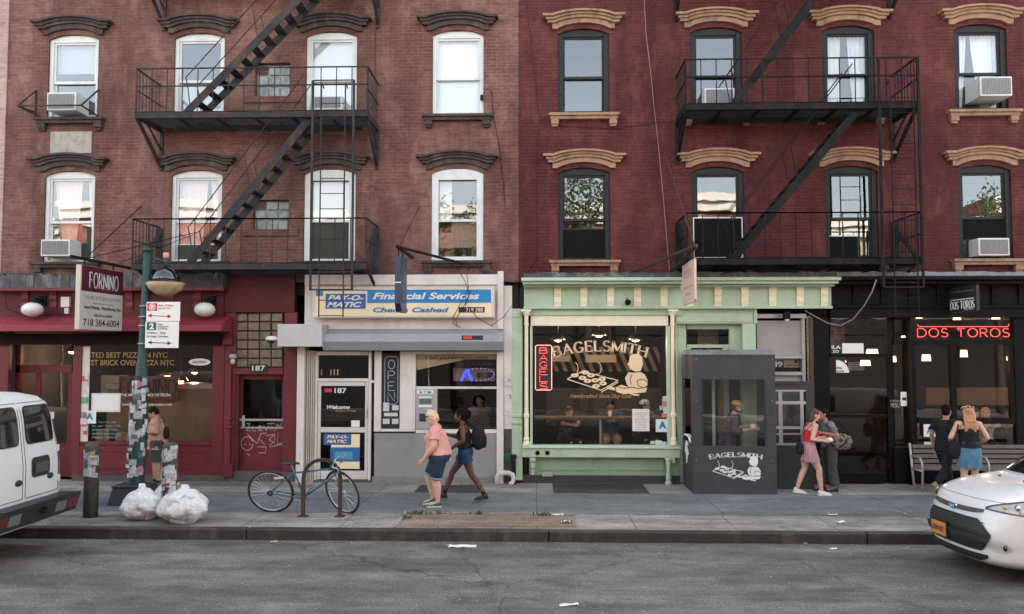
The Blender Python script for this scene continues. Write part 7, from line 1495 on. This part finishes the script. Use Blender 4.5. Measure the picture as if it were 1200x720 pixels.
    if st in ('short', 'cap', 'curly', 'long', 'bob', 'bun'):
        mb.ell(T((-.022,0,.045)), (.098,.086,.088), 22, 12, Rm); mb.ell(T((-.045,0,.0)), (.072,.080,.085), 18, 12, Rm)
    if st == 'curly': mb.ell(T((-.02,0,.07)), (.10,.09,.08), 18, 12, Rm); mb.ell(T((-.075,0,.0)), (.055,.08,.07), 16, 10, Rm); mb.ell(T((.045,0,.09)), (.045,.06,.035), 14, 9, Rm); dsp = .035
    if st == 'bob': mb.ell(T((-.06,0,-.03)), (.075,.088,.10), 18, 12, Rm); mb.ell(T((-.07,0,-.09)), (.06,.08,.06), 16, 10, Rm); dsp = .03
    if st == 'bun': mb.ell(T((-.12,0,.02)), (.085,.085,.09), 18, 12, Rm); mb.ell(T((-.07,0,-.04)), (.06,.08,.07), 16, 10, Rm); mb.ell(T((-.04,0,.08)), (.09,.08,.06), 18, 12, Rm); dsp = .04
    if st == 'long':
        for i in range(13): yy = (-.078+.013*i); wv = .010*math.sin(i*2.3); mb.tube([T((-.03, yy*.9, .05)), T((-.09+.03*abs(yy)/.08, yy*.95, -.03)), T((-.10+wv, yy*.98+wv, -.14)), T((-.105-wv, yy*1.10-wv, -.25)), T((-.10+wv, yy*1.05+wv, -.33)), T((-.095, yy*.95+.012*math.sin(i*2), -.39-.035*math.cos(i*1.7)))], [.028,.027,.025,.021,.016,.004], 8)
        dsp = .02
    if mb.v: baked(mb, [('REMESH', dict(mode='VOXEL', voxel_size=.008)), ('SMOOTH', dict(factor=.5, iterations=2)), ('DISPLACE', dict(texture=_ht, strength=dsp, mid_level=.4, texture_coords='LOCAL'))], 'hair', hm, root)
    if st == 'cap' or hair.get('cap'):
        cm = hair['cap']; mb = MB(); mb.ell(T((-.012,0,.058)), (.108,.092,.080), 24, 12, Rm); cap_ = mb
        me = cap_.mesh(); hat = MB(); hat.v = cap_.v; hat.f = [f for f in cap_.f if all((Rm.inverted() @ (Vector(cap_.v[i])-hc)).z > .035 for i in f)]
        ho = hat.build('cap', cm, root, smooth=True); mb = MB(); back = hair.get('back', 1); rr_ = []
        for x, w_, z in ((.05,.082,.050),(.10,.078,.046),(.14,.06,.036),(.165,.03,.028)): rr_.append([T((back*x, yy, zz_)) for yy, zz_ in ((-w_, z),(w_, z),(w_, z+.008),(-w_, z+.008))])
        if hair.get('brim', True): mb.loft(rr_); mb.build('brim', cm, ho)
    if extras: extras(root, T, q, arms, legs)
    return root
def loc(px, py, Y=None):
    p = G(px, py); return (p.x, p.y, .153 if 13.86 > p.y or p.y > 15.86 else .156)
M_sole = mat('pale_sole', (.6,.6,.55), .7); M_blks = mat('black_shoe', (.018,.018,.02), .6); denim = cloth('dark_denim', (.028,.045,.075)); denim2 = cloth('mid_denim', (.085,.19,.29)); blackc = cloth('black_cloth', (.014,.014,.016))
def bagbox(root, name, m, c, r_, strap=None, dis=.02, par=None):
    mb = MB(); mb.ell(c, r_, 20, 14); v2 = []
    for v_ in mb.v:
        d = Vector(v_)-Vector(c); u = Vector((d.x/r_[0], d.y/r_[1], d.z/r_[2])); k = 1/max(abs(u.x)**3+abs(u.y)**3+abs(u.z)**3, 1e-6)**(1/3) if u.length > .01 else 1; k = min(k, 1.3); v2.append(tuple(Vector(c)+d*(.6+.4*k)*(1+dis*2*noise.noise(Vector(v_)*9))))
    mb.v = v2; o = mb.build(name, m, root, smooth=True); return o
# a thing carried by somebody is a thing of its own, placed in the carrier's frame
def carried(name, lab, cat, root):
    o = empty(name, root.location, root.rotation_euler.z, local=True); o.scale = root.scale; tag(o, lab, cat); return o
# 1 man in the tan tee by the pole
r = person('man in loose tan tee and dark shorts looking at his phone behind the pole', loc(184, 570), R(195), 1.62,
    dict(chest=(.02,1.25), neck=(.03,1.41), head=(.10,1.53), armL=((.06,.25,1.12), (.25,.10,1.20)), armR=((.06,-.25,1.12), (.26,-.06,1.21)), legL=((.0,.10,.5), (-.04,.11,.09)), legR=((.06,-.10,.5), (.06,-.10,.09)), grip=(1,1)), SKM,
    dict(mat=cloth('tan_tee', (.42,.25,.18), 'print', (.34,.19,.13), 5), hem=.78, sleeve=1.0, ease=.035, belly=.02), dict(type='shorts', mat=cloth('charcoal_shorts', (.055,.05,.045)), len=.92, ease=.03), dict(style='short', mat=mat('dark_hair', (.013,.009,.008), .8, spec=.15)), (mat('two_tone_shoe', (.05,.05,.055), .6, 0, .9, 14), M_sole, blackc), 1.34, pitch=38)
o = carried('smartphone', 'dark phone held by the man behind the green pole', 'phone', r); MB().box(.33,.345,-.02,.06,1.17,1.31).build('case', M_ink, o, bevel=.005); MB().box(.327,.3295,-.015,.055,1.18,1.30).build('screen', M_cglass, o)
o = carried('shoulder_bag', 'small black bag on the back of the man in the tan tee', 'bag', r); bagbox(o, 'pouch', blackc, (-.18,.10,1.12), (.06,.09,.13)); MB().tube([(-.17,.1,1.22),(-.08,.0,1.44),(.10,-.10,1.40),(.19,-.16,1.2)], .014, 6).build('strap', blackc, o)
# 2 woman in pink
def sung(root, T, q, arms, legs):
    mb = MB(); mb.tube([T((.03,.088,.07)), T((.085,.06,.095)), T((.095,0,.10)), T((.085,-.06,.095)), T((.03,-.088,.07))], .008, 6)
    for s in (-1, 1): mb.ell(T((.092, s*.035, .105)), (.012,.028,.018), 10, 6)
    mb.build('sunglasses', M_cglass, root)
person('blonde woman in a salmon pink tee and navy cuffed shorts walking left', (W(513, 590, 14.45).x, 14.45, .156), R(182), 1.66,
    dict(hip=(-.02,.91), waist=(.0,1.08), chest=(.03,1.25), neck=(.04,1.42), head=(.11,1.55), armL=((.05,.29,1.10), (.24,.26,.86)), armR=((.06,-.29,1.12), (.20,-.24,.90)), legL=((.03,.10,.49), (-.01,.10,.10)), legR=((.17,-.10,.51), (.10,-.10,.14)), toeL=.0, toeR=.2), SKP,
    dict(mat=cloth('salmon_tee', (.70,.34,.30)), hem=.93, sleeve=.62, ease=.020, belly=.045), dict(type='shorts', mat=denim, len=.95, ease=.014, cuff=cloth('faded_denim', (.22,.28,.33))), dict(style='curly', mat=mat('blonde_hair', (.72,.52,.28), .6, 0, .2, 30, .4, 90)), (mat('teal_shoe', (.02,.09,.12), .6, 0, .6, 20), mat('yellow_sole', (.6,.62,.3), .6)), 1.5, female=True, extras=sung, pitch=22)
# 3 woman with backpack
r3 = person('woman in a black tank top and blue shorts striding left with a black backpack', (W(545, 588, 15.0).x, 15.0, .156), R(180), 1.66,
    dict(hip=(0,.90), waist=(.01,1.07), chest=(.02,1.24), neck=(.04,1.41), head=(.10,1.56), armL=((.02,.22,1.13), (.25,.18,.97)), armR=((.12,-.20,1.14), (.32,-.10,1.20)), legL=((-.12,.09,.50), (-.36,.09,.14)), legR=((.25,-.09,.50), (.40,-.09,.13)), toeL=.10, toeR=-.05, grip=(1,1)), SKD,
    dict(mat=blackc, hem=.98, top='tank', ease=.010), dict(type='shorts', mat=cloth('bright_dark_denim', (.018,.05,.11)), len=.42, ease=.018), dict(style='bun', mat=mat('black_hair', (.008,.006,.006), .8, spec=.1)), (M_blks, M_blks, blackc), 1.02, female=True, pitch=8)
o = carried('backpack', 'black backpack worn by the striding woman in blue shorts', 'backpack', r3); b_ = bagbox(o, 'main_compartment', blackc, (-.24,.0,1.17), (.13,.16,.24)); bagbox(o, 'front_pocket', blackc, (-.35,.0,1.10), (.05,.12,.13)); k = MB()
for s in (-1, 1): k.tube([(-.15,s*.11,1.36),(-.03,s*.12,1.44),(.09,s*.12,1.36),(.12,s*.13,1.22),(.02,s*.15,1.05),(-.13,s*.14,1.02)], .018, 8)
k.build('straps', blackc, o); k = MB(); k.tube([(-.38,.05,1.0),(-.44,.08,.97),(-.42,.1,.94)], .008, 5); k.build('dangling_strap', mat('tan_strap', (.4,.2,.12)), o)
o = carried('smartphone', 'dark phone in the far hand of the woman with the backpack', 'phone', r3); MB().box(.36,.50,-.13,-.055,1.195,1.21).build('case', M_ink, o, bevel=.004); MB().box(.37,.49,-.125,-.06,1.2105,1.213).build('screen', M_cglass, o)
o = carried('paper_sheet', 'folded white paper in the near hand of the woman with the backpack', 'paper', r3); k = MB(); k.add([(.28,.16,.93),(.38,.16,.90),(.36,.17,.78),(.25,.18,.76),(.27,.12,.93),(.37,.12,.89)], [(0,1,2,3),(0,1,5,4)]); k.build('sheet', M_white, o); MB().add([(.29,.158,.91),(.35,.158,.89),(.34,.165,.83),(.28,.168,.83)], [(0,1,2,3)]).build('fold', mat('pale_fold', (.5,.52,.55)), o)
# 4 woman in red top
def shopbag(root, T, q, arms, legs): pass
r4 = person('woman in a red strap top and striped skirt with white slip on shoes, facing right', (W(949, 580, 15.85).x, 15.85, .156), R(2), 1.62,
    dict(hip=(-.03,.91), waist=(.0,1.07), chest=(.04,1.24), neck=(.07,1.41), head=(.13,1.56), armL=((.06,.20,1.13), (.30,.12,1.10)), armR=((-.02,-.24,1.11), (.25,-.17,1.07)), legL=((-.06,.09,.50), (-.22,.09,.11)), legR=((.16,-.09,.50), (.20,-.09,.09)), toeL=.1, grip=(1,1)), SKL,
    dict(mat=cloth('red_top', (.50,.025,.03)), hem=1.06, top='tank', ease=.010), dict(type='skirt', mat=cloth('striped_skirt', (.55,.42,.43), 'stripe', (.28,.04,.07), 14), hem=.66, flare=.03), dict(style='bob', mat=mat('brown_hair', (.07,.035,.022), .6)), (mat('white_slip_on', (.68,.66,.63), .6), M_sole), 1.08, female=True, pitch=8)
o = carried('paper_wrapper', 'crumpled white food wrapper held by the woman in the red top', 'wrapper', r4); bagbox(o, 'paper', M_white, (.37,-.12,1.08), (.06,.06,.045), dis=.08); bagbox(o, 'bagel', mat('bread', (.5,.28,.12)), (.38,-.10,1.12), (.035,.04,.025))
o = carried('handbag', 'round black handbag behind the hip of the woman in the striped skirt', 'bag', r4); bagbox(o, 'pouch', blackc, (-.21,-.08,.92), (.07,.10,.13)); MB().tube([(-.20,-.08,1.03),(-.08,-.02,1.42),(.06,.10,1.38),(.15,.12,1.15)], .008, 6).build('strap', blackc, o)
# 5 person in grey tee and olive trousers
r5 = person('person in grey tee and wide olive trousers facing the woman in red', (W(972, 575, 16.3).x, 16.3, .153), R(188), 1.60,
    dict(hip=(-.01,.92), waist=(.0,1.08), chest=(.02,1.25), neck=(.05,1.42), head=(.11,1.57), armL=((-.06,.25,1.15), (.22,.16,1.20)), armR=((.02,-.25,1.15), (.24,-.12,1.22)), legL=((-.0,.10,.5), (-.06,.11,.09)), legR=((.05,-.10,.5), (.10,-.10,.09)), grip=(1,1)), SKM,
    dict(mat=cloth('grey_tee', (.17,.19,.185)), hem=.90, sleeve=.6, ease=.018), dict(type='trousers', mat=cloth('olive_trousers', (.060,.065,.055)), len=1.92, ease=.03, wide=2.2), dict(style='short', mat=MATS['dark_hair']), (M_blks, M_blks), 1.12, pitch=5)
o = carried('tote_bag', 'patterned camouflage tote bag on the shoulder of the person in olive trousers', 'bag', r5); bagbox(o, 'bag', cloth('camouflage', (.20,.17,.13), 'print', (.03,.035,.04), 14), (-.17,.22,1.02), (.23,.09,.17)); MB().tube([(-.34,.22,1.14),(-.16,.20,1.38),(-.05,.2,1.44),(.0,.2,1.3),(-.02,.24,1.14)], .012, 6).build('strap', blackc, o)
o = carried('smartphone', 'dark phone held up between the two people standing face to face', 'phone', r5); MB().box(.29,.305,.05,.12,1.20,1.33).build('case', M_ink, o, bevel=.004); MB().box(.306,.308,.055,.115,1.21,1.32).build('screen', M_cglass, o)
# 6 man in black walking right
person('man in black tee and trousers stepping right past the bench, tan heel raised', (W(1108, 578, 15.75).x, 15.75, .156), R(28), 1.70,
    dict(hip=(.0,.90), waist=(.01,1.07), chest=(.03,1.25), neck=(.05,1.42), head=(.10,1.57), armR=((-.0,-.26,1.12), (.12,-.24,.90)), legL=((.20,.09,.50), (.28,.09,.10)), legR=((-.10,-.09,.50), (-.36,-.09,.26)), toeR=.9), SKM,
    dict(mat=blackc, hem=.84, sleeve=.7, ease=.022), dict(type='trousers', mat=cloth('black_jeans', (.015,.016,.018)), len=1.92, ease=.010, wide=1.0), dict(style='short', mat=MATS['black_hair']), (mat('tan_suede', (.30,.20,.12), .85), mat('gum_sole', (.35,.24,.14), .7), blackc), 1.03, headyaw=10)
# 7 ginger woman from behind
r7 = person('woman seen from behind with long ginger hair, black strap top and blue denim skirt', (W(1137, 583, 15.25).x, 15.25, .156), R(84), 1.70,
    dict(armL=((-.02,.31,1.14), (.16,.24,1.02)), armR=((-.02,-.31,1.14), (.18,-.22,1.0)), head=(.0,1.585), legL=((.0,.09,.5), (.0,.10,.09)), legR=((.02,-.09,.5), (.03,-.10,.09))), SKL,
    dict(mat=blackc, hem=.96, top='tank', ease=.012), dict(type='skirt', mat=denim2, hem=.60, flare=.0), dict(style='long', mat=mat('ginger_hair', (.43,.21,.11), .5, 0, .35, 26, .3, 60)), (M_blks, M_sole), 1.12, female=True)
k = MB(); 
o = carried('tote_bag', 'plain black tote hanging at the left hip of the ginger haired woman', 'bag', r7); bagbox(o, 'bag', blackc, (-.03,.27,.92), (.09,.12,.17)); MB().tube([(-.08,.26,1.05),(-.08,.20,1.36),(.0,.17,1.43),(.07,.2,1.3),(.05,.26,1.05)], .012, 6).build('strap', blackc, o)
o = carried('sunglasses', 'white framed sunglasses pushed up on the ginger hair', 'sunglasses', r7); k = MB(); k.tube([(.06,.092,1.655),(-.02,.092,1.69),(-.09,.05,1.70),(-.10,0,1.70),(-.09,-.05,1.70),(-.02,-.092,1.69),(.06,-.092,1.655)], .008, 6); k.build('frame', M_white, o); k = MB()
for s in (-1, 1): k.ell((-.100, s*.03, 1.700), (.01,.028,.016), 10, 6)
k.build('lenses', M_cglass, o)
# 8 man in the booth
r8 = person('bearded man in an orange cap and dark plaid shirt eating inside the glazed booth', (W(857, 572, 16.35).x, 16.35, .17), R(-6), 1.72,
    dict(hip=(-.06,.92), waist=(-.04,1.08), chest=(.0,1.26), neck=(.05,1.43), head=(.13,1.57), armL=((.14,.24,1.14), (.34,.08,1.20)), armR=((.08,-.26,1.12), (.34,-.10,1.15)), grip=(1,1)), SKL,
    dict(mat=cloth('dark_plaid', (.035,.04,.06), 'plaid', (.14,.03,.03), 5), hem=.82, sleeve=1.35, ease=.022), dict(type='trousers', mat=MATS['black_jeans'], len=1.95, ease=.014), dict(style='short', mat=MATS['brown_hair'], cap=cloth('orange_cap', (.60,.30,.08)), brim=True), (M_blks, M_sole), 1.1, pitch=8,
    extras=lambda root, T, q, arms, legs: MB().ell(T((.045,0,-.095)), (.05,.058,.045), 14, 10).ell(T((.0,0,-.075)), (.06,.072,.04), 14, 10).build('beard', MATS['brown_hair'], root, smooth=True))
o = carried('paper_wrapper', 'white paper wrapper in the hands of the man in the orange cap', 'wrapper', r8); bagbox(o, 'paper', M_white, (.43,-.03,1.20), (.07,.05,.06), dis=.08); bagbox(o, 'bagel', MATS['bread'], (.50,-.02,1.16), (.05,.03,.05))
# seated people behind glass
def seated(lab, px, Y, hd, H, sk, shirt, hair, z=0, arms=None, pitch=0, lean=.12, bottom=None, headyaw=0, group=None):
    a = arms or (((.16,.25,1.22), (.40,.10,1.20)), ((.16,-.25,1.22), (.42,-.08,1.20)))
    return person(lab, (W(px, 450, Y).x, Y, .15+z), hd, H, dict(hip=(0,.83), waist=(.02,.98), chest=(lean*.5,1.15), neck=(lean,1.32), head=(lean+.06,1.46), armL=a[0], armR=a[1], legL=((.40,.12,.80), (.36,.12,.40)), legR=((.40,-.12,.80), (.36,-.14,.40)), grip=(1,1)), sk, shirt, bottom or dict(type='trousers', mat=MATS['black_jeans'], len=1.9, ease=.014), hair, (M_blks, M_sole), 1.1, pitch=pitch, headyaw=headyaw, group=group, vox=.008)
seated('man in a navy blue tee with folded arms at the bagel shop window counter', 715, F+.75, R(-92), 1.78, SKM, dict(mat=cloth('navy_tee', (.025,.07,.12)), hem=.80, sleeve=.7, ease=.018), dict(style='short', mat=MATS['dark_hair']), pitch=18, bottom=dict(type='shorts', mat=cloth('khaki_shorts', (.2,.15,.1)), len=.9, ease=.02))
seated('man in dark tee and patchwork cap leaning at the window counter', 751, F+.75, R(-70), 1.78, SKM, dict(mat=cloth('dark_red_tee', (.06,.03,.03)), hem=.80, sleeve=.6, ease=.018), dict(style='short', mat=MATS['dark_hair'], cap=cloth('patchwork_cap', (.62,.62,.62), 'print', (.08,.16,.34), 22), brim=False), pitch=0, headyaw=45, arms=(((.18,.25,1.20), (.22,.06,1.36)), ((.16,-.25,1.20), (.36,-.05,1.20))))
o = empty('paper_cup', W(715, 488, F+.25)); tag(o, 'white paper cup before the man in the navy tee on the window counter', 'cup'); c = W(715, 489, F+.28); MB().lathe([(.032,0),(.042,.11)], c, 14).build('cup', M_white, o, smooth=True); MB().lathe([(.045,.11),(.045,.125),(.02,.13)], c, 14).build('lid', M_cream, o)
seated('blurred clerk in a pale grey shirt behind the check cashing window', 566, F+1.2, R(-110), 1.75, SKM, dict(mat=cloth('pale_grey_shirt', (.30,.29,.28)), hem=.80, sleeve=1.2, ease=.02), dict(style='short', mat=MATS['dark_hair']), z=.1)
seated('customer in a dark green top seated at the left of the bagel shop window', 662, F+.8, R(-60), 1.62, SKL, dict(mat=cloth('dark_green_top', (.03,.045,.035)), hem=.80, sleeve=1.1, ease=.02), dict(style='bob', mat=MATS['brown_hair']), pitch=20)
seated('fair haired diner in a red top seated inside the taqueria, left of the two', 1134, F+.9, R(-80), 1.72, SKL, dict(mat=MATS['red_top'], hem=.80, sleeve=.7, ease=.02), dict(style='curly', mat=MATS['brown_hair']), z=-.12, group='diners in the taqueria')
seated('ginger diner in a white top seated inside the taqueria, right of the two', 1151, F+1.1, R(-100), 1.70, SKL, dict(mat=cloth('cream_top', (.5,.42,.36)), hem=.80, sleeve=.7, ease=.02), dict(style='bob', mat=MATS['ginger_hair']), z=-.1, group='diners in the taqueria')
# ================================================================ THE OTHER SIDE OF THE STREET (seen in the glass, and as bounced light)
M_opp = brick('opposite_brick', (.34,.10,.07), (.30,.09,.06), (.4,.25,.2), .25, (.5,.3,.25), .2); M_opp2 = brick('opposite_tan_brick', (.52,.40,.28), (.46,.35,.25), (.5,.42,.35), .25, (.55,.48,.4), .2)
M_odk = mat('opposite_shop_paint', (.018,.018,.02), .7, 0, .5, 1); M_owin = mat('opposite_window', (.03,.035,.04), .1); M_ocr = mat('opposite_trim', (.72,.70,.65), .6)
YO = -4.2
for i, (x0, x1, h, m) in enumerate(((-34,-23,9.4,M_opp2), (-22.9,-13,10.2,M_opp), (-12.9,-5,9.6,M_opp2), (-4.9,3.5,9.9,M_opp), (3.6,12,10.4,M_opp), (12.1,21,9.2,M_opp2), (21.1,33,10.2,M_opp))):
    o = empty('brick_building', ((x0+x1)/2, YO, .15)); tag(o, 'sunlit %s brick house across the street behind the camera, number %s from the left end' % ('red' if m is M_opp else 'tan', ['one','two','three','four','five','six','seven'][i]), 'building', 'houses across the street')
    MB().box(x0, x1, YO-9, YO, .1, h).build('body', m, o); k = MB(); k.box(x0, x1, YO, YO+.45, h-.35, h); k.box(x0, x1, YO, YO+.25, h-.8, h-.351); k.build('cornice', M_ocr, o); MB().box(x0+.05, x1-.05, YO, YO+.25, 3.6, 4.3).build('shop_sign_band', M_odk, o); MB().box(x0+.05, x1-.05, YO, YO+.15, .15, 3.599).build('added_dark_front', M_odk, o)  # dark ground floor front added to dim the houses' reflection in the shop glass
    n = int((x1-x0)/2.6)
    for j in range(n):
        cx = x0+(x1-x0)*(j+.5)/n
        for z in (4.9, 7.4):
            w_ = MB().box(cx-.5, cx+.5, YO, YO+.03, z, z+1.7).build('window', M_owin, o); k = MB(); k.box(cx-.62, cx+.62, YO, YO+.12, z-.1, z-.001); k.box(cx-.62, cx+.62, YO, YO+.12, z+1.701, z+1.85); k.build('window_trim', M_ocr, w_)

M_leaf = mat('street_tree_leaves', (.085,.12,.035), .6, 0, .45, 1.3); M_bark = mat('bark', (.10,.08,.065), .9, 0, .2, 6, .4)
def tree(x, y, h, cr, seed, lab):
    rr = random.Random(seed); o = empty('street_tree', (x, y, .15)); tag(o, lab, 'tree', 'street trees on the far side')
    k = MB(); k.tube([(x,y,.1),(x+.05,y,1.5),(x-.05,y+.05,3),(x,y,h*.55),(x+.1,y,h*.8)], [.2,.16,.14,.1,.03], 10)
    tips = []
    for i in range(12):
        t = rr.uniform(0,6.28); zz_ = rr.uniform(h*.35,h*.7); e = Vector((x+math.cos(t)*cr*.8, y+math.sin(t)*cr*.8, zz_+rr.uniform(.6,1.8))); k.tube([(x,y,zz_-.4), (x+math.cos(t)*cr*.35, y+math.sin(t)*cr*.35, zz_+.2), e], [.06,.04,.015], 6); tips.append(e)
    k.build('trunk', M_bark, o, smooth=True); lf = MB()
    for i in range(70):
        b = rr.choice(tips) if rr.random() < .6 else Vector((x, y, h*.72)); c = b+Vector([rr.gauss(0, cr*.33) for _ in range(3)])
        for _ in range(34):
            p = c+Vector([rr.gauss(0,.22) for _ in range(3)]); a = Vector([rr.gauss(0,1) for _ in range(3)]).normalized()*.075; b2 = a.orthogonal().normalized()*.05; lf.add([p-a, p+b2, p+a, p-b2], [(0,1,2,3)])
    lf.build('crown', M_leaf, o)
tree(2.3, -1.8, 14.0, 2.1, 1, 'leafy street tree directly opposite the oxblood building, behind the camera')
tree(19.8, -1.6, 12.2, 2.2, 2, 'leafy street tree far to the right on the opposite pavement, behind the camera')
tree(-3.4, -2.0, 11.2, 1.8, 3, 'leafy street tree opposite the check cashing shop, behind the camera')
